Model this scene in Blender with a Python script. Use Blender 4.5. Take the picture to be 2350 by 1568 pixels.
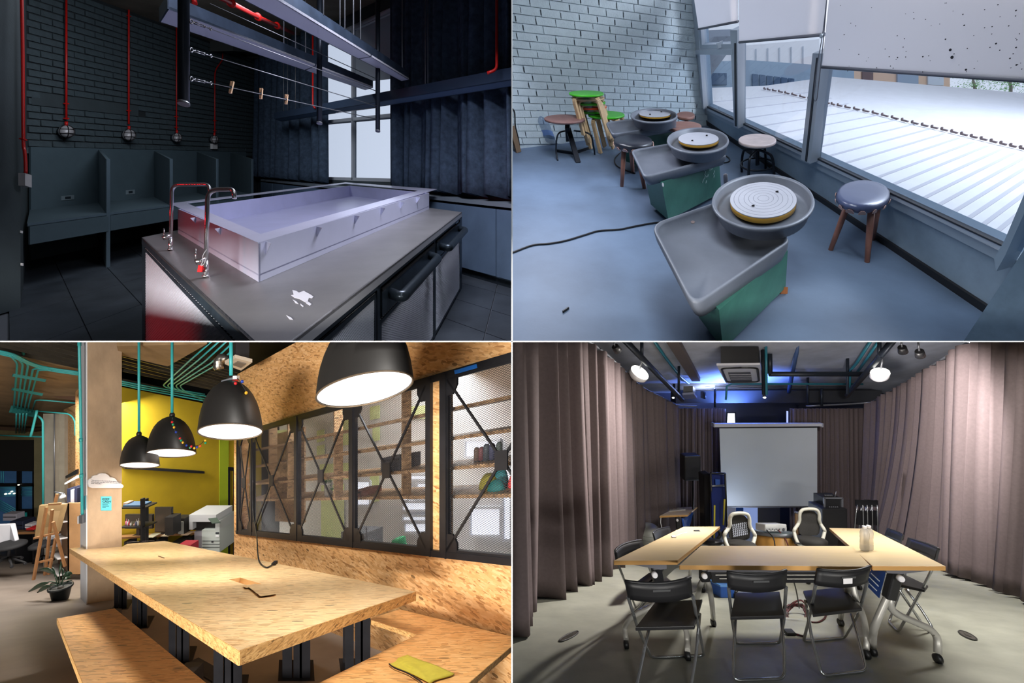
import bpy, bmesh, math, random
from mathutils import Vector as V
S = bpy.context.scene
for _o in list(bpy.data.objects):
    bpy.data.objects.remove(_o, do_unlink=True)
COL = S.collection
random.seed(7)
PI = math.pi
# ---------------------------------------------------------------- camera
# The photograph is a two-by-two set of four interiors.  They are built as four skewed rooms of one
# invented cut-away building that meet at an added thin party wall and slab; the camera stands at the crossing.
FOC, CX, CY, CZ = 1000.0, 1175.0, 784.0, 4.0
cam = bpy.data.cameras.new('camera'); cam.sensor_width = 36.0; cam.lens = 36.0 * FOC / 2350.0
cam.clip_start = 0.02; cam.clip_end = 400
cam_o = bpy.data.objects.new('camera', cam); COL.objects.link(cam_o)
cam_o.location = (0, 0, CZ); cam_o.rotation_euler = (PI / 2, 0, 0)
S.camera = cam_o
S.view_settings.view_transform = 'Standard'; S.view_settings.look = 'None'
S.view_settings.gamma = 1.0; S.view_settings.use_curve_mapping = False
S.view_settings.exposure = 0.0
# ---------------------------------------------------------------- sky and lights
W = bpy.data.worlds.new('overcast_sky'); S.world = W; W.use_nodes = True
_n = W.node_tree.nodes; _bg = _n['Background']
_bg.inputs[0].default_value = (0.84, 0.87, .98, 1); _bg.inputs[1].default_value = 1.15

def area_light(name, loc, target, w, h, power, color):
    d = bpy.data.lights.new(name, 'AREA'); d.shape = 'RECTANGLE'; d.size = w; d.size_y = h
    d.energy = power; d.color = color
    o = bpy.data.objects.new(name, d); COL.objects.link(o); o.location = loc
    o.rotation_euler = (V(target) - V(loc)).to_track_quat('-Z', 'Y').to_euler()
    return o
def point_light(name, loc, power, color, r=0.05):
    d = bpy.data.lights.new(name, 'POINT'); d.energy = power; d.color = color; d.shadow_soft_size = r
    o = bpy.data.objects.new(name, d); COL.objects.link(o); o.location = loc; return o
def spot_light(name, loc, target, power, color, ang=60, blend=.5, r=0.05):
    d = bpy.data.lights.new(name, 'SPOT'); d.energy = power; d.color = color; d.shadow_soft_size = r
    d.spot_size = math.radians(ang); d.spot_blend = blend
    o = bpy.data.objects.new(name, d); COL.objects.link(o); o.location = loc
    o.rotation_euler = (V(target) - V(loc)).to_track_quat('-Z', 'Y').to_euler(); return o

# upper rooms: daylight outside the wheel-room window, red lamp, added area fills, room lamps below
area_light('workshop_right_fill', (-.18, 3.1, CZ + 3.0), (-1.3, 3.3, CZ + .6), 1.0, 1.8, 150, (.86, .88, 1.0))  # added area light overhead, in place of an unseen window to the right
area_light('workshop_brick_fill', (-4.2, 5.4, CZ + 4.75), (-6.2, 7.6, CZ + 2.0), 2.6, 1.6, 75, (.84, .92, 1.0))  # added overhead fill for the brick wall, not an actual window
spot_light('red_safelight', (-3.9, .9, CZ + .55), (-2.2, 2.7, CZ + .45), 60, (1.0, .012, .02), 50, .6, .1)
area_light('daylight_wheel_room', (7.2, 2.2, CZ + 4.6), (2.0, 3.2, CZ + .8), 3.0, 3.0, 560, (.86, .9, 1.0))
area_light('wheel_room_rear_fill', (.62, -2.7, CZ + 2.8), (1.6, 5, CZ + 3.4), .8, 1.4, 80, (.84, .92, 1.0))  # added fill behind the camera, brightens the brick wall
# hall: lamps under the domes and added general fill
for nm, p, w_ in (('dome_lamp_near', (-.9, 2.55, CZ - .36), 95), ('dome_lamp_third', (-2.6, 4.0, CZ - .95), 105), ('dome_lamp_second', (-4.2, 5.6, CZ - 1.5), 100), ('dome_lamp_far', (-5.1, 6.0, CZ - 1.78), 32)):
    spot_light(nm, p, (p[0], p[1] + .3, p[2] - 1), w_, (1.0, .95, .87), 150, .6, .15)
area_light('hall_fill', (-2.6, -2.8, CZ - .6), (-2.6, 5, CZ - 2.6), 3.4, .5, 720, (1.0, .96, .9))  # unseen area fill added behind the camera
area_light('aisle_room_light', (-7.6, 7.6, CZ - 1.35), (-7.8, 8.6, CZ - 5), 1.8, 1.4, 200, (1.0, .96, .88))
area_light('store_room_light', (-1.0, 5.2, CZ - .25), (-1.6, 5.4, CZ - 2.5), 2.5, .6, 130, (.95, .98, 1.0))
# meeting room
spot_light('track_lamp_left', (3.1, 5.9, CZ - .6), (.8, 6.0, CZ - 1.9), 720, (1.0, .94, .9), 110, .8, .08)
spot_light('track_lamp_right', (4.7, 5.7, CZ - .6), (7.6, 6.6, CZ - 1.9), 600, (1.0, .94, .92), 110, .8, .08)
area_light('meeting_front_fill', (2.8, -2.8, CZ - .6), (3.2, 4.6, CZ - 3.2), 2.6, .5, 250, (1.0, .97, .92))  # general front fill added behind the camera
area_light('meeting_ceiling_lamp', (4.0, 4.6, CZ - .12), (4.0, 4.8, CZ - 3), 1.6, .6, 130, (1.0, .97, .92))
spot_light('blue_wash_spot', (5.6, 10.6, CZ - 1.7), (5.5, 11.6, CZ + .2), 420, (.14, .28, 1.0), 150, .6, .1)  # added spot for the blue wash round the lit opening
point_light('back_low_fill', (5.0, 9.6, CZ - 3.9), 22, (.7, .8, 1.0), .3)  # added point fill low at the back of the room
point_light('back_soffit_fill', (5.2, 11.6, CZ - 1.15), 110, (.6, .7, 1.0), .3)  # added point fill that brightens the back of the ceiling
area_light('wheel_room_dado_fill', (.45, .7, CZ + 2.6), (2.6, 4.2, CZ + 1.0), 1.0, 1.0, 60, (.9, .95, 1.0))  # added area fill that lifts the dado, no fixture here


# ---------------------------------------------------------------- geometry helpers
def ray(px, py):
    return V(((px - CX) / FOC, 1.0, -(py - CY) / FOC))
ORG = V((0, 0, CZ))
def at(px, py, Y):
    return ORG + ray(px, py) * Y
class Room:
    """A skewed room: floor plane (its image horizon row, height of eye above it), upright direction oblique to it."""
    def __init__(s, yh, d, slope=0.0, up=(0, 0, 1)):
        s.n = V((slope, (yh - CY) / FOC, 1.0)); s.d = d; s.u = V(up).normalized(); s.c = s.n.dot(s.u)  # floor raked by horizon row, uprights oblique: room is sheared for the camera view
        s.clip = []
    def g(s, px, py, h=0.0):
        r = ray(px, py); return ORG + r * ((-s.d + h * s.c) / s.n.dot(r))
    def up(s, p, h):
        return p + s.u * h
    def wall(s, a, b):
        nn = (b - a).cross(s.u).normalized(); return (a, nn)
    def disc(s, px, py, a, b, h):
        """centre and two half-axes, in the sloped plane at height h, of a round stretched in depth to span a by b image pixels"""
        c = s.g(px, py, h)
        ex = s.g(px + a, py, h) - c
        f = s.g(px, py + b, h); k = s.g(px, py - b, h)
        ey = (k - f) * 0.5  # depth half-axis taken from image pixels, so rounds become stretched ellipses
        return (k + f) * 0.5 if False else c, ex, ey
def on(pl, px, py, off=0.0):
    """where the sight line meets a plane (moved off towards the eye)"""
    p0, nn = pl
    r = ray(px, py)
    if nn.dot(r) > 0: nn = -nn
    return ORG + r * ((p0 + nn * off - ORG).dot(nn) / nn.dot(r))
def lerp(a, b, t): return a + (b - a) * t

class MB:
    def __init__(s): s.v = []; s.f = []; s.sm = []; s.uv = None
    def add(s, vs, fs, smooth=False):
        b = len(s.v); s.v += [V(p) for p in vs]
        for f in fs: s.f.append([b + i for i in f]); s.sm.append(smooth)
        return s
    def poly(s, pts): return s.add(pts, [list(range(len(pts)))])
    def prism(s, a, b, smooth=False):
        n = len(a)
        fs = [list(range(n))[::-1], [n + i for i in range(n)]]
        s.add(list(a) + list(b), fs)
        base = len(s.v) - 2 * n
        for i in range(n):
            j = (i + 1) % n
            s.f.append([base + i, base + j, base + n + j, base + n + i]); s.sm.append(smooth)
        return s
    def slab(s, pts, vec, smooth=False):
        vec = V(vec); return s.prism(pts, [V(p) + vec for p in pts], smooth)
    def box(s, o, ex, ey, ez):
        o, ex, ey, ez = V(o), V(ex), V(ey), V(ez)
        return s.slab([o, o + ex, o + ex + ey, o + ey], ez)
    def cbox(s, c, ex, ey, ez):
        c, ex, ey, ez = V(c), V(ex), V(ey), V(ez)
        return s.box(c - ex - ey - ez, ex * 2, ey * 2, ez * 2)
    def bar(s, a, b, w, t, side):
        """square-section bar from a to b; w along side, t across"""
        a, b = V(a), V(b); d = (b - a).normalized(); sd = V(side); sd = (sd - d * sd.dot(d)).normalized(); q = d.cross(sd)
        return s.prism([a + sd * x * w / 2 + q * y * t / 2 for x, y in ((-1, -1), (1, -1), (1, 1), (-1, 1))],
                       [b + sd * x * w / 2 + q * y * t / 2 for x, y in ((-1, -1), (1, -1), (1, 1), (-1, 1))])
    def tube(s, pts, r, n=8, closed=False, caps=True):
        pts = [V(p) for p in pts]; m = len(pts)
        rs = r if isinstance(r, (list, tuple)) else [r] * m
        tang = []
        for i in range(m):
            a = pts[(i - 1) % m] if (closed or i > 0) else pts[i]
            b = pts[(i + 1) % m] if (closed or i < m - 1) else pts[i]
            t = (b - a); tang.append(t.normalized() if t.length > 1e-9 else V((0, 0, 1)))
        ref = V((0, 0, 1)) if abs(tang[0].z) < .9 else V((1, 0, 0))
        nrm = (ref - tang[0] * ref.dot(tang[0])).normalized()
        vs = []
        for i in range(m):
            t = tang[i]; nrm = nrm - t * nrm.dot(t)
            nrm = nrm.normalized() if nrm.length > 1e-6 else t.orthogonal().normalized()
            bn = t.cross(nrm)
            for k in range(n):
                a = 2 * PI * k / n
                vs.append(pts[i] + (nrm * math.cos(a) + bn * math.sin(a)) * rs[i])
        fs = []
        for i in range(m if closed else m - 1):
            j = (i + 1) % m
            for k in range(n):
                l = (k + 1) % n
                fs.append([i * n + k, i * n + l, j * n + l, j * n + k])
        s.add(vs, fs, True)
        if caps and not closed:
            b = len(s.v) - m * n
            s.f.append([b + k for k in range(n)][::-1]); s.sm.append(False)
            s.f.append([b + (m - 1) * n + k for k in range(n)]); s.sm.append(False)
        return s
    def lathe(s, c, ex, ey, up, prof, n=32, cap0=True, cap1=True, smooth=True):
        """turned solid: ex, ey are unit-radius vectors, up the axis, prof a list of (radius, height)"""
        c, ex, ey, up = V(c), V(ex), V(ey), V(up)
        vs = []
        for r, h in prof:
            for k in range(n):
                a = 2 * PI * k / n
                vs.append(c + (ex * math.cos(a) + ey * math.sin(a)) * r + up * h)
        fs = []
        for i in range(len(prof) - 1):
            for k in range(n):
                l = (k + 1) % n
                fs.append([i * n + k, i * n + l, (i + 1) * n + l, (i + 1) * n + k])
        s.add(vs, fs, smooth)
        b = len(s.v) - len(vs); e = b + (len(prof) - 1) * n
        if cap0: s.f.append([b + k for k in range(n)][::-1]); s.sm.append(False)
        if cap1: s.f.append([e + k for k in range(n)]); s.sm.append(False)
        return s
    def ball(s, c, ex, ey, ez, n=20, m=12, t0=0.0, t1=PI):
        prof = []
        for i in range(m + 1):
            t = t0 + (t1 - t0) * i / m
            prof.append((max(1e-4, math.sin(t)), -math.cos(t)))
        return s.lathe(c, ex, ey, ez, prof, n, True, True)
    def grid(s, pts, smooth=True):
        """pts: rows of points, one surface"""
        r, c = len(pts), len(pts[0])
        vs = [p for row in pts for p in row]
        fs = [[i * c + j, i * c + j + 1, (i + 1) * c + j + 1, (i + 1) * c + j] for i in range(r - 1) for j in range(c - 1)]
        return s.add(vs, fs, smooth)
    def sheet(s, pts, vec, smooth=True):
        """a surface with thickness vec"""
        vec = V(vec); r, c = len(pts), len(pts[0])
        s.grid(pts, smooth); s.grid([[p + vec for p in row][::-1] for row in pts], smooth)
        b = len(s.v) - 2 * r * c
        def A(i, j): return b + i * c + j
        def B(i, j): return b + r * c + i * c + (c - 1 - j)
        ed = [(A(0, j), A(0, j + 1), B(0, j + 1), B(0, j)) for j in range(c - 1)] + [(A(r-1, j+1), A(r-1, j), B(r-1, j), B(r-1, j+1)) for j in range(c - 1)]
        ed += [(A(i + 1, 0), A(i, 0), B(i, 0), B(i + 1, 0)) for i in range(r - 1)] + [(A(i, c-1), A(i+1, c-1), B(i+1, c-1), B(i, c-1)) for i in range(r - 1)]
        for e in ed: s.f.append(list(e)); s.sm.append(False)
        return s

ROOM = None
def _clip(me):
    pl = ROOM.clip if ROOM else []
    need = [(co, no) for co, no in pl if any((v.co - co).dot(no) > 1e-5 for v in me.vertices)]
    if not need: return
    bm = bmesh.new(); bm.from_mesh(me)
    for co, no in need:
        r = bmesh.ops.bisect_plane(bm, geom=bm.verts[:] + bm.edges[:] + bm.faces[:], plane_co=co, plane_no=no, clear_outer=True)
        ed = [e for e in r['geom_cut'] if isinstance(e, bmesh.types.BMEdge)]
        if ed and len(bm.faces) < 20000:
            try: bmesh.ops.holes_fill(bm, edges=ed, sides=0)
            except Exception: pass
    bm.to_mesh(me); bm.free()

def build(name, mb, mat, parent=None, origin=None, recalc=True, bevel=0.0):
    me = bpy.data.meshes.new(name)
    me.from_pydata([tuple(p) for p in mb.v], [], mb.f)
    for p, sm in zip(me.polygons, mb.sm): p.use_smooth = sm
    if recalc and len(mb.f) < 60000:
        bm = bmesh.new(); bm.from_mesh(me); bmesh.ops.recalc_face_normals(bm, faces=bm.faces[:]); bm.to_mesh(me); bm.free()
    _clip(me)
    if not len(me.vertices):
        bpy.data.meshes.remove(me); return None
    ws = [v.co.copy() for v in me.vertices]
    if parent is not None: org = ROOTLOC[parent.name]
    elif origin is not None: org = V(origin)
    else:
        zs = min(w.z for w in ws)
        org = V((sum(w.x for w in ws) / len(ws), sum(w.y for w in ws) / len(ws), zs))
    for v in me.vertices: v.co = v.co - org
    me.materials.append(mat)
    o = bpy.data.objects.new(name, me); COL.objects.link(o)
    ROOTLOC[o.name] = org
    if parent is not None: o.parent = parent
    else: o.location = org
    if parent is not None:
        o['_'] = 0; del o['_']
        # parts of parts share the same origin as their thing
    if bevel > 0:
        m = o.modifiers.new('soft_edges', 'BEVEL'); m.width = bevel; m.segments = 2; m.limit_method = 'ANGLE'
    return o
ROOTLOC = {}
def tag(o, label=None, cat=None, group=None, kind=None):
    if o is None: return o
    if label: o['label'] = label
    if cat: o['category'] = cat
    if group: o['group'] = group
    if kind: o['kind'] = kind
    return o
def thing(name, label, cat, loc, group=None, kind=None):
    o = bpy.data.objects.new(name, None); COL.objects.link(o); o.location = loc; o.empty_display_size = .1
    ROOTLOC[o.name] = V(loc)
    return tag(o, label, cat, group, kind)
def struct(name, mb, mat, parent=None):
    o = build(name, mb, mat, parent)
    if o is not None and parent is None: o['kind'] = 'structure'
    return o
def fillet(pts, r, n=5):
    """round the inner corners of a poly-line"""
    pts = [V(p) for p in pts]; out = [pts[0]]
    for i in range(1, len(pts) - 1):
        a, b, c = pts[i - 1], pts[i], pts[i + 1]
        ra = min(r, (a - b).length * .49, (c - b).length * .49)
        p = b + (a - b).normalized() * ra; q = b + (c - b).normalized() * ra
        for k in range(n + 1):
            t = k / n; out.append(p * (1 - t) ** 2 + b * 2 * t * (1 - t) + q * t * t)
    out.append(pts[-1]); return out
def spline(pts, n=6):
    pts = [V(p) for p in pts]; out = []
    for i in range(len(pts) - 1):
        p0 = pts[max(i - 1, 0)]; p1 = pts[i]; p2 = pts[i + 1]; p3 = pts[min(i + 2, len(pts) - 1)]
        for k in range(n):
            t = k / n
            out.append(0.5 * ((2 * p1) + (p2 - p0) * t + (2 * p0 - 5 * p1 + 4 * p2 - p3) * t * t + (3 * p1 - p0 - 3 * p2 + p3) * t ** 3))
    out.append(pts[-1]); return out

# ---------------------------------------------------------------- materials
def lin(c):
    r = []
    for x in c[:3]:
        x = x / 255.0
        r.append(x / 12.92 if x <= .04045 else ((x + .055) / 1.055) ** 2.4)
    return (r[0], r[1], r[2], 1.0)
def mat(name, rgb, rough=.6, metal=0.0, var=.0, scale=8.0, bump=0.0, bscale=None, rgb2=None, spec=.5, stretch=None, detail=5, contrast=None):
    """plain surface with optional mottling (var or rgb2) and fine relief"""
    m = bpy.data.materials.new(name); m.use_nodes = True
    nt = m.node_tree; N = nt.nodes; L = nt.links; b = N['Principled BSDF']
    b.inputs['Base Color'].default_value = lin(rgb); b.inputs['Roughness'].default_value = rough; b.inputs['Metallic'].default_value = metal
    b.inputs['Specular IOR Level'].default_value = spec
    if var or rgb2 or bump:
        tc = N.new('ShaderNodeTexCoord'); src = tc.outputs['Object']
        if stretch:
            mp = N.new('ShaderNodeMapping'); mp.inputs['Scale'].default_value = stretch; L.new(src, mp.inputs[0]); src = mp.outputs[0]
        nz = N.new('ShaderNodeTexNoise'); nz.inputs['Scale'].default_value = scale; nz.inputs['Detail'].default_value = detail; nz.inputs['Roughness'].default_value = .6
        L.new(src, nz.inputs['Vector'])
        if var or rgb2:
            cr = N.new('ShaderNodeValToRGB'); lo, hi = contrast or (.3, .7)
            cr.color_ramp.elements[0].position = lo; cr.color_ramp.elements[1].position = hi
            if rgb2: a, c2 = lin(rgb), lin(rgb2)
            else:
                a = tuple(x * (1 - var) for x in lin(rgb)[:3]) + (1,); c2 = tuple(min(1, x * (1 + var)) for x in lin(rgb)[:3]) + (1,)
            cr.color_ramp.elements[0].color = a; cr.color_ramp.elements[1].color = c2
            L.new(nz.outputs['Fac'], cr.inputs[0]); L.new(cr.outputs[0], b.inputs['Base Color'])
        if bump:
            n2 = N.new('ShaderNodeTexNoise'); n2.inputs['Scale'].default_value = bscale or scale * 4; n2.inputs['Detail'].default_value = 4
            L.new(src, n2.inputs['Vector'])
            bp = N.new('ShaderNodeBump'); bp.inputs['Strength'].default_value = bump; bp.inputs['Distance'].default_value = .01
            L.new(n2.outputs['Fac'], bp.inputs['Height']); L.new(bp.outputs[0], b.inputs['Normal'])
    return m
def glow(name, rgb, strength):
    m = bpy.data.materials.new(name); m.use_nodes = True
    b = m.node_tree.nodes['Principled BSDF']; b.inputs['Base Color'].default_value = lin(rgb)
    b.inputs['Emission Color'].default_value = lin(rgb); b.inputs['Emission Strength'].default_value = strength
    return m
def pane_mat(name, tint=(235, 240, 245), refl=.06):
    m = bpy.data.materials.new(name); m.use_nodes = True; nt = m.node_tree; N = nt.nodes; L = nt.links
    N.remove(N['Principled BSDF'])
    t = N.new('ShaderNodeBsdfTransparent'); t.inputs[0].default_value = lin(tint)
    g = N.new('ShaderNodeBsdfGlossy'); g.inputs['Roughness'].default_value = .03
    lw = N.new('ShaderNodeLayerWeight'); pw = N.new('ShaderNodeMath'); pw.operation = 'POWER'; pw.inputs[1].default_value = 4.0; L.new(lw.outputs['Facing'], pw.inputs[0])
    fr = N.new('ShaderNodeMath'); fr.operation = 'MULTIPLY_ADD'; fr.inputs[1].default_value = .5; fr.inputs[2].default_value = refl * .5; L.new(pw.outputs[0], fr.inputs[0])
    mx = N.new('ShaderNodeMixShader'); L.new(fr.outputs[0], mx.inputs[0]); L.new(t.outputs[0], mx.inputs[1]); L.new(g.outputs[0], mx.inputs[2])
    L.new(mx.outputs[0], N['Material Output'].inputs[0]); return m
def clear_mat(name, rgb, body=.3, rough=.12):
    """thin clear plastic: partly see-through"""
    m = bpy.data.materials.new(name); m.use_nodes = True; nt = m.node_tree; N = nt.nodes; L = nt.links
    b = N['Principled BSDF']; b.inputs['Base Color'].default_value = lin(rgb); b.inputs['Roughness'].default_value = rough
    t = N.new('ShaderNodeBsdfTransparent'); mx = N.new('ShaderNodeMixShader'); mx.inputs[0].default_value = body
    L.new(t.outputs[0], mx.inputs[1]); L.new(b.outputs[0], mx.inputs[2]); L.new(mx.outputs[0], N['Material Output'].inputs[0]); return m
def cloth_mat(name, rgb, trans=0.3, rgb2=None):
    """woven blind that lets light through"""
    m = bpy.data.materials.new(name); m.use_nodes = True; nt = m.node_tree; N = nt.nodes; L = nt.links
    N.remove(N['Principled BSDF'])
    d = N.new('ShaderNodeBsdfDiffuse'); d.inputs[0].default_value = lin(rgb)
    t = N.new('ShaderNodeBsdfTranslucent'); t.inputs[0].default_value = lin(rgb2 or rgb)
    mx = N.new('ShaderNodeMixShader'); mx.inputs[0].default_value = trans
    L.new(d.outputs[0], mx.inputs[1]); L.new(t.outputs[0], mx.inputs[2]); L.new(mx.outputs[0], N['Material Output'].inputs[0]); return m
def osb_mat(name, base, light, dark, tint=1.0, rough=.5, s=1.0):
    """pressed flake board: three layers of long flakes at different angles"""
    m = bpy.data.materials.new(name); m.use_nodes = True; nt = m.node_tree; N = nt.nodes; L = nt.links
    b = N['Principled BSDF']; b.inputs['Roughness'].default_value = rough
    uv = N.new('ShaderNodeUVMap').outputs[0]
    prev = None
    for i, (ang, sx, sy) in enumerate(((.5, 14, 60), (-.7, 17, 50), (1.5, 20, 70), (2.3, 15, 56))):
        mp = N.new('ShaderNodeMapping'); mp.inputs['Rotation'].default_value = (0, 0, ang); mp.inputs['Scale'].default_value = (sx * s, sy * s, 1); mp.inputs['Location'].default_value = (i * 3.3, i * 1.7, 0)
        nz = N.new('ShaderNodeTexNoise'); nz.inputs['Scale'].default_value = 6 * s; L.new(uv, nz.inputs['Vector'])
        ad = N.new('ShaderNodeMixRGB'); ad.blend_type = 'ADD'; ad.inputs[0].default_value = .02
        L.new(uv, ad.inputs[1]); L.new(nz.outputs['Color'], ad.inputs[2]); L.new(ad.outputs[0], mp.inputs[0])
        vo = N.new('ShaderNodeTexVoronoi'); vo.inputs['Scale'].default_value = 1; L.new(mp.outputs[0], vo.inputs['Vector'])
        sp = N.new('ShaderNodeSeparateColor'); L.new(vo.outputs['Color'], sp.inputs[0])
        cr = N.new('ShaderNodeValToRGB'); e = cr.color_ramp.elements
        e[0].position = 0; e[0].color = lin(dark); e[1].position = 1; e[1].color = lin(light)
        k = e.new(.1); k.color = lin([x * .84 for x in base]); k = e.new(.3); k.color = lin(base); k = e.new(.75); k.color = lin([(x + y) / 2 for x, y in zip(base, light)])
        L.new(sp.outputs[0], cr.inputs[0])
        if prev is None: prev = cr.outputs[0]
        else:
            gt = N.new('ShaderNodeMath'); gt.operation = 'GREATER_THAN'; gt.inputs[1].default_value = .55; L.new(sp.outputs[1], gt.inputs[0])
            mx = N.new('ShaderNodeMixRGB'); L.new(gt.outputs[0], mx.inputs[0]); L.new(prev, mx.inputs[1]); L.new(cr.outputs[0], mx.inputs[2]); prev = mx.outputs[0]
    # sparse dark knots
    mp = N.new('ShaderNodeMapping'); mp.inputs['Scale'].default_value = (9 * s, 22 * s, 1); mp.inputs['Rotation'].default_value = (0, 0, .9); L.new(uv, mp.inputs[0])
    vo = N.new('ShaderNodeTexVoronoi'); vo.inputs['Scale'].default_value = 1; L.new(mp.outputs[0], vo.inputs['Vector'])
    sp = N.new('ShaderNodeSeparateColor'); L.new(vo.outputs['Color'], sp.inputs[0])
    g1 = N.new('ShaderNodeMath'); g1.operation = 'GREATER_THAN'; g1.inputs[1].default_value = .985; L.new(sp.outputs[2], g1.inputs[0])
    g2 = N.new('ShaderNodeMath'); g2.operation = 'LESS_THAN'; g2.inputs[1].default_value = .28; L.new(vo.outputs['Distance'], g2.inputs[0])
    g3 = N.new('ShaderNodeMath'); g3.operation = 'MULTIPLY'; L.new(g1.outputs[0], g3.inputs[0]); L.new(g2.outputs[0], g3.inputs[1])
    mx = N.new('ShaderNodeMixRGB'); mx.inputs[2].default_value = lin([x * .62 for x in base]); L.new(g3.outputs[0], mx.inputs[0]); L.new(prev, mx.inputs[1])
    L.new(mx.outputs[0], b.inputs['Base Color'])
    bp = N.new('ShaderNodeBump'); bp.inputs['Strength'].default_value = .15; bp.inputs['Distance'].default_value = .004
    bw = N.new('ShaderNodeRGBToBW'); L.new(prev, bw.inputs[0]); L.new(bw.outputs[0], bp.inputs['Height']); L.new(bp.outputs[0], b.inputs['Normal'])
    return m
def put_uv(o, scale=1.0):
    """flat metric coordinates per face, for sheet materials"""
    if o is None: return
    me = o.data; uv = me.uv_layers.new(name='board')
    for p in me.polygons:
        n = p.normal
        a = V((0, 0, 1)).cross(n)
        if a.length < .3: a = V((1, 0, 0)) - n * n.x
        a.normalize(); b = n.cross(a)
        for li in p.loop_indices:
            c = me.vertices[me.loops[li].vertex_index].co
            uv.data[li].uv = (c.dot(a) * scale, c.dot(b) * scale)
def curtain(rm, path, top, bot, folds, amp, name, m, parent=None, seed=1, rows=14, spread=None, wob=.25):
    """hanging cloth: path = level poly-line of floor points; top(t), bot(t) heights above it; folds deepen downward"""
    rnd = random.Random(seed)
    n = folds * 8
    L = [0]
    for a, b in zip(path[:-1], path[1:]): L.append(L[-1] + (b - a).length)
    def pt(t):
        s = t * L[-1]
        for i in range(len(path) - 1):
            if s <= L[i + 1] or i == len(path) - 2:
                q = (s - L[i]) / (L[i + 1] - L[i]); return path[i].lerp(path[i + 1], q), (path[i + 1] - path[i]).normalized()
    ph = [rnd.uniform(-.35, .35) for _ in range(folds + 2)]; am = [rnd.uniform(.55, 1.25) for _ in range(folds + 2)]
    drift = [rnd.uniform(-wob, wob) for _ in range(folds + 2)]
    def lut(a, x):
        i = int(x); f = x - i; i = min(i, len(a) - 2); f = f * f * (3 - 2 * f); return a[i] * (1 - f) + a[i + 1] * f
    rowsP = []
    for r in range(rows + 1):
        q = r / rows; row = []
        for k in range(n + 1):
            t = k / n; x = t * folds
            p, d = pt(t)
            nr = rm.u.cross(d).normalized()
            w = math.sin(2 * PI * (x + lut(ph, x)))
            w = math.copysign(abs(w) ** .8, w)
            a = amp * lut(am, x) * (.55 + .45 * q)
            sh = lut(drift, x) * q * q * L[-1] / folds * 1.2
            h = top(t) * (1 - q) + bot(t) * q
            sp = spread(t, q) if spread else 0.0
            row.append(p + d * (sh + amp * .5 * math.cos(4 * PI * x) * .3) + nr * (w * a + sp) + rm.u * h)
        rowsP.append(row)
    mb = MB(); mb.grid(rowsP)
    o = build(name, mb, m, parent, recalc=False)
    if o is not None:
        md = o.modifiers.new('thickness', 'SOLIDIFY'); md.thickness = .006
    return o
def lattice(mb, p0, ex, ey, nx, ny, r, inside=None):
    """expanded metal: zigzag strands; p0 corner, ex, ey one cell, strand half width r"""
    nn = ex.cross(ey).normalized() * r
    exn = ex.normalized()
    for j in range(ny):
        for i in range(nx):
            for sgn in (0, 1):
                a = p0 + ex * i + ey * (j + (0.5 if sgn == 0 else .5)); b = p0 + ex * (i + .5) + ey * (j + (0 if sgn == 0 else 1)); c = p0 + ex * (i + 1) + ey * (j + .5)
                mid = (a + c) / 2
                if inside and not (inside(a) and inside(c) and inside(b)): continue
                for s, e in ((a, b), (b, c)):
                    d = (e - s).normalized(); w = d.cross(nn).normalized() * r
                    mb.add([s - w, s + w, s + nn * 1.2, e - w, e + w, e + nn * 1.2], [[0, 1, 4, 3], [1, 2, 5, 4], [2, 0, 3, 5]])
def text_mesh(name, body, size, origin, ex, ey, m, parent=None, align='CENTER', depth=.0008):
    cu = bpy.data.curves.new(name, 'FONT'); cu.body = body; cu.size = size; cu.align_x = align; cu.extrude = depth; cu.resolution_u = 2
    o = bpy.data.objects.new(name + '_t', cu); COL.objects.link(o)
    dg = bpy.context.evaluated_depsgraph_get(); me0 = o.evaluated_get(dg).to_mesh()
    nn = ex.cross(ey).normalized()
    mb = MB(); mb.add([origin + ex * v.co.x + ey * v.co.y + nn * (v.co.z + depth) for v in me0.vertices], [list(p.vertices) for p in me0.polygons])
    o.evaluated_get(dg).to_mesh_clear(); bpy.data.objects.remove(o); bpy.data.curves.remove(cu)
    return build(name, mb, m, parent)
EPS = .0016
X0 = (V((-EPS, 0, 0)), V((1, 0, 0)))   # keep left of the party wall, cut along the image's dividing line
X1 = (V((EPS, 0, 0)), V((-1, 0, 0)))
Z0 = (V((0, 0, CZ + EPS)), V((0, 0, -1)))  # keep above the slab, cut along the image's dividing line
Z1 = (V((0, 0, CZ - EPS)), V((0, 0, 1)))

# ================================================================ added dividers between the rooms, and the outer shell
m_paint = mat('white_border_paint', (235, 236, 238), .5)
m_shell = mat('plain_grey_plaster', (60, 62, 66), .9)
mb = MB(); mb.box((-.0012, 1.2, CZ - 9.5), (.0024, 0, 0), (0, 14, 0), (0, 0, 21)); struct('wall_party', mb, m_shell)  # added on the image's vertical dividing line, edge-on to the camera
mb = MB(); mb.box((-16, 1.2, CZ - .0012), (31, 0, 0), (0, 16, 0), (0, 0, .0024)); struct('floor_slab', mb, m_shell)  # added on the image's horizontal dividing line, edge-on to the camera
mb = MB(); mb.box((-.0016, 1.195, CZ - 3), (.0032, 0, 0), (0, .004, 0), (0, 0, 6)); mb.box((-4, 1.195, CZ - .0016), (8, 0, 0), (0, .004, 0), (0, 0, .0032)); struct('trim_1', mb, m_paint)  # white strips where the image has its white dividing lines
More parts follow.
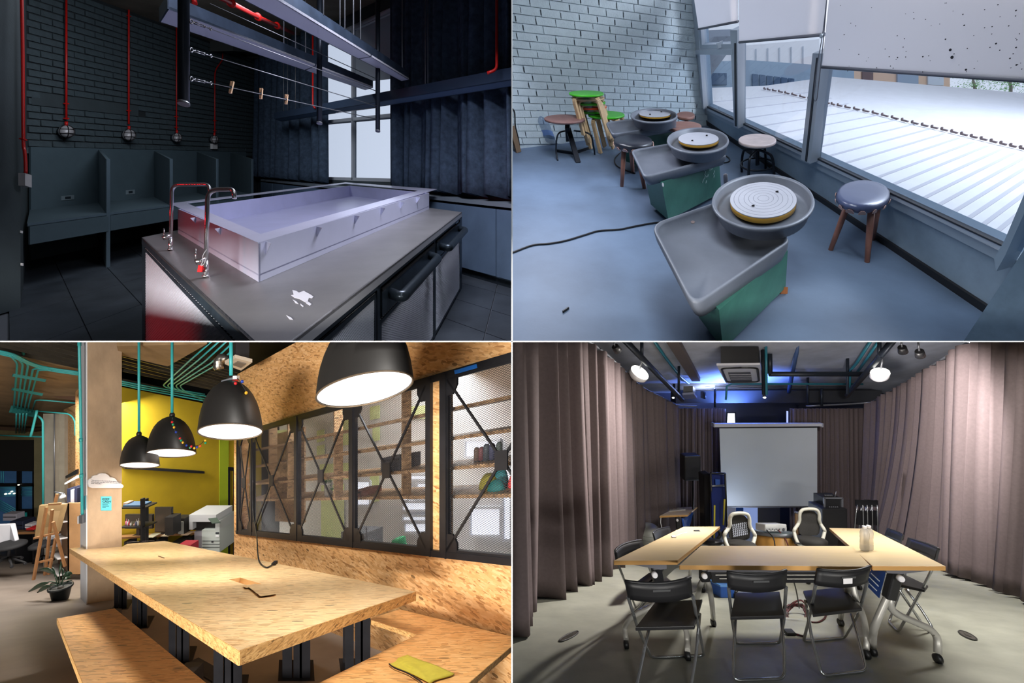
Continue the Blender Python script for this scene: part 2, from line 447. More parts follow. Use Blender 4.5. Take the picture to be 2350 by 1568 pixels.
# unseen walls and slab added behind the camera to stop light leaking between rooms
mb = MB(); mb.box((-.05, -3.1, CZ - 9.5), (.1, 0, 0), (0, 3.07, 0), (0, 0, 21)); struct('wall_party_rear', mb, m_shell)
mb = MB(); mb.box((-16, -3.1, CZ - .05), (31, 0, 0), (0, 3.07, 0), (0, 0, .1)); struct('floor_slab_rear', mb, m_shell)
mb = MB(); mb.box((5.6, -3.1, CZ), (.15, 0, 0), (0, 5.2, 0), (0, 0, 5.2)); struct('wall_right_upper', mb, m_shell)
mb = MB()
mb.box((-16, -3.2, CZ - 9.5), (31, 0, 0), (0, .2, 0), (0, 0, 21)); struct('wall_rear', mb, m_shell)
mb = MB(); mb.box((-16, -3, CZ - 9.7), (31, 0, 0), (0, 20, 0), (0, 0, .2)); struct('floor_lower', mb, m_shell)
mb = MB(); mb.box((-16.2, -3, CZ - 9.5), (.2, 0, 0), (0, 20, 0), (0, 0, 9.5)); struct('wall_left_lower', mb, m_shell)
mb = MB(); mb.box((15, -3, CZ - 9.5), (.2, 0, 0), (0, 20, 0), (0, 0, 9.5)); struct('wall_right_lower', mb, m_shell)
mb = MB(); mb.box((-16, 17, CZ - 9.5), (31, 0, 0), (0, .2, 0), (0, 0, 9.5)); struct('wall_back_lower', mb, m_shell)

# ================================================================ ROOM A (upper left): dark workshop with the steel sink island
A = ROOM = Room(365, 1.5); A.clip = [X0, Z0]
g = A.g; UP = A.u
m_black = mat('black_wall_paint', (58, 68, 73), .75, var=.12, scale=3, bump=.15, bscale=60)
m_brick = mat('black_painted_brick', (66, 78, 84), .6, var=.2, scale=9, bump=.4, bscale=50)
m_joint = mat('black_mortar', (34, 40, 44), .85)
m_slate = mat('dark_slate_tile', (62, 68, 76), .42, var=.3, scale=2.5, bump=.1, bscale=40)
m_grout = mat('pale_grout', (100, 104, 112), .8)
m_conc = mat('rough_concrete_ceiling', (140, 128, 112), .9, var=.25, scale=2, bump=.3, bscale=20)
m_lam = mat('charcoal_laminate', (76, 92, 101), .5, var=.06, scale=5)
m_lamd = mat('charcoal_laminate_edge', (84, 100, 112), .5)
m_red = mat('red_enamel', (205, 28, 24), .4, var=.1, scale=20)
m_darkst = mat('dark_painted_steel', (44, 52, 60), .45, metal=.3, var=.25, scale=12)
m_galv = mat('grey_metal', (128, 130, 136), .35, metal=.6)
m_white = mat('white_plastic', (214, 212, 214), .5)
# floor tiles (each a slab, pale grout between)
dR = (g(1209, 365.5 + 200) - g(1209, 365.5 + 260)).normalized()
P0 = g(1137, 671); dL = (g(1060, 650) - P0).normalized()
dRt = (g(1140, 662) - g(1110, 783)).normalized()
lx = (g(1060, 650) - P0).length; ly = (g(1128, 712) - g(1137, 671)).length
TX, TY = 1.2, .62
mb = MB(); q = [P0 + dL * a + dRt * b - UP * .02 for a, b in ((-8, -12), (16, -12), (16, 14), (-8, 14))]
mb.slab(q, UP * -.1); fl = struct('floor', mb, m_grout)
tiles = []
for i in range(-5, 10):
    for j in range(-16, 14):
        c = P0 + dL * (i * TX) + dRt * (j * TY)
        m = c + dL * TX / 2 + dRt * TY / 2
        if m.y < 2 or m.y > 11 or m.z < CZ - .5: continue
        px = CX + m.x / m.y * FOC; py = CY - (m.z - CZ) / m.y * FOC
        if not (-60 < px < 1240 and 480 < py < 860): continue
        mb = MB(); e = .006
        mb.slab([c + dL * a + dRt * b for a, b in ((e, e), (TX - e, e), (TX - e, TY - e), (e, TY - e))], UP * -.03)
        build('floor_tile', mb, m_slate, fl)
# planes
bw0, bw1 = g(62, 597.4), g(592, 490)
BACK = A.wall(bw0, bw1)
wn0, wn1 = bw1, g(1174, 645)
WIN = A.wall(wn0, wn1)
CEIL_H = 4.25
# brick wall: backing and single bricks
dB = (bw1 - bw0).normalized(); nB = dB.cross(UP).normalized()
if nB.dot(ORG - bw0) < 0: nB = -nB
mb = MB(); a0 = bw0 - dB * 3; b0 = bw1 + dB * .1
mb.slab([a0, b0, b0 + UP * 4.6, a0 + UP * 4.6], nB * -.2); wb = struct('wall_back', mb, m_joint)
LB, HB = .36, .105
brm = None; nbr = 0; rest = MB()
cells = []
L = (bw1 - bw0).length
for r in range(int(4.3 / HB)):
    h = r * HB
    if h < 1.55: continue
    for k in range(-1, int(L / LB) + 1):
        s = (k + (.5 if r % 2 else 0)) * LB
        if s < -.3 or s > L: continue
        if .0 < s < L * .32 and 21.5 < r < 23.5: continue
        cells.append((abs(h - 2.1) + (0 if s < L * .75 else 1), s, h))
cells.sort()
rb = random.Random(3)
mbk = MB(); e = .011
mbk.slab([dB * e + UP * e, dB * (LB - e) + UP * e * .6, dB * (LB - e * .7) + UP * (HB - e), dB * e * .7 + UP * (HB - e * .8)], nB * .016)
me_br = None
for i, (k, s, h) in enumerate(cells):
    org = bw0 + dB * s + UP * h + nB * rb.uniform(-.004, .008)
    if i < 300:
        if me_br is None:
            ROOM = None
            o = build('brick', mbk, m_brick, wb, recalc=True); ROOM = A
            for v in o.data.vertices: v.co += ROOTLOC[wb.name]
            me_br = o.data
        else:
            o = bpy.data.objects.new('brick', me_br); COL.objects.link(o); o.parent = wb
        o.location = org - ROOTLOC[wb.name]
    else:
        rest.slab([org + dB * e + UP * e, org + dB * (LB - e) + UP * e, org + dB * (LB - e) + UP * (HB - e), org + dB * e + UP * (HB - e)], nB * .016)
tag(build('further_bricks', rest, m_brick, wb), kind='stuff')
# plain rendered band among the bricks
mb = MB(); s0 = bw0 + UP * (HB * 22) ; mb.slab([s0 + dB * .05, s0 + dB * L * .33, s0 + dB * L * .33 + UP * HB * 1.9, s0 + dB * .05 + UP * HB * 1.9], nB * .02); build('render_patch', mb, m_black, wb)
# left pilaster
pf = g(47, 707); pb = g(61, 600)
dF = (g(47, 707) - g(-200, 782)).normalized()
mb = MB(); mb.slab([pf, pf - dF * 5, pf - dF * 5 + (pb - pf), pb], UP * 4.4); struct('wall_left', mb, m_black)
mb = MB(); w0 = pf - dF * 4.6; mb.slab([w0 + V((0, -9, -2)), w0 + V((-.2, -9, -2)), w0 + V((-.2, .3, -1)), w0 + V((0, .3, -1))], UP * 9); struct('wall_left_2', mb, m_black)
# window wall: pieces round the opening
dW = (wn1 - wn0).normalized(); nW = dW.cross(UP).normalized()
if nW.dot(ORG - wn0) < 0: nW = -nW
def onw(px, py, off=0): return on(WIN, px, py, off)
def along(p): return ((p.x - wn0.x) * dW.x + (p.y - wn0.y) * dW.y) / (dW.x ** 2 + dW.y ** 2)
s_l, s_r = along(onw(700, 300)), along(onw(990, 300))
h_t = (onw(918, 9) - wn0).dot(UP) - dW.z * along(onw(918, 9)) * 0
def wpt(s, h): return wn0 + dW * s + UP * h
base_slope = dW.z
def hh(px, py):
    p = onw(px, py); s = along(p); return p.z - wpt(s, 0).z
LW = (wn1 - wn0).length
mb = MB(); mb.slab([wpt(-.1, -.1), wpt(s_l, -.1), wpt(s_l, 5), wpt(-.1, 5)], nW * -.2)
mb.slab([wpt(s_r, -.1), wpt(LW + 3, -.1), wpt(LW + 3, 6), wpt(s_r, 6)], nW * -.2)
mb.slab([wpt(s_l, -.1), wpt(s_r, -.1), onw(985, 421), onw(700, 411)], nW * -.2)
mb.slab([onw(700, 108), onw(985, -28), wpt(s_r, 6), wpt(s_l, 6)], nW * -.2)
struct('wall_right', mb, m_black)
# ceiling
mb = MB(); cz = [g(-300, 700), g(-300, 480), g(1500, 480), g(1500, 1500), g(900, 1500)]
cc = [bw0 - dB * 4 + UP * CEIL_H, bw1 + UP * CEIL_H - dB * -.3, wn1 + dW * 1.5 + UP * CEIL_H, V((-.0, -3, 0)), V((-12, -3, 0))]
fz = lambda p: ORG + V((p.x, p.y, -1.5 + 0.419 * p.y)) 
for i in (3, 4): cc[i] = fz(cc[i]) + UP * CEIL_H
mb.slab(cc, UP * .2); struct('ceiling', mb, m_conc)
# ceiling duct boxes glimpsed behind the lights
t = thing('air_duct', 'grey concrete-coloured duct run under ceiling above red wall conduits', 'duct', on(BACK, 510, 118, .5))
for (x0, y0, x1, y1, dd) in ((482, 92, 560, 118, .55), (566, 120, 600, 134, .8)):
    p = on(BACK, x0, y1, .02); q = on(BACK, x1, y1 + 6, .02)
    mb = MB(); mb.slab([p, q, q + nB * dd, p + nB * dd], UP * .25); build('duct_section', mb, mat('duct_grey', (88, 90, 90), .6, metal=.3), t)

# window frame, panes, inner roller blind
m_frame = mat('pale_window_frame', (186, 190, 200), .5)
t = tag(bpy.data.objects.new('window_1', None), kind='structure'); COL.objects.link(t); t.location = onw(840, 300); ROOTLOC[t.name] = t.location.copy()
mb = MB()
def wbar(mb, x0, y0, x1, y1, w, off=-.05, dep=.07):
    a, b = onw(x0, y0, off), onw(x1, y1, off); mb.bar(a, b, w, dep, dW if abs(x1 - x0) < abs(y1 - y0) * .4 else UP)
wbar(mb, 700, 108, 985, -28, .16); wbar(mb, 700, 411, 985, 421, .1)
wbar(mb, 812, 60, 812, 414, .07); wbar(mb, 745, 282, 985, 258, .06); wbar(mb, 818, 66, 985, -8, .05)
build('frame', mb, m_frame, t)
m_pane = pane_mat('clear_glass')
for x0, x1 in ((700, 812), (812, 985)):
    f = lambda x: 108 - (x - 700) * .477
    f2 = lambda x: 282 - (x - 745) * .1
    for (ya, yb) in ((f, f2), (f2, lambda x: 411 + (x - 700) * .035)):
        mb = MB(); mb.slab([onw(x0, ya(x0), -.06), onw(x1, ya(x1), -.06), onw(x1, yb(x1), -.06), onw(x0, yb(x0), -.06)], nW * .008); build('pane', mb, m_pane, t)
m_rb = cloth_mat('pale_blind_cloth', (190, 196, 206), .45)
t = thing('roller_blind', 'pale grey roller blind pulled over the top of tall window', 'blind', onw(865, 40, -.02))
mb = MB(); mb.slab([onw(817, 72, -.03), onw(985, -6, -.03), onw(985, 172, -.03), onw(817, 190, -.03)], nW * .01); build('blind_cloth', mb, m_rb, t)
mb = MB(); mb.tube([onw(812, 62, .0), onw(988, -20, .0)], .03, 8); build('blind_tube', mb, m_frame, t)
# curtains
m_cur = mat('blue_black_velvet', (66, 80, 100), .95, var=.35, scale=14, spec=.15)
cl = [wn0 + dW * along(onw(x, 300)) + nW * .16 for x in (590, 768)]
hemL = hh(680, 416)
cb = curtain(A, cl, lambda t: 4.2, lambda t: .98, 10, .12, 'curtain', m_cur, seed=4)
tag(cb, 'dark blue-black velvet curtain left of the bright window', 'curtain', 'blackout curtains')
cr_ = [wn0 + dW * along(onw(x, 300)) + nW * .16 for x in (916, 1230)]
cb = curtain(A, cr_, lambda t: 5.2, lambda t: .99, 11, .12, 'curtain', m_cur, seed=9)
tag(cb, 'dark blue-black velvet curtain right of the bright window', 'curtain', 'blackout curtains')
# low cabinets along the window
m_cab = mat('blue_grey_cabinet', (96, 116, 142), .5, var=.1, scale=4)
m_cabtop = mat('grey_cabinet_top', (120, 130, 142), .45)
cf0, cf1 = g(600, 498), g(1240, 683)
CAB = A.wall(cf0, cf1); dC = (cf1 - cf0).normalized(); nC = nW
t = thing('low_cabinet', 'long blue-grey low cabinet under the curtains and window', 'cabinet', (cf0 + cf1) / 2)
LC = (cf1 - cf0).length
bk = lambda s: wpt(min(max(along(cf0 + dC * s), -.05), LW + 1.5), 0)
mb = MB(); mb.slab([cf0 - nC * .05, cf1 - nC * .05, bk(LC) + nW * .01, bk(0) + nW * .01], UP * .9); build('carcass', mb, m_cab, t)
mb = MB(); mb.slab([cf0 + UP * .93 + nC * .02, cf1 + UP * .93 + nC * .02, bk(LC) + UP * .93 + nW * .01, bk(0) + UP * .93 + nW * .01], UP * .045); build('cabinet_top', mb, m_cabtop, t)
mb = MB(); mb.slab([cf0 + nC * -.03, cf1 + nC * -.03, cf1 + nC * -.03 + UP * .08, cf0 + nC * -.03 + UP * .08], nC * .01); build('plinth', mb, m_darkst, t)
xs = [600, 627, 652, 700, 760, 840, 960, 1048, 1141, 1240]
for a, b in zip(xs[:-1], xs[1:]):
    pa = cf0 + dC * (on(CAB, a + .8, 500) - cf0).dot(dC) if False else None
    sa = ((on(CAB, a, 560) - cf0) - UP * 0); sb = (on(CAB, b, 560) - cf0)
    ca = V((on(CAB, a, 560).x, on(CAB, a, 560).y, 0)); cb2 = V((on(CAB, b, 560).x, on(CAB, b, 560).y, 0))
    fa = (ca - V((cf0.x, cf0.y, 0))).length / (V((cf1.x, cf1.y, 0)) - V((cf0.x, cf0.y, 0))).length
    fb = (cb2 - V((cf0.x, cf0.y, 0))).length / (V((cf1.x, cf1.y, 0)) - V((cf0.x, cf0.y, 0))).length
    p, q = cf0.lerp(cf1, fa + .0012), cf0.lerp(cf1, fb - .0012)
    mb = MB(); mb.slab([p + UP * .1, q + UP * .1, q + UP * .9, p + UP * .9], nC * .02); build('door', mb, m_cab, t)

# study carrels along the brick wall
cA, cB2 = g(60, 661.4), g(580, 527)
FR = A.wall(cA, cB2); nF = nB
def fr(px, h):
    p = on(FR, px, 600); k = A.g(px, 900)  # vertical line at this column
    y = V((p.x, p.y)); r = p
    z0 = CZ - 1.5 + .419 * p.y
    return V((p.x, p.y, z0 + h))
def bk_(px, h):
    p = on(BACK, px, 560); return V((p.x, p.y, CZ - 1.5 + .419 * p.y + h))
t = thing('study_carrel', 'row of charcoal study booths with dividers against black brick wall', 'booth', fr(250, 0))
o1 = nB * .03
mb = MB(); mb.slab([bk_(62, .0) + o1, bk_(560, .0) + o1, bk_(560, 1.68) + o1, bk_(62, 1.68) + o1], nB * .03); build('back_panel', mb, m_lam, t)
mb = MB(); mb.slab([fr(62, .75), fr(580, .75), bk_(560, .75) + o1, bk_(64, .75) + o1], UP * -.04); build('desk_top', mb, m_lam, t)
div = [(251, 228), (395, 355), (500, 452), (580.5, 528)]
for i, (a, b) in enumerate(div):
    mb = MB(); f0, b0 = fr(a, 0), bk_(b, 0) + o1
    th = dB * -.055
    mb.slab([f0, fr(a, 1.5), bk_(b, 1.66) + o1, b0], th); o = build('divider', mb, m_lam, t)
    mb = MB(); mb.slab([fr(a, 0) + nB * .004, fr(a, 1.5) + nB * .004, fr(a, 1.5) + nB * .004 + th, fr(a, 0) + nB * .004 + th], nB * .008); build('edge_strip', mb, m_lamd, o)
ed = [62, 248, 391, 497, 578]
for a, b in zip(ed[:-1], ed[1:]):
    mb = MB(); mb.slab([fr(a + 3, .5), fr(b - 2, .5), fr(b - 2, .71), fr(a + 3, .71)], nB * .02); build('drawer_front', mb, m_lam, t)
mb = MB(); mb.slab([fr(62, .72) + nB * .002, fr(580, .72) + nB * .002, fr(580, .75) + nB * .002, fr(62, .75) + nB * .002], nB * .006); build('desk_edge', mb, m_lamd, t)
# sockets on the back panels
for (x, y, w, hgt, lb) in ((155, 454, 12, 5, 'grey wall socket plate inside the leftmost study booth'), (299, 441, 9.5, 5, 'grey wall socket plate inside the second study booth')):
    p = on(BACK, x, y, .062)
    t2 = thing('wall_socket', lb, 'socket', p, 'booth sockets')
    sx = dB * (w * p.y / 1000 * 1.25); sy = UP * (hgt * p.y / 1000)
    mb = MB(); mb.cbox(p, sx, sy, nB * .006); build('plate', mb, mat('socket_grey', (120, 134, 142), .4), t2)
    mb = MB(); mb.cbox(p + nB * .006, sx * .45, sy * .55, nB * .003); build('socket_face', mb, m_darkst, t2)

# red conduits with bulkhead lamps
m_cage = mat('grey_lamp_glass', (176, 172, 176), .3, metal=.1, var=.1, scale=30)
m_wire = mat('dark_cage_wire', (48, 44, 46), .4, metal=.6)
specs = [(152, -40, 152, 288, 302, 16, 14, [(152, -40), (152, 275)], 'round caged bulkhead lamp on red conduit, leftmost of the four'),
         (296, 0, 296, 298, 310, 14, 13, [(310, -30), (302, 4), (295.5, 18), (295.5, 285)], 'round caged bulkhead lamp on red conduit, second from left'),
         (406, 0, 406, 305, 316, 10.5, 10.5, [(405, -40), (405, 305)], 'round caged bulkhead lamp on red conduit behind the black hanging pole'),
         (492, 0, 492, 311, 320, 9, 9, [(511, 122), (511, 137), (493, 162), (493, 310)], 'round caged bulkhead lamp on red conduit, rightmost, above white box')]
for i, (x, _, _, yj, yc, a, b, pth, lb) in enumerate(specs):
    pts = [on(BACK, px, py, .07) for px, py in pth]
    Yd = pts[-1].y
    t = thing('wall_conduit', ['straight red conduit drop, leftmost on the brick wall', 'red conduit drop with a bend at its top, second on brick wall', 'red conduit drop behind the black pole on brick wall', 'short red conduit drop with two bends, rightmost on brick wall'][i], 'conduit', pts[-1], 'red wall conduits')
    mb = MB(); mb.tube(fillet(pts, .15), .0115 + .003 * (i < 2), 8); build('pipe', mb, m_red, t)
    for yy in ((238, 272), (37, 254), (268, 292), (277, 300))[i]:
        p = on(BACK, pth[-1][0], yy, .06); mb = MB(); mb.cbox(p, dB * .03, UP * .008, nB * .02); build('clip', mb, m_red, t)
    c = on(BACK, x, yc, .12); k = c.y / 1000
    t = thing('bulkhead_lamp', lb, 'lamp', c, 'caged wall lamps')
    ex, ey, ez = dB * a * k * .95, nB * a * k * .8, UP * b * k
    mb = MB(); mb.ball(c, ex, ey, ez, 20, 10); build('globe', mb, m_cage, t)
    mb = MB()
    for ang in (0, 1, 2): mb.tube([c + (ex * math.cos(q) + ez * math.sin(q)) * math.cos((ang - 1) * .5) * 1.02 + ey * 1.02 * math.sin((ang - 1) * .5) * 0 + ey * abs(math.sin(1)) * 0 for q in [2 * PI * z / 20 for z in range(20)]] if ang == 1 else
                                  [c + ez * math.sin(q) * 1.03 + (ey * math.cos(q) + ex * (ang - 1) * .45 * math.cos(q)) * 1.03 for q in [PI * (z / 12 - .5) for z in range(13)]], .006, 5, closed=(ang == 1))
    for zz in (-.35, .35):
        rr = math.sqrt(1 - zz * zz) * 1.03
        mb.tube([c + ez * zz + (ex * math.cos(q) + ey * math.sin(q)) * rr for q in [PI * z / 12 for z in range(13)]], .006, 5)
    build('cage', mb, m_wire, t)
    mb = MB(); mb.lathe(c + ez * .9, dB * .022, nB * .022, UP, [(1, 0), (1, .07)], 10); build('neck', mb, m_red, t)
    mb = MB(); mb.lathe(c - nB * .09, dB * .07, UP * .07, nB, [(1, 0), (1, .05)], 14); build('mount', mb, m_darkst, t)
p = on(BACK, 491, 336, .05); t = tag(build('junction_box', MB().cbox(p, dB * .085, UP * .06, nB * .03), m_white), 'small white junction box under the rightmost caged lamp', 'box')
# near red conduit on the pilaster
pth = [(48.5, -60), (52, 130), (53.5, 318), (56, 345), (58.5, 370), (59, 398)]
pts = [at(x, y, 4.32) for x, y in pth]
t = thing('wall_conduit', 'thick red conduit down the edge of the left pilaster', 'conduit', pts[-1])
build('pipe', MB().tube(spline(pts, 4), .0135, 8), m_red, t)
build('clip', MB().cbox(at(53, 320, 4.32), V((.02, 0, 0)), V((0, .02, 0)), V((0, 0, .006))), m_red, t)
p = at(57.5, 414, 4.34); t = thing('switch_box', 'pale metal switch box at foot of the thick red conduit', 'box', p)
build('box_body', MB().cbox(p, V((.034, 0, 0)), V((0, .03, 0)), V((0, 0, .062))), m_white, t)
build('gland', MB().lathe(p + V((0, 0, .062)), V((.015, 0, 0)), V((0, .015, 0)), UP, [(1, 0), (1, .02)], 10), m_galv, t)
for (x, y) in ((49, 532.5), (50.5, 607)):
    tag(build('door_bumper', MB().cbox(at(x, y, 4.38), V((.004, 0, 0)), V((0, .01, 0)), V((0, 0, .012))), m_white), 'tiny white bumper on the pilaster edge, ' + ('upper' if y < 560 else 'lower') + ' one', 'bumper', 'pilaster bumpers')

# linear lights
m_hous = mat('dark_light_housing', (58, 70, 88), .35, metal=.5, var=.35, scale=6)
m_diff = mat('white_light_diffuser', (226, 226, 238), .35)
def linear_light(name, lb, lr, hr, rr, fr_, hl, split):
    """lower-face corners: near right, far right, far left, near left (all at the same height hr)"""
    q = [g(x, y, hr) for x, y in lr]
    t = thing(name, lb, 'light', (q[0] + q[1]) / 2, 'long box lights over the sink')
    H = .095
    ax = (q[1] - q[0]).normalized(); sd = (q[3] - q[0]).normalized()
    mb = MB()
    mb.slab([q[0], q[1], q[1] + UP * H, q[0] + UP * H], sd * .014)
    build('near_side', mb, m_hous, t)
    mb = MB(); mb.slab([q[3], q[2], q[2] + UP * H, q[3] + UP * H], sd * -.014); build('far_side', mb, m_hous, t)
    mb = MB(); mb.slab([q[0], q[3], q[3] + UP * H, q[0] + UP * H], ax * .012); mb.slab([q[1], q[2], q[2] + UP * H, q[1] + UP * H], ax * -.012); build('end_cap', mb, m_hous, t)
    mb = MB(); mb.slab([p + UP * H for p in q], UP * .012); build('top_cover', mb, m_hous, t)
    k0 = 0
    for k1 in split + [1.0]:
        a, b = q[0].lerp(q[1], k0 + .004), q[0].lerp(q[1], k1 - .004); c, d = q[3].lerp(q[2], k1 - .004), q[3].lerp(q[2], k0 + .004)
        mb = MB(); mb.slab([a, b, c, d], UP * .02); build('diffuser', mb, m_diff, t); k0 = k1
    return t, q
tA, qA = linear_light('linear_light', 'long dark box light with white underside, upper one nearest the window', [(500, -84), (939, 183), (922, 186.5), (430, -65)], 2.55, 0, 0, 0, [.62])
tB, qB = linear_light('linear_light', 'long dark box light with white underside, lower one ending beside pole', [(384, 20), (856, 202), (838, 207), (365, 50)], 2.55, 0, 0, 0, [.55])
# beam light along the window wall
q = [g(x, y, 2.36) for x, y in ((631, 274), (1260, 170), (1260, 181), (640, 279))]
t = thing('linear_light', 'long dark box light hung across the window and right curtain', 'light', q[0])
dq = (q[1] - q[0]).normalized(); H = .13
mb = MB(); mb.slab([q[0], q[1], q[1] + UP * H, q[0] + UP * H], nW * .02); build('near_side', mb, mat('blue_grey_housing', (52, 68, 92), .5), t)
mb = MB(); a, b = q[0] + UP * -.0, q[1] + UP * -.0
mb.slab([a, b, b + nW * -.12, a + nW * -.12], UP * .02); build('diffuser', mb, mat('blue_grey_diffuser', (108, 132, 164), .5), t)
mb = MB(); mb.slab([a + nW * -.12, b + nW * -.12, b + nW * -.12 + UP * H, a + nW * -.12 + UP * H], nW * -.015); build('far_side', mb, m_hous, t)
for x in (651, 660, 678, 976, 982):
    b = (on(A.wall(q[0], q[1]), x, 200)); r_ = (x - 631) / (1260 - 631)
    px0 = V((b.x, b.y, 0)); z = q[0].z + (q[1].z - q[0].z) * ((b.x - q[0].x) / (q[1].x - q[0].x)) + H
    mb = MB(); mb.tube([V((b.x, b.y, z)), V((b.x, b.y, z + 1.7))], .006, 5); build('suspension_wire', mb, m_galv, t)
def bent(x, y0, y1, x2, y2, Y, lb):
    t = thing('ceiling_conduit', lb, 'conduit', at(x, y1, Y)); build('pipe', MB().tube(fillet([at(x, y0, Y), at(x, y1, Y), at(x2, y2, Y)], .22, 8), .016, 8), m_red, t); return t
bent(718, 60, 243, 724, 249, 8.0, 'red conduit bending into the hanging light before left curtain')
bent(1140, -60, 160, 1118, 168, 4.7, 'red conduit bending into the hanging light before right curtain')
# red sprinkler pipe on the ceiling
t = thing('sprinkler_pipe', 'red sprinkler pipe with fittings under the concrete ceiling', 'pipe', at(600, 40, 6.5))
build('pipe', MB().tube([at(440, -35, 4.2), at(520, 1, 5.2), at(590, 38, 6.4), at(672, 76, 8.2)], .03, 8), m_red, t)
for x, y, Y in ((530, 6, 5.35), (592, 39, 6.45), (636, 59, 7.3)):
    build('fitting', MB().ball(at(x, y, Y), V((.055, 0, 0)), V((0, .055, 0)), V((0, 0, .055)), 10, 6), m_red, t)
t = thing('sprinkler_pipe', 'short red branch pipe behind the left box light', 'pipe', at(440, 4, 4.2)); build('pipe', MB().tube([at(437, -30, 4.2), at(447, 8, 4.2)], .025, 8), m_red, t)
# suspension wires of the two box lights and hanging poles
for x, y0, (qa, qb), tt in ((742, -20, (qA[0], qA[1]), tA), (780, -20, (qA[0], qA[1]), tA), (811, -20, (qA[0], qA[1]), tA), (923, -20, (qA[0], qA[1]), tA), (791, -20, (qA[0], qA[1]), tA), (827, -20, (qA[0], qA[1]), tA), (701, 92, (qB[0], qB[1]), tB), (678, 78, (qB[0], qB[1]), tB), (651, 66, (qB[0], qB[1]), tB)):
    # point on the light's edge in this column
    sx = (x - CX) / FOC
    k = (sx * qa.y - qa.x) / ((qb.x - qa.x) - sx * (qb.y - qa.y))
    p = qa.lerp(qb, max(0, min(1, k))) + UP * .1
    mb = MB(); mb.tube([p, p + UP * 1.55], .004 + .0006 * p.y, 5); build('suspension_wire', mb, m_galv, tt)
m_pole = mat('black_pole', (38, 44, 54), .3, metal=.5)
poles = [(421.5, 11.5, 240, 'black hanging pole nearest the brick wall, thickest'), (733, 6, 284, 'black hanging pole before the left curtain'), (867, 5.2, 302, 'black hanging pole before the bright window')]
PY = [2.2, 4.2, 5.05]
for (x, w, yb, lb), Y in zip(poles, PY):
    p = at(x, yb, Y); r = w * Y / 1000
    t = thing('hanging_pole', lb, 'pole', p, 'hanging drying-line poles')
    build('tube', MB().lathe(p, V((r, 0, 0)), V((0, r, 0)), UP, [(1, .012), (1, 2.4)], 16), m_pole, t)
    build('end_cap', MB().lathe(p, V((r * 1.06, 0, 0)), V((0, r * 1.06, 0)), UP, [(1, 0), (1, .012)], 16), m_galv, t)
# drying lines with turnbuckles and pegs
def line(a, b, lb, tb=True, dark=False):
    A0, B0 = at(*a), at(*b); d = (B0 - A0).normalized()
    t = thing('drying_line', lb, 'wire', A0, 'drying lines')
    mt = m_wire if dark else m_galv
    if tb:
        build('hook_ring', MB().tube([A0 + d * .02 + (d * math.cos(q) + UP * math.sin(q)) * .011 for q in [2 * PI * z / 14 for z in range(14)]], .003, 6, closed=True), mt, t)
        L0 = .045
        mb = MB(); mb.tube([A0 + d * .03, A0 + d * L0], .003, 6)
        for s in (-1, 1): mb.tube([A0 + d * L0 + UP * s * .005, A0 + d * (L0 + .075) + UP * s * .005], .0022, 6)
        for e in (0, .075): mb.tube([A0 + d * (L0 + e) - UP * .007, A0 + d * (L0 + e) + UP * .007], .003, 6)
        mb.tube([A0 + d * (L0 + .075), A0 + d * (L0 + .115)], .003, 6); build('turnbuckle', mb, mt, t)
        build('hook_ring', MB().tube([A0 + d * .172 + (d * math.cos(q) + UP * math.sin(q)) * .008 for q in [2 * PI * z / 12 for z in range(12)]], .0025, 6, closed=True), mt, t)
    mb = MB(); mb.tube([A0 + d * (.12 if tb else 0), B0], [.0022, .0045], 5); build('wire', mb, m_galv, t)
    return A0, B0
wl = line((433, 180, 2.2), (866, 274, 5.05), 'lowest drying line from the thick pole, holding the pegs')
line((433, 113, 2.2), (866, 244, 5.05), 'middle drying line from the thick pole with bright turnbuckle')
line((432, 47, 2.2), (866, 210, 5.05), 'top drying line from the thick pole with dark turnbuckle', dark=True)
line((482, 8, 3.0), (866, 182, 5.05), 'highest drying line crossing between the two box lights', tb=False)
line((770, 260, 4.4), (866, 247, 5.05), 'short drying line between the two far poles', tb=False)
m_peg = mat('pale_wood_peg', (226, 186, 150), .6, var=.15, scale=60)
for x, y0, y1, lean in ((531, 187, 214, 2.6), (599, 203, 227, .8), (657, 217, 239, .8)):
    k = (x - 433) / (866 - 433); sx = (x - CX) / FOC
    kk = (sx * wl[0].y - wl[0].x) / ((wl[1].x - wl[0].x) - sx * (wl[1].y - wl[0].y)); Y = wl[0].lerp(wl[1], kk).y
    t = thing('clothes_peg', 'wooden clothes peg on the lowest drying line, ' + {531: 'leftmost', 599: 'middle one', 657: 'rightmost'}[x], 'peg', at(x, y1, Y), 'pegs on the drying line')
    for s in (-1, 1):
        a, b = at(x + s * 2.2 + lean, y0, Y), at(x + s * 1.2 - lean, y1, Y); build('peg_half', MB().bar(a, b, .008, .01, V((1, 0, 0))), m_peg, t)
    build('spring', MB().lathe(at(x, (y0 + y1) / 2 + 1, Y) - V((0, .008, 0)), V((.008, 0, 0)), V((0, 0, .008)), V((0, 1, 0)), [(1, 0), (1, .016)], 8), m_galv, t)

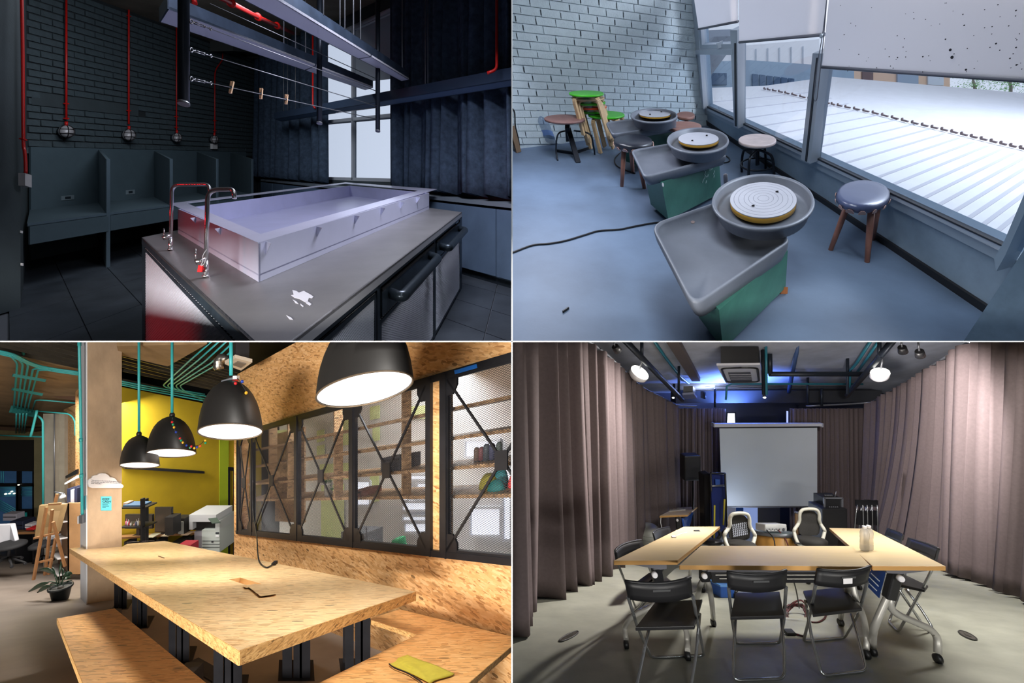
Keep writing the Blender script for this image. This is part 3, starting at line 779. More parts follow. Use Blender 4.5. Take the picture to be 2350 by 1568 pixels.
# the island
m_steel = mat('brushed_stainless_steel', (150, 148, 150), .36, metal=.55, var=.12, scale=3, stretch=(1, 1, 1), bump=.03, bscale=200)
m_steelb = mat('brushed_steel_lip', (196, 196, 202), .4, metal=.3)
m_draw = mat('blackened_drawer_steel', (66, 78, 90), .38, metal=.6, var=.3, scale=7)
m_mesh = mat('pale_expanded_metal', (196, 200, 212), .45, metal=.2)
m_inside = mat('dark_cabinet_inside', (26, 26, 30), .8)
HW = .9
w_l, w_f, w_r = g(325, 545, HW), g(619, 824, HW), g(1060, 487, HW)
w_b = w_l + (w_r - w_f) * 1.0
t = thing('kitchen_island', 'stainless steel topped island with mesh doors and black drawers', 'island', g(700, 700, .3))
mb = MB(); mb.slab([w_l, w_f, w_r, w_b], UP * -.012); ISL_TOP = build('worktop', mb, m_steel, t)
dFf = (w_r - w_f).normalized(); dLf = (w_l - w_f).normalized()
mb = MB(); lipn = dLf
mb.slab([w_f, w_r, w_r - UP * .05, w_f - UP * .05], dLf * .015); build('front_lip', mb, m_steelb, t)
mb = MB(); mb.slab([w_f, w_l, w_l - UP * .05, w_f - UP * .05], dFf * .015); build('side_lip', mb, m_draw, t)
ins = .03
f_f = w_f + dLf * ins + dFf * ins; f_r = w_r + dLf * ins - dFf * .0; f_l = w_l - dLf * ins + dFf * ins
FACE = A.wall(f_f, f_r); SIDE = A.wall(f_f, f_l)
def fpt(px, h):  # a point on the island's front face in this column at height h
    p = on(FACE, px, 600); return V((p.x, p.y, CZ - 1.5 + .419 * p.y + h))
def spt(px, h):
    p = on(SIDE, px, 600); return V((p.x, p.y, CZ - 1.5 + .419 * p.y + h))
mb = MB(); q = [f_f + dLf * .08 + dFf * .08, f_r + dLf * .08, f_r + dLf * 1.1, f_l + dFf * .08 - dLf * .02]; 
zf = lambda p, h: V((p.x, p.y, CZ - 1.5 + .419 * p.y + h))
mb.prism([zf(p, .02) for p in q], [zf(p, .85) for p in q]); build('body', mb, m_inside, t)
# frame posts on the front and side
for a, b in ((866, 873), (996.5, 999.5), (1056, 1060)):
    mb = MB(); mb.slab([fpt(a, 0), fpt(b, 0), fpt(b, .85), fpt(a, .85)], dLf * .03); build('post', mb, m_draw, t)
mb = MB(); mb.slab([spt(326, 0), spt(332, 0), spt(332, .85), spt(326, .85)], dFf * .03); build('post', mb, m_draw, t)
mb = MB(); mb.slab([fpt(700, .815), fpt(1060, .815), fpt(1060, .85), fpt(700, .85)], dLf * .03); build('rail', mb, m_draw, t)
mb = MB(); mb.slab([spt(328, .82), spt(600, .82), spt(600, .85), spt(328, .85)], dFf * .03); build('rail', mb, m_draw, t)
# drawers and their tube handles
for (a, b, hA, hn) in ((875, 995.5, .60, ((897, 673), (986, 587))), (1001, 1054, .60, ((1011.5, 566), (1053, 525)))):
    mb = MB(); mb.slab([fpt(a, .655), fpt(b, .645), fpt(b, .80), fpt(a, .80)], dLf * -.012); dr = build('drawer', mb, m_draw, t)
    p, q2 = on(FACE, *hn[0], .012), on(FACE, *hn[1], .012)
    o_ = dLf * -.12
    build('handle', MB().tube(fillet([p, p + o_, q2 + o_, q2], .055, 7), .032, 14), mat('black_tube_handle', (52, 62, 72), .3, metal=.5, var=.2, scale=30), dr)
    mb = MB(); mb.slab([fpt(a, .79), fpt(b, .79), fpt(b, .805), fpt(a, .805)], dLf * -.016); build('pull_gap', mb, m_inside, dr)
# mesh doors: frame and lattice
def mesh_door(pf, x0, x1, h0, h1, n_x, n_y, inw, r, frame=True):
    c00, c10, c01 = pf(x0, h0), pf(x1, h0), pf(x0, h1)
    ex, ey = (c10 - c00), (c01 - c00)
    mb = MB(); w = .022; u_, v_ = ex.normalized(), ey.normalized()
    for s in ([c00, c10, c10 + v_ * w, c00 + v_ * w], [c01 - v_ * w, c01 - v_ * w + ex, c01 + ex, c01], [c00, c00 + u_ * w, c01 + u_ * w, c01], [c10 - u_ * w, c10, c01 + ex, c01 + ex - u_ * w]): mb.slab(s, inw * .02)
    d = build('mesh_door', mb, m_draw, t)
    mb = MB(); lattice(mb, c00 + inw * .012, ex / n_x, ey / n_y, n_x, n_y, r)
    if d is not None: tag(build('expanded_mesh', mb, m_mesh, d), kind='stuff')
mesh_door(fpt, 690, 864, .46, .80, 60, 24, dLf, .0022)
mesh_door(fpt, 873, 996, .02, .635, 46, 46, dLf, .0042)
mesh_door(fpt, 999, 1056, .02, .635, 46, 46, dLf, .0042)
mesh_door(spt, 332, 560, .02, .81, 60, 40, dFf, .0050)
# residue of a peeled sticker on the steel
for pts in ([(671, 666), (680, 668), (686, 672), (697, 668), (712, 676), (719, 681), (716, 685), (709, 684), (706, 692), (712, 696), (700, 694), (688, 687), (676, 684), (668, 678), (674, 677)], [(672, 688), (680, 692), (685, 698), (678, 696)], [(689, 697), (697, 703), (695, 705), (690, 701)], [(657, 724), (668, 729), (672, 734), (664, 733)], [(700, 690), (715, 698), (711, 702), (703, 697)]):
    mb = MB(); mb.slab([g(x, y, HW + .0015) for x, y in pts], UP * .0008); build('sticker_residue', mb, mat('chalky_residue', (214, 212, 222), .8), t)

# the big tray sink
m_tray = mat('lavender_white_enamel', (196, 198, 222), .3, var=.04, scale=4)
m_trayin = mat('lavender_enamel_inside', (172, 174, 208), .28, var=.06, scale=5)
h0, h1 = HW + .001, 1.095
b_l, b_f, b_r = g(408, 535, h0), g(594, 648, h0), g(985, 480, h0); b_b = b_l + b_r - b_f
t = thing('tray_sink', 'large lavender-white enamelled tray sink standing on steel island', 'sink', b_f)
hS = h1 - h0
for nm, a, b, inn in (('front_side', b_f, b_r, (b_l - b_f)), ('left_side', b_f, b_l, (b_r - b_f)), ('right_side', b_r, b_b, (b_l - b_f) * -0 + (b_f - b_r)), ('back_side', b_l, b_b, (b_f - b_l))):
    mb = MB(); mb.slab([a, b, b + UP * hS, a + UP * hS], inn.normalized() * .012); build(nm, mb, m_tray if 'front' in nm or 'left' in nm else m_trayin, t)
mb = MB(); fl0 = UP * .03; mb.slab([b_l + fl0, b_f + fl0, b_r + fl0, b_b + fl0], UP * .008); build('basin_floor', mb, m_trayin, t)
o_l, o_f, o_r, o_b = g(388, 467, h1), g(592, 557, h1), g(1003, 434, h1), g(793, 418.5, h1)
i_l, i_f, i_r, i_b = g(428, 466, h1), g(598, 537, h1), g(962, 437, h1), g(793, 421.5, h1)
mb = MB()
for a, b, c, d in ((o_l, o_f, i_f, i_l), (o_f, o_r, i_r, i_f), (o_r, o_b, i_b, i_r), (o_b, o_l, i_l, i_b)): mb.slab([a, b, c, d], UP * -.006)
build('flange', mb, m_tray, t)
for (x, y, w, hh_) in ((610, 556, 14, 18), (727, 520, 16, 15), (814, 494, 14, 13), (874, 475, 14, 13), (919, 462, 12, 10), (956, 450, 10, 9)):
    sx = (x - CX) / FOC; k = (sx * b_f.y - b_f.x) / ((b_r.x - b_f.x) - sx * (b_r.y - b_f.y)); p = b_f.lerp(b_r, k) + UP * (hS - .006)
    mb = MB(); o_ = (b_f - b_l).normalized(); mb.slab([p, p + o_ * .075, p - UP * .065], (b_r - b_f).normalized() * .006); build('gusset', mb, m_tray, t)
for k in (.35, .68):
    p = b_f.lerp(b_l, k) + UP * (hS - .006); o_ = (b_f - b_r).normalized(); mb = MB(); mb.slab([p, p + o_ * .05, p - UP * .045], (b_l - b_f).normalized() * .006); build('gusset', mb, m_tray, t)
# raised lettering-like weld marks are left as plain bright scuffs on the flange corner
# taps
m_tap = mat('brushed_tap_steel', (186, 184, 188), .25, metal=.9)
def tap(bx, by, pts, r, valve, lever, lb, tagged=False):
    base = g(bx, by, HW + .001); Y = base.y
    t = thing('sink_tap', lb, 'tap', base, 'tall steel taps')
    P = [base + UP * .0]
    for x, y, dY in pts: P.append(at(x, y, Y + dY))
    build('spout', MB().tube(fillet(P, .055, 8), r, 14), m_tap, t)
    build('base_ring', MB().lathe(base, V((r * 1.7, 0, 0)), V((0, r * 1.7, 0)), UP, [(1, 0), (1, .008), (.8, .012)], 18), m_tap, t)
    build('sleeve', MB().lathe(base, V((r * 1.22, 0, 0)), V((0, r * 1.22, 0)), UP, [(1, 0), (1, .085)], 16), m_tap, t)
    (x0, y0), (x1, y1) = valve
    a, b = at(x0, y0, Y - .03), at(x1, y1, Y)
    build('valve', MB().tube([a, b], r * 1.35, 14), m_tap, t)
    (x2, y2), (x3, y3) = lever
    build('lever', MB().tube([at(x2, y2, Y - .02), at(x3, y3, Y - .02)], r * .35, 8), m_tap, t)
    return t, Y
t1, Y1 = tap(472.5, 637, [(476.5, 436, 0), (536, 434, .0), (538, 456, .0)], .0105, ((449, 602), (473, 596)), ((449.5, 597), (449, 571)), 'tall steel tap nearest the camera, a red tag on its valve')
t2, Y2 = tap(391.5, 575, [(394.5, 424, 0), (480, 423, .0), (482, 446, .0)], .0105, ((374, 547), (392, 541)), ((376.5, 546), (376, 524)), 'tall steel tap at the far end of the tray sink')
m_tag = mat('red_plastic_tag', (232, 22, 30), .4)
p = at(460, 617, Y1 - .035); build('seal_tag', MB().cbox(p, V((.011, 0, 0)), V((0, .004, 0)), V((.003, 0, .017))), m_tag, t1)
build('tag_string', MB().tube(spline([at(474, 573, Y1 - .02), at(466, 586, Y1 - .04), at(465, 600, Y1 - .05), at(461, 610, Y1 - .04), at(468, 606, Y1 - .045), at(473, 592, Y1 - .03)], 5), .0016, 5), m_white, t1)

# ================================================================ ROOM B (upper right): pottery wheel room with white brick wall and windows
B = ROOM = Room(0, 1.76, .01, (-.568, -1.0, .836)); B.clip = [X1, Z0]
g = B.g; UP = B.u
NB = B.n.normalized()
m_bw = mat('pale_blue_grey_brick', (176, 190, 198), .8, var=.09, scale=5, bump=.5, bscale=70)
m_bj = mat('grey_mortar', (166, 180, 190), .9, var=.1, scale=30)
m_scr = mat('blue_grey_screed', (92, 110, 134), .55, var=.22, scale=1.6, bump=.06, bscale=60, detail=8)
m_dado = mat('blue_grey_dado', (138, 158, 176), .6, var=.07, scale=12)
m_blk = mat('black_skirting', (24, 24, 28), .5)
m_alu = mat('pale_aluminium', (192, 202, 214), .4, metal=.2)
m_gask = mat('dark_gasket', (40, 46, 56), .6)
mb = MB(); mb.slab([g(x, y) for x, y in ((1000, 900), (1000, 300), (1640, 262), (2600, 900))], NB * -.1)
struct('floor_wheel_room', mb, m_scr)
k0, k1 = g(1178, 343), g(1622, 288)
BW = B.wall(k0, k1); dK = (k1 - k0).normalized(); nK = dK.cross(UP).normalized()
if nK.dot(ORG - k0) < 0: nK = -nK
p0, p1 = g(1622, 286), g(2253, 711)
WW = B.wall(p0, p1); dP = (p1 - p0).normalized(); nP = dP.cross(UP).normalized()
if nP.dot(ORG - p0) < 0: nP = -nP
def w(px, py, off=0): return on(WW, px, py, off)
# brick wall, rows follow the photograph's courses
mb = MB(); a = k0 - dK * 1.2
be = lambda y: on(BW, 1622 - (288 - y) * .105, y)
mb.slab([a - UP * .3, on(BW, 1622, 292), be(-60), on(BW, 900, -150)], nK * -.15); wbr = struct('wall_brick', mb, m_bj)
rowd = (on(BW, 1400, 160) - on(BW, 1180, 160)); 
# course direction from two points on one course at mid height
cd = (on(BW, 1560, 158) - on(BW, 1190, 128)).normalized()
cu = (on(BW, 1415, 70) - on(BW, 1429, 270)).normalized()
LBk = (on(BW, 1420, 162) - on(BW, 1383, 159)).length; HBk = (on(BW, 1400, 152) - on(BW, 1402, 168.4)).length
O_ = on(BW, 1400, 342)
rb = random.Random(11)
mbk = MB(); e = .004
mbk.slab([cd * e * 1.3 + cu * e * .5, cd * (LBk - e) + cu * e * .9, cd * (LBk - e * 1.2) + cu * (HBk - e * .5), cd * e + cu * (HBk - e * .9)], nK * .011)
cells = []
for r in range(-3, 40):
    for k in range(-16, 16):
        s = (k + (.5 if r % 2 else 0) + .12 * math.sin(r * 2.3)) * LBk
        o = O_ + cd * s + cu * r * HBk
        c = o + cd * LBk * .5 + cu * HBk * .5; c2 = o + cd * LBk
        if c.y < .5: continue
        px = CX + c.x / c.y * FOC; py = CY - (c.z - CZ) / c.y * FOC; px2 = CX + c2.x / c2.y * FOC
        lim = 1622 - (288 - py) * .105
        if px > lim - 4 or px2 > lim + 12 or px2 < 1176 or py < -14 or py > 345: continue
        fl_ = 343 - (px - 1178) * .124
        if py > fl_ - 4: continue
        cells.append((math.hypot(px - 1420, (py - 130) * 1.3) + (900 if o.x < .006 else 0), o))
cells.sort(key=lambda q: q[0])
me_br = None; rest = MB()
for i, (_, o) in enumerate(cells):
    org = o + nK * rb.uniform(-.003, .005) + cd * rb.uniform(-.004, .004)
    if i < 300 and o.x > .006:
        if me_br is None:
            cl_, B.clip = B.clip, []
            ob = build('brick', mbk, m_bw, wbr); B.clip = cl_
            for v in ob.data.vertices: v.co += ROOTLOC[wbr.name]
            me_br = ob.data
            bv = None
        else:
            ob = bpy.data.objects.new('brick', me_br); COL.objects.link(ob); ob.parent = wbr
        ob.location = org - ROOTLOC[wbr.name]
    else:
        rest.slab([org + cd * e + cu * e, org + cd * (LBk - e) + cu * e, org + cd * (LBk - e) + cu * (HBk - e), org + cd * e + cu * (HBk - e)], nK * .011)
tag(build('further_bricks', rest, m_bw, wbr), kind='stuff')
mb = MB()
for _, o in cells:
    if rb.random() < .85 and o.x > .02:
        a_ = o + nK * .004 + cu * HBk * rb.uniform(.05, .3) - cd * .004; mb.slab([a_, a_ + cd * .011, a_ + cd * rb.uniform(.009, .014) + cu * HBk * .6, a_ + cd * .002 + cu * HBk * .6], nK * .009)
tag(build('open_joints', mb, mat('dark_open_joint', (52, 62, 70), .9), wbr), kind='stuff')
# window wall: dado, skirting, sill, frames
mb = MB(); mb.slab([w(1590, 264), w(2420, 824), w(2420, 640), w(1594, 236)], nP * -.12)
mb.slab([w(1594, 250), w(1616, 250), w(1606, 118), w(1594, -40), w(1566, -40)], nP * -.12)
struct('wall_window', mb, m_dado)
mb = MB(); mb.slab([w(1620, 285), w(1870, 461), w(2262, 716), w(2273, 702), w(1870, 441), w(1620, 276)], nP * .015); struct('baseboard_window', mb, m_blk)
wi = tag(bpy.data.objects.new('window_2', None), kind='structure'); COL.objects.link(wi); wi.location = w(1900, 300); ROOTLOC[wi.name] = wi.location.copy()
def member(nm, q, th, m=m_alu, off=0): 
    mb = MB(); mb.slab([w(x, y, off) for x, y in q], nP * th); return build(nm, mb, m, wi)
member('sill', [(1612, 238), (2336, 592), (2322, 609), (1612, 253)], .012, mat('sill_paint', (150, 166, 182), .5))
member('bottom_rail', [(1616, 238), (2330, 569), (2336, 585), (1616, 247)], .022)
member('bottom_gasket', [(1622, 240), (2320, 562), (2324, 568), (1622, 244)], .024, m_gask)
member('mullion', [(1695, 60), (1712, 60), (1711, 288), (1701, 284)], .08)
member('mullion_gasket', [(1705, 90), (1709, 90), (1708, 283), (1704, 282)], .085, m_gask)
member('mullion', [(1893, 110), (1918, 110), (1883, 367), (1861, 357)], .08)
member('mullion_gasket', [(1903, 120), (1907, 120), (1876, 362), (1872, 360)], .085, m_gask)
member('jamb', [(1600, -30), (1611, -30), (1627, 246), (1616, 240)], .07)
member('transom', [(1611, 108), (1700, 104), (1700, 117), (1612, 118)], .085)
member('top_light_rail', [(1616, 98), (1698, 94), (1698, 104), (1617, 108)], .06)
member('top_light_stile', [(1613, 60), (1620, 60), (1623, 104), (1617, 106)], .06)
member('right_jamb', [(2319, 583), (2345, 540), (2440, 330), (2440, 380), (2346, 575), (2324, 612)], .07, mat('jamb_paint', (150, 170, 188), .5))
lk = w(1652, 103, .07); build('latch', MB().cbox(lk, dP * .012, UP * .03, nP * .03), m_alu, wi)
for q in (((1612, -30), (1698, -30), (1701, 100), (1619, 102)), ((1614, 118), (1700, 117), (1702, 280), (1626, 243)), ((1712, -30), (1900, -30), (1866, 356), (1710, 284)), ((1918, -30), (2420, -30), (2420, 610), (2320, 566), (1883, 364))):
    mb = MB(); mb.slab([w(x, y, .02) for x, y in q], nP * .006); build('pane', mb, m_pane, wi)
# roller blinds
m_bl = cloth_mat('grey_screen_blind', (226, 222, 224), .62, (240, 238, 240))
m_bar = mat('blind_bottom_bar', (96, 98, 110), .5)
def blind(q, bar, lb, off):
    t = thing('roller_blind', lb, 'blind', w(*q[2], off), 'roller blinds at the windows')
    mb = MB(); mb.slab([w(x, y, off) for x, y in q], nP * .004); build('blind_cloth', mb, m_bl, t)
    mb = MB(); mb.tube([w(*bar[0], off), w(*bar[1], off)], .011, 8); build('bottom_bar', mb, m_bar, t); return t
blind([(1588, -40), (1693, -40), (1693, 49), (1604, 66)], ((1603, 67), (1693, 49.5)), 'leftmost pale roller blind, narrow, nearest the brick wall', .1)
t = blind([(1697, -40), (1900, -40), (1891, 78), (1697, 96)], ((1697, 97), (1892, 79)), 'middle pale roller blind with beaded chain on its right side', .13)
build('bar_end', MB().lathe(w(1891, 79.5, .14), dP * .014, UP * .014, nP, [(1, 0), (1, .02)], 10), m_alu, t)
mb = MB(); pts = [w(x, y, .15) for x, y in ((1902, -40), (1895, 20), (1888, 78), (1876, 146), (1869, 200), (1868, 226), (1871, 232), (1875, 226), (1878, 200), (1884, 146), (1890, 90), (1899, -20))]
sp = spline(pts, 3)
for i in range(len(sp)): pass
mb.tube(sp, .0028, 5); build('bead_chain', mb, m_bar, t)
t = blind([(1908, -40), (2460, -40), (2460, 187), (1888, 151)], ((1887, 153.5), (2460, 190)), 'large right roller blind with dark specks and heavy bottom bar', .13)
rs = random.Random(5)
mb = MB()
for (x, y, r) in [(2181, 114.5, 2.6), (2185, 131.5, 3.0), (2217, 160, 2.0), (2286, 100, 1.6), (2118, 130, 1.4), (2060, 132, 1.3), (2170, 90, 1.3), (2213, 58, 1.4), (2210, 33, 1.2), (2332, 24, 1.4), (2333, 149, 1.6), (2318, 134, 1.3), (2332, 109, 1.4)] + [(rs.uniform(1925, 2350), rs.uniform(5, 165), rs.uniform(.5, 1.1)) for _ in range(60)]:
    c = w(x, y, .139); k = c.y / 1000; mb.lathe(c, dP * r * k * 1.6, UP * r * k * 1.2, nP, [(1, 0), (1, .001)], 7)
tag(build('specks', mb, m_blk, t), kind='stuff')
mb = MB(); q = [(1764, 18, .8), (1772, 29, 1.4), (1846, 33, 1), (1800, 60, .7), (1870, 22, .9), (1780, 70, .6), (1830, 85, .6)]
# pier at the right foreground
pe0 = g(2172, 852); ptop = on(B.wall(p0 + nP * .0, p1), 2350, 574)
mb = MB(); e0 = g(2185, 830); e1 = e0 + UP * 3.2
# its visible edge follows the photograph from (2211,783) to (2350,574)
EY = e0.y
pa, pb_ = at(2204, 794, 2.1), at(2420, 468, 2.1 * .80)
mb.slab([pa, pb_, pb_ + V((2.5, -.2, -.3)), pa + V((2.5, -.2, -.3))], V((.1, -.35, -.2)))
struct('wall_pier', mb, mat('blue_grey_pier', (86, 108, 130), .8, var=.1, scale=20))
# ceiling and side shell above and behind (outside the picture)
mb = MB(); mb.slab([on(BW, 900, -130), on(BW, 1620, -130), w(1620, -130), w(2700, -260) , V((2.5, -3, CZ + 5)), V((-.05, -3, CZ + 5))], V((0, 0, .2)))
struct('ceiling_wheel_room', mb, m_shell)
# ---------------------------------------------------------------- outside: metal roof, buildings, trees
m_roof = mat('white_metal_roof', (236, 236, 240), .7, var=.04, scale=6)
m_rib = mat('roof_rib', (200, 200, 208), .7)  # greyer than the sheet, the ribs' shading is put into the colour
ROOFH = .2
r0 = lambda x, y: g(x, y, ROOFH)
mb = MB(); mb.slab([r0(x, y) for x, y in ((1600, 203), (1755, 197), (1905, 176), (2380, 216), (2750, 250), (2750, 890), (2300, 640), (1700, 293), (1600, 238))], NB * -.06)
rf = thing('metal_roof', 'low white ribbed metal roof outside the windows', 'roof', r0(2000, 300))
build('roof_sheet', mb, m_roof, rf)
for i in range(26):
    t_ = i / 25
    a = (1560 + 840 * t_ ** 1.0, 232 + 370 * t_ + 30 * t_)
    x0, y0 = 1606 + i * 34, 238 + i * 19.5
    # ribs run towards the photograph's right-hand vanishing point
    ex_, ey_ = 2789 - x0, 120 - y0
    k = (0.22 + .012 * i)
    x1, y1 = x0 + ex_ * k, y0 + ey_ * k
    p, q = r0(x0, y0), r0(x1, y1)
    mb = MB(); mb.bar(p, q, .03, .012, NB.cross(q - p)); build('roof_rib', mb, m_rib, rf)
m_flash = mat('weathered_flashing', (132, 112, 108), .7)
pr = [(1752, 207), (1800, 216), (1870, 233), (1920, 245), (2000, 262), (2090, 285), (2180, 306), (2270, 328), (2360, 349), (2460, 372)]
P_ = [r0(x, y) + NB * .02 for x, y in pr]
mb = MB()
nseg = 40
Pl = spline(P_, 8)
for i in range(0, len(Pl) - 2, 2):
    a, b = Pl[i], Pl[i + 1]; mb.bar(a, a.lerp(b, 1.3), .018, .02, NB); mb.ball(a + NB * .012, V((.016, 0, 0)), V((0, .016, 0)), V((0, 0, .016)), 6, 4)
tag(build('flashing_clips', mb, m_flash, rf), kind='stuff')
# far buildings
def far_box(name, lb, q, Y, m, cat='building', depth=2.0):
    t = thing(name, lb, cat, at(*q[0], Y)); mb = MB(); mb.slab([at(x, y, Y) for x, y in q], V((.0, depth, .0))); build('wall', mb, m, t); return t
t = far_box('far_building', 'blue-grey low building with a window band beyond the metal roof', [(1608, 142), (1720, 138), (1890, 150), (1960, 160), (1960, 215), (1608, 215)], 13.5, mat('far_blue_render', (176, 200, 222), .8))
m_fg = mat('far_blue_glass', (54, 92, 132), .2)
for i in range(6):
    x = 1727 + i * 16.5; mb = MB(); mb.slab([at(x, 169 + i * 2, 13.45), at(x + 13.5, 171 + i * 2, 13.45), at(x + 13.5, 198, 13.45), at(x, 198, 13.45)], V((0, .04, 0))); build('window', mb, m_fg, t)
mb = MB(); mb.slab([at(1630, 168, 13.45), at(1668, 168, 13.45), at(1668, 194, 13.45), at(1630, 194, 13.45)], V((0, .04, 0))); build('window', mb, m_fg, t)
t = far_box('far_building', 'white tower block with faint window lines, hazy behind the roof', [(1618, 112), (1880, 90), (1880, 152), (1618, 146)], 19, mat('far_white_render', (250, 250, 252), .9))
for i in range(9):
    x = 1626 + i * 27; mb = MB(); mb.slab([at(x, 118 - i * 1.5, 18.95), at(x + 2.5, 118 - i * 1.5, 18.95), at(x + 2.5, 146, 18.95), at(x, 146, 18.95)], V((0, .04, 0))); build('window', mb, mat('far_grey_line', (196, 202, 212), .8), t)
t = far_box('far_building', 'tan and brown shop buildings seen under the right blind', [(1975, 150), (2180, 165), (2180, 215), (1975, 200)], 15, mat('far_tan_render', (236, 200, 172), .8))
for x0, x1, c in ((1980, 2004, (120, 96, 96)), (2060, 2108, (160, 176, 196)), (2130, 2166, (214, 222, 232))):
    mb = MB(); mb.slab([at(x0, 163, 14.95), at(x1, 165, 14.95), at(x1, 196, 14.95), at(x0, 194, 14.95)], V((0, .05, 0))); build('window', mb, mat('far_panel_%d' % x0, c, .6), t)
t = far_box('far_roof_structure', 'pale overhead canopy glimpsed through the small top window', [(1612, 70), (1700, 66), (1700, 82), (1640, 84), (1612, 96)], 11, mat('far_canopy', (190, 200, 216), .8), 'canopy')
m_leaf = mat('bright_leaf', (110, 170, 84), .6, var=.4, scale=20)
m_trunk = mat('pale_trunk', (150, 140, 130), .8)
rt = random.Random(8)
for (cx, lb) in ((2235, 'light green tree at the roof edge, left of the two'), (2318, 'light green tree at the roof edge, right of the two')):
    t = thing('small_tree', lb, 'tree', at(cx, 225, 14), 'trees beyond the roof')
    mb = MB()
    for i in range(420):
        c = at(cx + rt.gauss(0, 26), 192 + rt.gauss(0, 12), 14 + rt.gauss(0, .35)); d = V((rt.uniform(-1, 1), rt.uniform(-1, 1), rt.uniform(-1, 1))).normalized(); s = d.orthogonal().normalized()
        l = rt.uniform(.05, .11); mb.add([c, c + d * l * .5 + s * l * .22, c + d * l, c + d * l * .5 - s * l * .22], [[0, 1, 2, 3]])
    tag(build('leaves', mb, m_leaf, t), kind='stuff')
    build('trunk', MB().tube([at(cx, 240, 14), at(cx + 2, 200, 14), at(cx - 4, 175, 14)], [.05, .04, .02], 8), m_trunk, t)

# ---------------------------------------------------------------- pottery wheels
m_plas = mat('grey_plastic_tray', (100, 106, 118), .5, var=.12, scale=4, bump=.05, bscale=60)
m_pan = mat('grey_splash_pan', (108, 114, 126), .42, var=.1, scale=8)
m_head = mat('pale_wheel_head', (178, 180, 190), .4, var=.06, scale=6)
m_yel = mat('yellow_bat_edge', (196, 148, 44), .5)
m_grn = mat('scratched_green_paint', (36, 90, 78), .5, rgb2=(54, 112, 98), scale=5, bump=.05, detail=8)
m_scrp = mat('clay_smear', (150, 180, 176), .8)
m_groove = mat('head_groove', (108, 112, 124), .5)
m_castor = mat('wooden_block', (138, 84, 44), .7)
def rround(pts, r, n=5):
    m = len(pts); out = []
    for i in range(m):
        a, b, c = V(pts[i - 1]), V(pts[i]), V(pts[(i + 1) % m])
        ra = min(r[i] if isinstance(r, (list, tuple)) else r, (a - b).length * .45, (c - b).length * .45)
        p = b + (a - b).normalized() * ra; q = b + (c - b).normalized() * ra
        for k in range(n + 1):
            u_ = k / n; out.append(p * (1 - u_) ** 2 + b * 2 * u_ * (1 - u_) + q * u_ * u_)
    return out
def wheel(lb, hT, tray, r, pan, head, body, lip, foot=None):
    """tray: rim corners (pixels); pan, head: x, y, half width, half height, wall; body: face corners"""
    rim = [g(x, y, hT) for x, y in tray]
    t = thing('pottery_wheel', lb, 'pottery wheel', g(pan[0], body[0][1] + 60 if False else pan[1] + 120, 0), 'pottery wheels')
    c = sum(rim, V((0, 0, 0))) / len(rim)
    R = rround(rim, r, 7)
    inn = lambda f, dh: [c + (p - c) * f + UP * dh for p in R]
    rings = [inn(.93, -lip), inn(.99, -lip * .45), inn(1.0, -.008), inn(.985, .004), inn(.955, .004), inn(.93, -.012), inn(.90, -.05), inn(.4, -.055)]
    mb = MB(); n = len(R)
    for q in rings: mb.v += q
    for i in range(len(rings) - 1):
        for k in range(n): mb.f.append([i * n + k, i * n + (k + 1) % n, (i + 1) * n + (k + 1) % n, (i + 1) * n + k]); mb.sm.append(True)
    mb.f.append([(len(rings) - 1) * n + k for k in range(n)]); mb.sm.append(False)
    mb.f.append([k for k in range(n)][::-1]); mb.sm.append(False)
    build('table_tray', mb, m_plas, t)
    # splash pan: a round tub with a rolled rim
    px, py, a, b, wall = pan
    c, ex, ey = B.disc(px, py, a, b, hT + .10)
    mb = MB(); H = UP * 1.0
    mb.lathe(c, ex, ey, UP, [(.80, -.10), (.90, -.085), (.93, -.02), (.985, -.012), (1.0, .0), (.985, .012), (.95, .012), (.925, .0), (.90, -.055), (.86, -.07), (.3, -.07)], 48)
    build('splash_pan', mb, m_pan, t)
    px, py, a, b, th = head
    c, ex, ey = B.disc(px, py, a, b, hT + .085)
    hd = build('wheel_head', MB().lathe(c, ex, ey, UP, [(.99, -th), (1.0, -th + .002), (1.0, -.002), (.99, 0)], 48), m_yel, t)
    top = MB().lathe(c, ex, ey, UP, [(1.003, -.004), (1.003, .001), (.995, .003)], 48); build('head_plate', top, m_head, hd)
    if a > 60:
        for f in (.16, .3, .44, .58, .74, .88):
            mb = MB(); mb.lathe(c + UP * .0032, ex, ey, UP, [(f, 0), (f + .006, .0004), (f + .012, 0)], 48, False, False); build('groove', mb, m_groove, hd)
    for dx, dy in ((.42, .35), (-.3, -.45)):
        build('bat_pin', MB().lathe(c + ex * dx + ey * dy, V((.008, 0, 0)), V((0, .008, 0)), UP, [(1, 0), (1, .012)], 8), m_blk, hd)
    build('pedestal', MB().lathe(c - UP * (th + .05), ex, ey, UP, [(.55, 0), (.6, .05)], 24), m_blk, t)
    # green housing
    tp, bt = body
    q = [g(x, y, hT - lip * .9) for x, y in tp]; 
    dep = [p + UP * 0 for p in q]
    f0, f1, f2 = q
    far = f0 + f2 - f1
    hh_ = [bt]
    mb = MB(); base = [p - UP * (hT - lip * .9 - .05) for p in (f0, f1, f2, far)]
    mb.prism(base, [f0, f1, f2, far]); build('housing', mb, m_grn, t)
    return t, q
t1, qb = wheel('pottery wheel nearest the camera, grey tray on green housing', .47, [(1492, 516), (1650, 462), (1822, 548), (1590, 706)], [.12, .05, .1, .09], (1752, 458, 117, 62, 0), (1752, 456, 76, 40, .04), [[(1590, 640), (1650, 712), (1808, 575)], 0], .13)
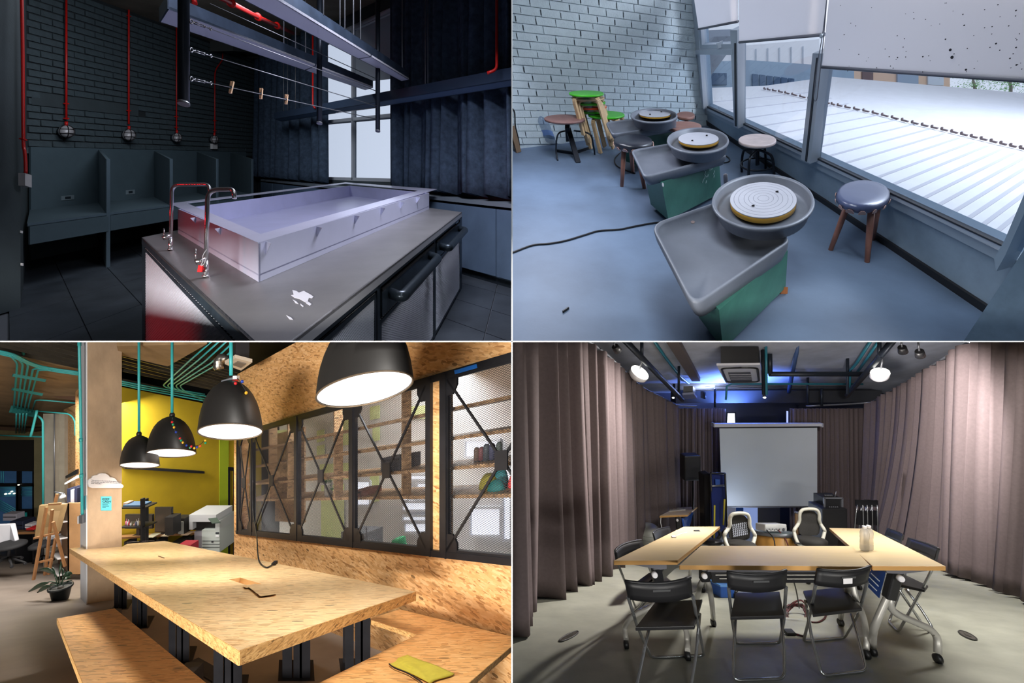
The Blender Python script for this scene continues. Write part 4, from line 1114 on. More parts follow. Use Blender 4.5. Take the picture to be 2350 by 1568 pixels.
t2, qb2 = wheel('middle pottery wheel of the row, green housing with clay smears', .47, [(1447, 345), (1560, 326), (1672, 356), (1478, 408)], [.09, .06, .06, .07], (1602, 322, 71, 29, 0), (1603, 318, 46, 14.5, .028), [[(1476, 388), (1518, 420), (1650, 364)], 0], .085)
t3, qb3 = wheel('farthest pottery wheel, near the white brick wall', .47, [(1389, 281), (1462, 272), (1556, 286), (1404, 309)], [.08, .05, .05, .06], (1501, 266, 54, 16, 0), (1503, 261, 36, 7.5, .02), [[(1420, 300), (1462, 312), (1542, 290)], 0], .075)
# details on the wheels
for (x, y, r_) in ((1562, 507, 6), (1576, 499, 6), (1590, 510, 5), (1527, 521, 2.5)):
    c, ex, ey = B.disc(x, y, r_, r_ * .7, .42); build('clay_spot', MB().lathe(c, ex, ey, UP, [(1, 0), (.9, .002)], 14), mat('dried_clay', (126, 112, 112), .9), t1)
build('lever', MB().lathe(g(1666, 424, .50), V((.013, 0, 0)), V((0, .013, 0)), UP, [(1, 0), (1, .07), (.8, .08)], 10), mat('lever_grey', (120, 118, 124), .5), t1)
build('foot_block', MB().cbox(g(1793, 668, .02), V((.02, 0, 0)), V((0, .03, 0)), UP * .03), m_castor, t1)
rr = random.Random(2)
HF = B.wall(qb2[1], qb2[2])
mb = MB()
for i in range(26):
    x, y = rr.gauss(1628, 10), rr.gauss(388, 14); 
    if not (1600 < x < 1648 and 368 < y < 430): continue
    p = on(HF, x, y, .003); d = V((rr.uniform(-.3, .3), 0, 1)).normalized(); s = (qb2[2] - qb2[1]).normalized()
    mb.slab([p, p + s * .012, p + s * .016 + d * .03, p + s * .004 + d * .035], (HF[1] if HF[1].dot(ORG - p) > 0 else -HF[1]) * .002)
tag(build('clay_smear', mb, m_scrp, t2), kind='stuff')
p = on(HF, 1521, 424, .004); build('sticker', MB().lathe(p, (qb2[2] - qb2[1]).normalized() * .012, UP * .018, -HF[1] if HF[1].dot(ORG - p) < 0 else HF[1], [(1, 0), (1, .002)], 14), m_white, t2)
pc = g(1508, 434, .22); build('control_box', MB().cbox(pc, V((.035, 0, 0)), V((0, .03, 0)), UP * .05), m_alu, t2)
build('power_lead', MB().tube(spline([g(1512, 436, .2), g(1500, 437, .19), g(1492, 442, .16), g(1493, 449, .13), g(1506, 450, .1), g(1514, 444, .08)], 5), .007, 6), m_blk, t2)

# ---------------------------------------------------------------- stools
m_wood = mat('reddish_stool_wood', (148, 104, 92), .5, var=.2, scale=14, stretch=(1, 4, 1))
m_wood2 = mat('worn_brown_seat', (124, 92, 88), .5, var=.18, scale=10)
m_pale = mat('pale_worn_seat', (190, 172, 168), .5, var=.15, scale=9)
m_iron = mat('black_iron', (34, 38, 46), .45, metal=.6)
m_leg = mat('turned_wood_leg', (150, 102, 86), .5, var=.15, scale=20)
m_black_c = mat('black_vinyl', (32, 36, 46), .32, spec=.6)
m_blue_c = mat('navy_vinyl_cushion', (74, 84, 118), .3, spec=.7, var=.1, scale=5)
m_petal = mat('pinkish_petal_cloth', (196, 160, 150), .8)
m_bent = mat('bentwood_birch', (206, 176, 136), .45, var=.1, scale=20)
m_green = mat('bright_green_seat', (70, 182, 40), .35)
m_orange = mat('orange_seat', (226, 74, 30), .35)
def seat_disc(nm, cx, cy, a, b, h, th, m, t, dome=0.0, n=36):
    c, ex, ey = B.disc(cx, cy, a, b, h)
    pr = [(.94, -th), (1.0, -th * .8), (1.0, -th * .15), (.97, 0)]
    if dome: pr = [(.86, -th), (.97, -th * .75), (1.0, -th * .4), (.97, -th * .05), (.85, dome * .6), (.5, dome * .95), (.05, dome)]
    return build(nm, MB().lathe(c, ex, ey, UP, pr, n), m, t), c, ex, ey
def cushion_stool(lb, cx, cy, a, b, h, legs, rl, mc, petals):
    base = g(*legs[0][1])
    t = thing('cushioned_stool', lb, 'stool', base, 'padded round stools')
    s, c, ex, ey = seat_disc('seat_cushion', cx, cy, a, b, h, .07, mc, t, .012)
    for i in range(petals):
        mb = MB()
        q = 2 * PI * (i + .5) / petals
        d = ex * math.cos(q) + ey * math.sin(q); tn = (-ex * math.sin(q) + ey * math.cos(q)).normalized()
        w_ = PI * ex.length / petals * .62
        b0 = c + d * .985 - UP * .064; o_ = d.normalized() * .004
        mb.slab([b0 - tn * w_, b0 + tn * w_, c + d * 1.0 + tn * w_ * .9 - UP * .046 + o_, c + d * 1.005 + tn * w_ * .4 - UP * .032 + o_, c + d * 1.005 - tn * w_ * .4 - UP * .032 + o_, c + d * 1.0 - tn * w_ * .9 - UP * .046 + o_], o_)
        build('petal', mb, m_petal, s)
    for (x0, y0), (x1, y1) in legs:
        f = g(x1, y1, 0.0); tp = c + (g(x0, y0, h - .07) - c) * 1.0; tp = g(x0, y0, h - .066)
        build('leg', MB().tube([tp, f], [rl * 1.1, rl * .8], 12), m_leg, t)
    return t
cushion_stool('navy cushioned stool with petal trim standing by the window sill', 1982, 441, 62, 31, .45, [((1948, 462), (1906, 574)), ((2000, 478), (1990, 602)), ((2014, 470), (2003, 550))], .019, m_blue_c, 14)
cushion_stool('black cushioned stool with petal trim beside the middle wheel', 1452, 321, 45, 14, .45, [((1432, 342), (1427, 428)), ((1462, 344), (1479, 433)), ((1448, 330), (1452, 396))], .021, m_black_c, 14)
def iron_stool(lb, cx, cy, a, b, h, m, spread, visible=True):
    """round seat on a screw post with four bowed iron legs"""
    t = thing('iron_stool', lb, 'stool', g(cx, cy + 70, 0), 'wooden stools on iron bases')
    s, c, ex, ey = seat_disc('seat', cx, cy, a, b, h, .035, m, t)
    ft = c - UP * h
    build('screw_post', MB().lathe(ft, V((.018, 0, 0)), V((0, .018, 0)), UP, [(1, .12), (1, h - .03)], 10), m_iron, t)
    build('collar', MB().lathe(ft, V((.03, 0, 0)), V((0, .03, 0)), UP, [(1, h - .13), (1, h - .09)], 12), m_iron, t)
    for k in range(4):
        q = PI / 4 + k * PI / 2 + spread
        d = (ex * math.cos(q) + ey * math.sin(q))
        P = [ft + UP * (h - .11) + d * .06, ft + UP * (h - .12) + d * .45, ft + UP * (h * .62) + d * .85, ft + UP * (h * .3) + d * 1.0, ft + d * 1.02]
        build('leg', MB().tube(spline(P, 5), .012, 7), m_iron, t)
    build('foot_ring', MB().tube([ft + UP * .13 + (ex * math.cos(2 * PI * z / 28) + ey * math.sin(2 * PI * z / 28)) * .92 for z in range(28)], .009, 6, closed=True), m_iron, t)
    return t
iron_stool('pale worn wooden stool on a curved black iron base by the window', 1738, 320, 43.5, 14, .40, m_pale, .3)
iron_stool('reddish wooden stool standing behind the middle wheel', 1569, 288, 40.5, 10.5, .44, m_wood, 0)
iron_stool('reddish wooden stool in the far corner behind the farthest wheel', 1573, 263, 21, 7.5, .45, m_wood, .5)
# brown stool with heavy strut base at left
t = thing('iron_stool', 'brown wooden stool with heavy black strut base by the stacked stools', 'stool', g(1300, 360), 'wooden stools on iron bases')
s, c, ex, ey = seat_disc('seat', 1295, 271, 47, 9, .46, .03, m_wood2, t)
ft = c - UP * .46
build('post', MB().bar(g(1302, 288, .38), g(1304, 320, .12), .05, .05, V((1, 0, 0))), m_iron, t)
build('strut', MB().bar(g(1304, 296, .3), g(1327, 374, 0), .05, .03, V((1, 0, 0))), m_iron, t)
for (xa, ya), (xb, yb) in (((1318, 300), (1362, 355)), ((1300, 300), (1276, 369))):
    pm = g((xa * .2 + xb * .8), ya + 8, .3)
    build('bowed_leg', MB().tube(spline([g(xa, ya, .27), pm, g(xb, (ya + yb) / 2 + 8, .12), g(xb + (3 if xb > 1300 else 4), yb, 0)], 6), .009, 7), m_iron, t)
build('rail', MB().bar(g(1277, 346, .03), g(1318, 352, .03), .03, .015, UP), m_iron, t)
build('rail', MB().bar(g(1320, 350, .03), g(1358, 338, .03), .03, .015, UP), m_iron, t)
# bentwood stools: a stack, and one on its own
def bent_leg(t, cx, cy, h, ang, ex, ey, c, hh_, wd=.04):
    d = ex * math.cos(ang) + ey * math.sin(ang); tn = (UP.cross(d)).normalized()
    P = fillet([c + d * .35 - UP * .03, c + d * .98 - UP * .03, c + d * 1.06 - UP * hh_], .09, 6)
    mb = MB(); pr = None
    for i in range(len(P) - 1):
        a_, b_ = P[i], P[i + 1]
        dd = (b_ - a_).normalized(); nn = dd.cross(tn).normalized() * .011; wv = tn * wd / 2
        mb.prism([a_ - wv - nn, a_ + wv - nn, a_ + wv + nn, a_ - wv + nn], [b_ - wv - nn, b_ + wv - nn, b_ + wv + nn, b_ - wv + nn])
    build('leg', mb, m_bent, t)
stk = [(1345, 213, 40, 6, m_green, 'bright green', 'topmost of its stack'), (1349, 223, 38, 5.5, m_bent, 'plain birch', 'second from the top of the stack'), (1352, 233, 37, 5.5, m_green, 'green', 'third from the top of the stack'), (1355, 243, 37, 5.5, m_orange, 'orange', 'fourth from the top of the stack'), (1358, 252, 36, 5.5, m_green, 'green', 'lowest of the stack')]
for i, (x, y, a, b, m, cn, pos) in enumerate(stk):
    h = .72 - .055 * i
    t = thing('bentwood_stool', '%s seated bentwood stool, %s by the brick wall' % (cn, pos), 'stool', g(x, 345, 0), 'stacked bentwood stools')
    s, c, ex, ey = seat_disc('seat', x, y, a, b, h, .022, m, t)
    for k in range(4): bent_leg(t, x, y, h, PI * .25 + k * PI / 2 + .12 * (i % 3 - 1), ex, ey, c, min(.44, h - .02))
t = thing('bentwood_stool', 'bright green seated bentwood stool standing alone before the stack', 'stool', g(1392, 350, 0))
s, c, ex, ey = seat_disc('seat', 1391, 262, 42, 8, .46, .024, m_green, t)
for k in range(4): bent_leg(t, 0, 0, .46, PI * .2 + k * PI / 2, ex, ey, c, .44, .045)
# water bottle by the wall
t = thing('water_bottle', 'large clear blue water bottle on the floor by the brick wall', 'bottle', g(1262, 334))
m_wat = clear_mat('blue_water_plastic', (110, 136, 170), .45)
cb_ = g(1262, 332); kx = V((.085, 0, 0)); ky = V((0, .085, 0))
build('bottle_body', MB().lathe(cb_, kx, ky, UP, [(.9, 0), (1, .02), (1, .16), (.94, .18), (1, .2), (1, .27), (.5, .34), (.25, .36), (.25, .4)], 20), m_wat, t)
build('bottle_label', MB().lathe(cb_ + UP * .08, kx * 1.02, ky * 1.02, UP, [(1, 0), (1, .07)], 20, False, False), mat('bottle_label', (92, 120, 170), .5), t)
build('bottle_cap', MB().lathe(cb_ + UP * .4, kx * .28, ky * .28, UP, [(1, 0), (1, .03)], 12), mat('blue_cap', (40, 70, 140), .5), t)
# leads
def lead(pts, r, lb, h=.008):
    return tag(build('power_lead', MB().tube(spline([g(x, y, h) for x, y in pts], 6), r, 6), m_blk), lb, 'cable')
lead([(1150, 588), (1178, 579), (1222, 563), (1262, 559), (1300, 552), (1340, 540), (1375, 530), (1420, 527), (1460, 519), (1500, 512), (1530, 510)], .007, 'dark power lead crossing the floor to the nearest wheel')
lead([(1424, 350), (1412, 362), (1411, 374), (1420, 384), (1440, 392), (1458, 398)], .007, 'dark power lead curled beside the black cushioned stool')
lead([(1648, 361), (1660, 357), (1672, 362), (1674, 370), (1660, 374), (1645, 372)], .007, 'dark power lead looped on floor behind the middle wheel')
t = tag(build('hanging_lead', MB().tube(spline([on(BW, x, y, .03) for x, y in ((1174, 248), (1181, 258), (1183, 290), (1190, 320), (1192, 345), (1182, 358))], 5), .007, 6), m_blk), 'dark lead hanging down the brick wall at its left end', 'cable')
mb = MB(); a, b = on(BW, 1174, 290, .05), g(1190, 350); mb.bar(a, b, .06, .03, dK); tag(build('wood_offcut', mb, mat('brown_offcut', (96, 78, 60), .7)), 'brown wooden offcut leaning at the left end of brick wall', 'wood')
c, ex, ey = B.disc(1298, 713, 6, 3, .004); tag(build('clay_crumb', MB().bar(g(1292, 717, .004), g(1305, 708, .004), .02, .008, UP), m_blk), 'dark crumb of clay on the floor at left foreground', 'crumb')

# ================================================================ ROOM C (lower left): co-working hall with flake-board table and mesh-fronted store
C = ROOM = Room(1160, 1.35); C.clip = [X0, Z1]
g = C.g; UP = C.u
def hgt(p): return p.z - (CZ - 1.35 - .376 * p.y)
def lift(x, y, h): return V((x, y, CZ - 1.35 - .376 * y + h))
m_osb = osb_mat('flake_board_wall', (206, 154, 98), (224, 182, 132), (158, 108, 62), s=1.0)
m_osbt = osb_mat('flake_board_table', (226, 188, 136), (240, 210, 164), (198, 152, 98), rough=.28, s=1.0)
m_osbe = osb_mat('flake_board_edge', (206, 154, 92), (232, 188, 126), (140, 94, 50), s=2.6)
m_flr = mat('grey_brown_screed', (136, 124, 116), .55, var=.16, scale=1.8, bump=.05, bscale=60, detail=8)
m_colc = mat('plywood_toned_concrete', (176, 152, 126), .75, var=.2, scale=3.5, bump=.12, bscale=40, detail=8, stretch=(1, 1, .5))
m_colw = mat('white_column_edge', (206, 208, 214), .6)
m_yelw = mat('olive_yellow_wall', (166, 140, 12), .85, var=.1, scale=2)
m_lime = mat('lime_green_wall', (150, 166, 26), .85, var=.06, scale=3)
m_deck = mat('dark_metal_deck', (70, 64, 56), .5, metal=.5, var=.3, scale=2)
m_cc = mat('buff_concrete', (150, 122, 88), .9, var=.22, scale=2.2, bump=.2, bscale=18)
m_teal = mat('teal_conduit_paint', (64, 176, 178), .4)
m_tealr = mat('teal_rail_paint', (52, 132, 130), .5)
m_ibl = mat('black_steel_section', (34, 34, 38), .42, metal=.3, var=.2, scale=10)
m_shade = mat('black_lampshade', (30, 28, 27), .55, var=.1, scale=4)
m_lit = glow('lit_lamp_inside', (250, 250, 252), 1.0)
mb = MB(); mb.slab([g(x, y) for x, y in ((-500, 1700), (-500, 1215), (1200, 1215), (1200, 1700))], UP * -.1); struct('floor_hall', mb, m_flr)
# ceiling: ribbed metal deck, then bare concrete
HC = 3.75
cg = lambda x, y, h=HC: g(x, y, h)
bl = lambda x: 799 + .222 * x
mb = MB(); mb.slab([cg(-400, 700), cg(1300, 700), cg(1300, 1010), cg(-400, 705)], UP * .15); mb.slab([cg(-400, 690), cg(1300, 690), cg(1300, 960), cg(-400, bl(-400))], UP * .1); struct('ceiling_hall', mb, m_deck)
mb = MB(); mb.slab([cg(-400, bl(-400)) - UP * .02, cg(187, bl(187)) - UP * .02, cg(275, 1000) - UP * .02, cg(-400, 1060) - UP * .02], UP * .02); struct('ceiling_hall_far', mb, m_cc)
rb = thing('deck_ribs', 'ribbed underside of the dark metal ceiling deck', 'ceiling deck', cg(300, 800), kind='structure')
for i in range(20):
    y0 = 690 + i * 9.5 + .04 * i * i
    a, b = cg(-60, y0 - 8), cg(1150, y0 - 8 + 1210 * (1151 - y0) / 1576 * .98)
    pts = [(x, y0 + (x + 0) * (1151 - y0) / 1576) for x in (-60, 186 if y0 > 770 else 560)]
    if y0 > 800: pts = [(280, y0 + 280 * (1151 - y0) / 1576), (560, y0 + 560 * (1151 - y0) / 1576)]
    p, q = cg(*pts[0]), cg(*pts[1])
    mb = MB(); mb.bar(p - UP * .02, q - UP * .02, .06, .05, UP); build('rib', mb, m_deck, rb)
for y0 in (806, 826, 846):
    p, q = cg(282, y0), cg(545, y0 + 263 * .21)
    mb = MB(); mb.bar(p - UP * .03, q - UP * .03, .05, .06, UP); build('rib', mb, m_deck, rb)
mb = MB(); mb.slab([g(x, y, 3.7) for x, y in ((268, 775), (475, 770), (385, 824), (274, 797))], UP * -.12); struct('trim_2', mb, m_cc)
# concrete down-stand and panels of the far left ceiling
mb = MB(); mb.slab([at(-20, 862, 9.5), at(182, 905, 9.5), at(182, 922, 9.5), at(-20, 884, 9.5)], V((0, .4, 0))); struct('trim_3', mb, mat('brown_beam', (92, 66, 50), .8))
mb = MB(); mb.slab([at(-40, 880, 13), at(182, 925, 13), at(182, 1010, 13), at(-40, 1010, 13)], V((0, .3, 0))); struct('wall_far_upper', mb, mat('olive_concrete', (112, 104, 70), .9, var=.2, scale=2))
for y0, y1, c in ((962, 968, (84, 62, 46)), (978, 986, (78, 58, 42))):
    mb = MB(); mb.slab([at(-30, y0, 12.6), at(80, y0 + 6, 12.6), at(80, y1 + 6, 12.6), at(-30, y1, 12.6)], V((0, .2, 0))); tag(build('ceiling_beam', mb, mat('far_beam_%d' % y0, c, .8)), 'thin brown beam under the far left ceiling, ' + ('upper' if y0 < 970 else 'lower') + ' of two', 'beam')

# yellow wall, lime return, doorway
yb0, yb1 = g(262, 1325), g(505, 1296)
YW = C.wall(yb0, yb1)
def yp(px, h): p = on(YW, px, 1200); return lift(p.x, p.y, h)
nY = (yb1 - yb0).cross(UP).normalized(); nY = nY if nY.dot(ORG - yb0) > 0 else -nY
mb = MB(); mb.slab([yp(200, -.05), yp(505, -.05), yp(505, 3.6), yp(200, 3.6)], nY * -.15); struct('wall_yellow', mb, m_yelw)
mb = MB(); mb.slab([yp(503, -.05), yp(524, -.05), yp(524, 3.6), yp(503, 3.6)], nY * .02); struct('wall_lime', mb, m_lime)
mb = MB(); mb.slab([yp(536, -.05), yp(600, -.05), yp(600, 3.6), yp(536, 3.6)], nY * -.15); mb.slab([yp(520, 2.2), yp(540, 2.2), yp(540, 3.6), yp(520, 3.6)], nY * -.15); struct('wall_yellow_end', mb, m_yelw)
dr = tag(bpy.data.objects.new('door_1', None), kind='structure'); COL.objects.link(dr); dr.location = g(530, 1290); ROOTLOC[dr.name] = dr.location.copy()
for q in ((522, 526.5, -.02, 2.2), (535, 538, -.02, 2.2), (522, 538, 2.16, 2.24)):
    mb = MB(); mb.slab([yp(q[0], q[2]), yp(q[1], q[2]), yp(q[1], q[3]), yp(q[0], q[3])], nY * .03); build('frame', mb, m_ibl, dr)
mb = MB(); mb.slab([yp(524, -.05) - nY * .9, yp(545, -.05) - nY * .9, yp(545, 2.3) - nY * .9, yp(524, 2.3) - nY * .9], nY * -.05); struct('wall_beyond_door', mb, glow('room_beyond_glow', (222, 228, 232), .55))  # wall given a glow in place of light in the room beyond
t = tag(build('ledge', MB().box(yp(279, 2.06), yp(462, 2.06) - yp(279, 2.06), nY * .12, UP * .05), m_ibl), 'long black ledge bar on the yellow wall behind the lamps', 'shelf')

# concrete column through the table, with its white edge, signs and conduit
c0, c1, c2 = g(200.5, 1386.5), g(279.5, 1373), g(187, 1371)
c0.xyz = (at(200.5, 1386.5, 5.95)); c1 = at(279.5, 1160 + 1350 / 6.33, 6.33); c2 = at(187, 1160 + 1350 / 6.37, 6.37)
mb = MB(); mb.slab([c0, c1, c1 + (c2 - c0), c2], UP * 3.76); colo = struct('column', mb, m_colc)
nC1 = (c1 - c0).cross(UP).normalized(); nC1 = nC1 if nC1.dot(ORG - c0) > 0 else -nC1
nC2 = (c2 - c0).cross(UP).normalized(); nC2 = nC2 if nC2.dot(ORG - c0) > 0 else -nC2
mb = MB(); mb.slab([c0 + nC2 * .0, c2, c2 + UP * 3.76, c0 + UP * 3.76], nC2 * .012); build('edge_board', mb, m_colw, colo)
CF = (c0, nC1); CS = (c0, nC2)
# cloud sign
out = []
for (x, y) in [(203, 1118), (200.6, 1110), (201, 1103), (204.5, 1099), (209, 1097), (211, 1093), (215.5, 1091), (221, 1090.5), (226, 1087.2), (233, 1086), (240, 1086.8), (246, 1090), (250.5, 1095.5), (256, 1096), (261, 1097.5), (265, 1101.5), (268, 1106.5), (272, 1108.5), (277, 1110.5), (281, 1114), (281.3, 1117.5), (278, 1120), (210, 1120)]:
    out.append(on(CF, x, y, .012))
t = thing('cloud_sign', 'white cloud-shaped sign with a small printed quotation on the column', 'sign', on(CF, 240, 1105, .01))
mb = MB(); mb.slab(out, nC1 * .02); build('board', mb, mat('white_sign_board', (224, 222, 226), .5), t)
ex = (c1 - c0).normalized(); ey = UP - ex * UP.dot(ex) * 0
m_ink = mat('dark_sign_ink', (28, 40, 52), .6); m_inkg = mat('grey_sign_ink', (130, 130, 138), .6)
for i, s in enumerate(('\u201cThe greatest discovery of my generation is', 'that people can alter their lives by altering', 'their attitudes.\u201d')):
    text_mesh('lettering', s, .021, on(CF, 209, 1103.8 + i * 3.4, .034), ex, UP, m_inkg, t, 'LEFT')
# keep calm sign
q = [on(CF, x, y, .004) for x, y in ((231.5, 1139.7), (255.5, 1139.7), (255.5, 1172), (231.5, 1172))]
t = thing('poster', 'small teal poster reading KEEP CALM on the column', 'poster', on(CF, 243, 1156, .003))
mb = MB(); mb.slab(q, nC1 * .003); build('sheet', mb, mat('teal_poster_paper', (92, 196, 208), .6), t)
for s, y in (('KEEP', 1148.2), ('CALM', 1153.6)):
    text_mesh('lettering', s, .040, on(CF, 234.8, y, .009), ex, UP, m_ink, t, 'LEFT', .0012)
for x0, x1, y in ((235, 251.5, 1155.6), (235, 247.5, 1158.6), (235, 250, 1162), (235, 243, 1165.2)):
    mb = MB(); a, b = on(CF, x0, y, .009), on(CF, x1, y, .009); mb.bar(a, b, .004 if y < 1156 else .008, .001, UP); build('print_line', mb, m_ink if y < 1156 else mat('faded_print_%d' % int(y), (48, 120, 136), .6), t)
q = [on(CS, x, y, .016) for x, y in ((193.5, 1138), (197.5, 1138), (197.5, 1170), (193.5, 1170))]
mb = MB(); mb.slab(q, nC2 * .003); tag(build('poster', mb, mat('teal_poster_side', (70, 176, 196), .6)), 'narrow teal poster seen edge-on on the column side', 'poster')
def cond(pts, r, lb, grp=None, m=None, n=7):
    t = thing('conduit', lb, 'conduit', pts[0], grp); build('pipe', MB().tube(pts, r, n), m or m_teal, t); return t
t = cond(spline([at(181.5, 760, 5.9), at(182, 800, 5.9), at(185, 950, 5.92), at(186.5, 1060, 5.94), at(188, 1130, 5.95), at(189, 1182, 5.96)], 4), .016, 'thick teal conduit running down the column edge')
for y in (790, 1010, 1092): build('coupling', MB().tube([at(184.6 + (y - 950) * .015, y - 4, 5.92), at(184.6 + (y - 950) * .015, y + 4, 5.92)], .021, 8), m_teal, t)
t = thing('switch_box', 'grey steel outlet box at foot of the teal column conduit', 'box', at(190, 1200, 5.9))
build('box_body', MB().cbox(at(190.2, 1190.5, 5.95), V((.022, 0, 0)), V((0, .03, 0)), V((0, 0, .056))), m_galv, t)
build('socket_face', MB().cbox(at(184, 1192, 5.97), V((.009, 0, 0)), V((0, .03, 0)), V((0, 0, .05))), m_white, t)

# pendant rods and lamps
bulbc = {'r': mat('red_bulb', (206, 34, 40), .3), 'g': mat('green_bulb', (20, 140, 96), .3), 'y': mat('yellow_bulb', (222, 170, 40), .3), 'b': mat('blue_bulb', (30, 60, 160), .3), 'o': mat('orange_bulb', (220, 80, 40), .3)}
def pendant(lb, cx, cy, a, b, topy, rodx, tilt=None, h=2.02):
    c = g(cx, cy, h); Y = c.y
    if tilt:
        ex = g(cx + tilt[0][0], cy + tilt[0][1], h) - c; ey = g(cx + tilt[1][0], cy + tilt[1][1], h) - c
    else: c, ex, ey = C.disc(cx, cy, a, b, h)
    H = (cy - topy) * Y / 1000
    t = thing('pendant_lamp', lb, 'lamp', c, 'black dome lamps over the table')
    prof = [(.985, .0), (1.0, .0), (1.0, .02), (.985, .12), (.955, .26), (.90, .42), (.82, .57), (.71, .71), (.57, .83), (.40, .92), (.22, .98), (.08, 1.0)]
    pr = [(r, q * H) for r, q in prof]
    inner = [(r * .965, q * H - .004) for r, q in prof[2:]]
    build('shade', MB().lathe(c, ex, ey, UP, pr, 48, False, True), m_shade, t)
    build('lit_diffuser', MB().lathe(c + UP * .006, ex, ey, UP, [(.972, 0), (.972, .006)], 48), m_lit, t)
    build('rim', MB().tube([c + (ex * math.cos(2 * PI * z / 64) + ey * math.sin(2 * PI * z / 64)) * .992 for z in range(64)], .0055, 6, closed=True), mat('rim_edge', (92, 78, 62), .5), t)
    if rodx:
        tp = at(rodx, topy, Y)
        tp = V((tp.x, tp.y, (c + UP * H).z))
        build('rod', MB().tube([tp, tp + UP * 3.4], .0155, 8), m_teal, t)
        build('holder', MB().lathe(tp - UP * .01, V((.03, 0, 0)), V((0, .03, 0)), UP, [(1, 0), (1, .05), (.6, .07)], 12), m_shade, t)
    return t, c, ex, ey, H
pendant('black dome pendant lamp farthest from the camera, left of the row', 320.5, 1068.5, 46.5, 7, 1001, 319, None, 1.9)
L2 = pendant('second black dome pendant lamp from the left, coloured bulbs across it', 393, 1041, 57.5, 10, 958, 395)
L3 = pendant('third black dome pendant lamp from the left, coloured bulbs on right side', 528, 993, 75, 18.5, 877, 530.5)
L4 = pendant('largest black dome pendant lamp, nearest the camera and cut off at the image divider', 828, 899.5, 0, 0, 735, None, ((121, -27.5), (-19, -37)))
cl = C.clip
def fairy(lb, pts, bulbs, Y):
    t = thing('string_lights', lb, 'string lights', at(*pts[0], Y)); build('flex', MB().tube(spline([at(x, y, Y) for x, y in pts], 4), .003, 5), m_ibl, t)
    for x, y, k in bulbs: build('bulb', MB().ball(at(x, y, Y - .012), V((.0125, 0, 0)), V((0, .0125, 0)), V((0, 0, .0145)), 10, 6), bulbc[k], t)
fairy('string of small coloured bulbs draped down the third lamp', [(545, 868), (560, 890), (565, 902), (556, 912), (554, 928), (562, 940), (566, 957), (582, 966)], [(565, 902, 'y'), (552, 915, 'b'), (556, 928, 'r'), (564.5, 940, 'g'), (567, 957, 'y'), (582, 966.5, 'b'), (540.5, 880, 'r'), (556, 876, 'b')], 3.72)
fairy('string of small coloured bulbs hung across the second lamp', [(396, 958), (395, 970), (400, 985), (408, 1000), (418, 1010), (430, 1020), (446, 1024), (460, 1020), (471, 1008)], [(395, 969, 'r'), (397, 974.5, 'g'), (399.5, 981, 'y'), (404, 992, 'b'), (413, 1006.5, 'r'), (415.5, 1011, 'g'), (419.5, 1016, 'y'), (428, 1022.5, 'b'), (436.5, 1028, 'g'), (439, 1025, 'r'), (446, 1029, 'y'), (452, 1026.5, 'b'), (459.5, 1024, 'o'), (471, 1011, 'y'), (471.5, 1017, 'g')], 5.05)
t = thing('camera_bracket', 'small white bracket with red tape on the third lamp rod', 'bracket', at(541, 872, 3.9))
build('bracket_arm', MB().bar(at(510, 878, 3.9), at(545, 868, 3.9), .035, .02, UP), mat('grey_clamp', (84, 86, 92), .5), t); build('clip_body', MB().cbox(at(542, 866, 3.88), V((.018, 0, 0)), V((0, .02, 0)), V((0, 0, .014))), m_white, t); build('red_tape', MB().cbox(at(540, 874, 3.88), V((.014, 0, 0)), V((0, .02, 0)), V((0, 0, .01))), m_red, t)

# conduit bundles on the ceiling
HP = 3.62
cgp = lambda x, y: g(x, y, HP)
for k in range(5):
    pts = [cgp(488 + k * 17 + 4, 778), cgp(440 + k * 15, 824 + k * 3.0), cgp(374.5 + k * 9.5, 884 + k * .4 - 0), cgp(381 + k * 10, 889.5 + k * 1.5), cgp(470 + k * 3, 905 + k * 5.5)]
    cond(fillet(pts, .12, 5), .013, 'diagonal teal ceiling conduit right of the column, ' + ('leftmost of five', 'second of five from the left', 'middle one of five', 'fourth of five from the left', 'rightmost of five')[k], 'diagonal teal conduits')
for k in range(3):
    cond(spline([cgp(270, 873 + k * 4.2), cgp(330, 885 + k * 4.6), cgp(400, 897 + k * 5), cgp(482, 911 + k * 6)], 3), .014, ('topmost', 'middle', 'lowest')[k] + ' of three teal conduits crossing above the yellow wall', 'teal conduits above yellow wall')
for k in range(3):
    cond(spline([cgp(-20, 802 + k * 3.5), cgp(30, 813 + k * 3.5), cgp(70, 832 + k * 2.6), cgp(110, 844 + k * 2.8), cgp(183, 854.5 + k * 3.2)], 4), .016, ('topmost', 'middle', 'lowest')[k] + ' of three teal conduits curving to the big column', 'teal conduits to the column')
top5 = [(20, 812, 40, 833, 31), (30, 815, 53, 834, 40), (45, 820, 65, 836, 48), (112, 846, 76, 846, 57), (118, 850, 88, 849, 65)]
for i, (xa, ya, xb, yb, xe) in enumerate(top5):
    cond(fillet([cgp(xa, ya), cgp(xb, yb), cgp(xe + 1, 930), cgp(xe, 946)], .2, 5), .0145, 'teal conduit dropping along the far left ceiling, ' + ('leftmost', 'second from the left', 'middle one', 'second from the right', 'rightmost')[i] + ' of five', 'teal conduits over the left aisle')
cond(fillet([cgp(180, 926), cgp(82, 917), cgp(73, 946)], .2, 5), .014, 'teal conduit with one bend beside the left aisle group')
for i, (xa, xb) in enumerate(((37.5, 36.5), (45.5, 44), (53, 50), (61, 55))):
    cond([g(xa, 950, 3.5), g(xb, 1000, 3.5)], .014, 'teal conduit continuing beyond the cable trough, ' + ('leftmost', 'second', 'third', 'rightmost')[i] + ' of four', 'far teal conduits')
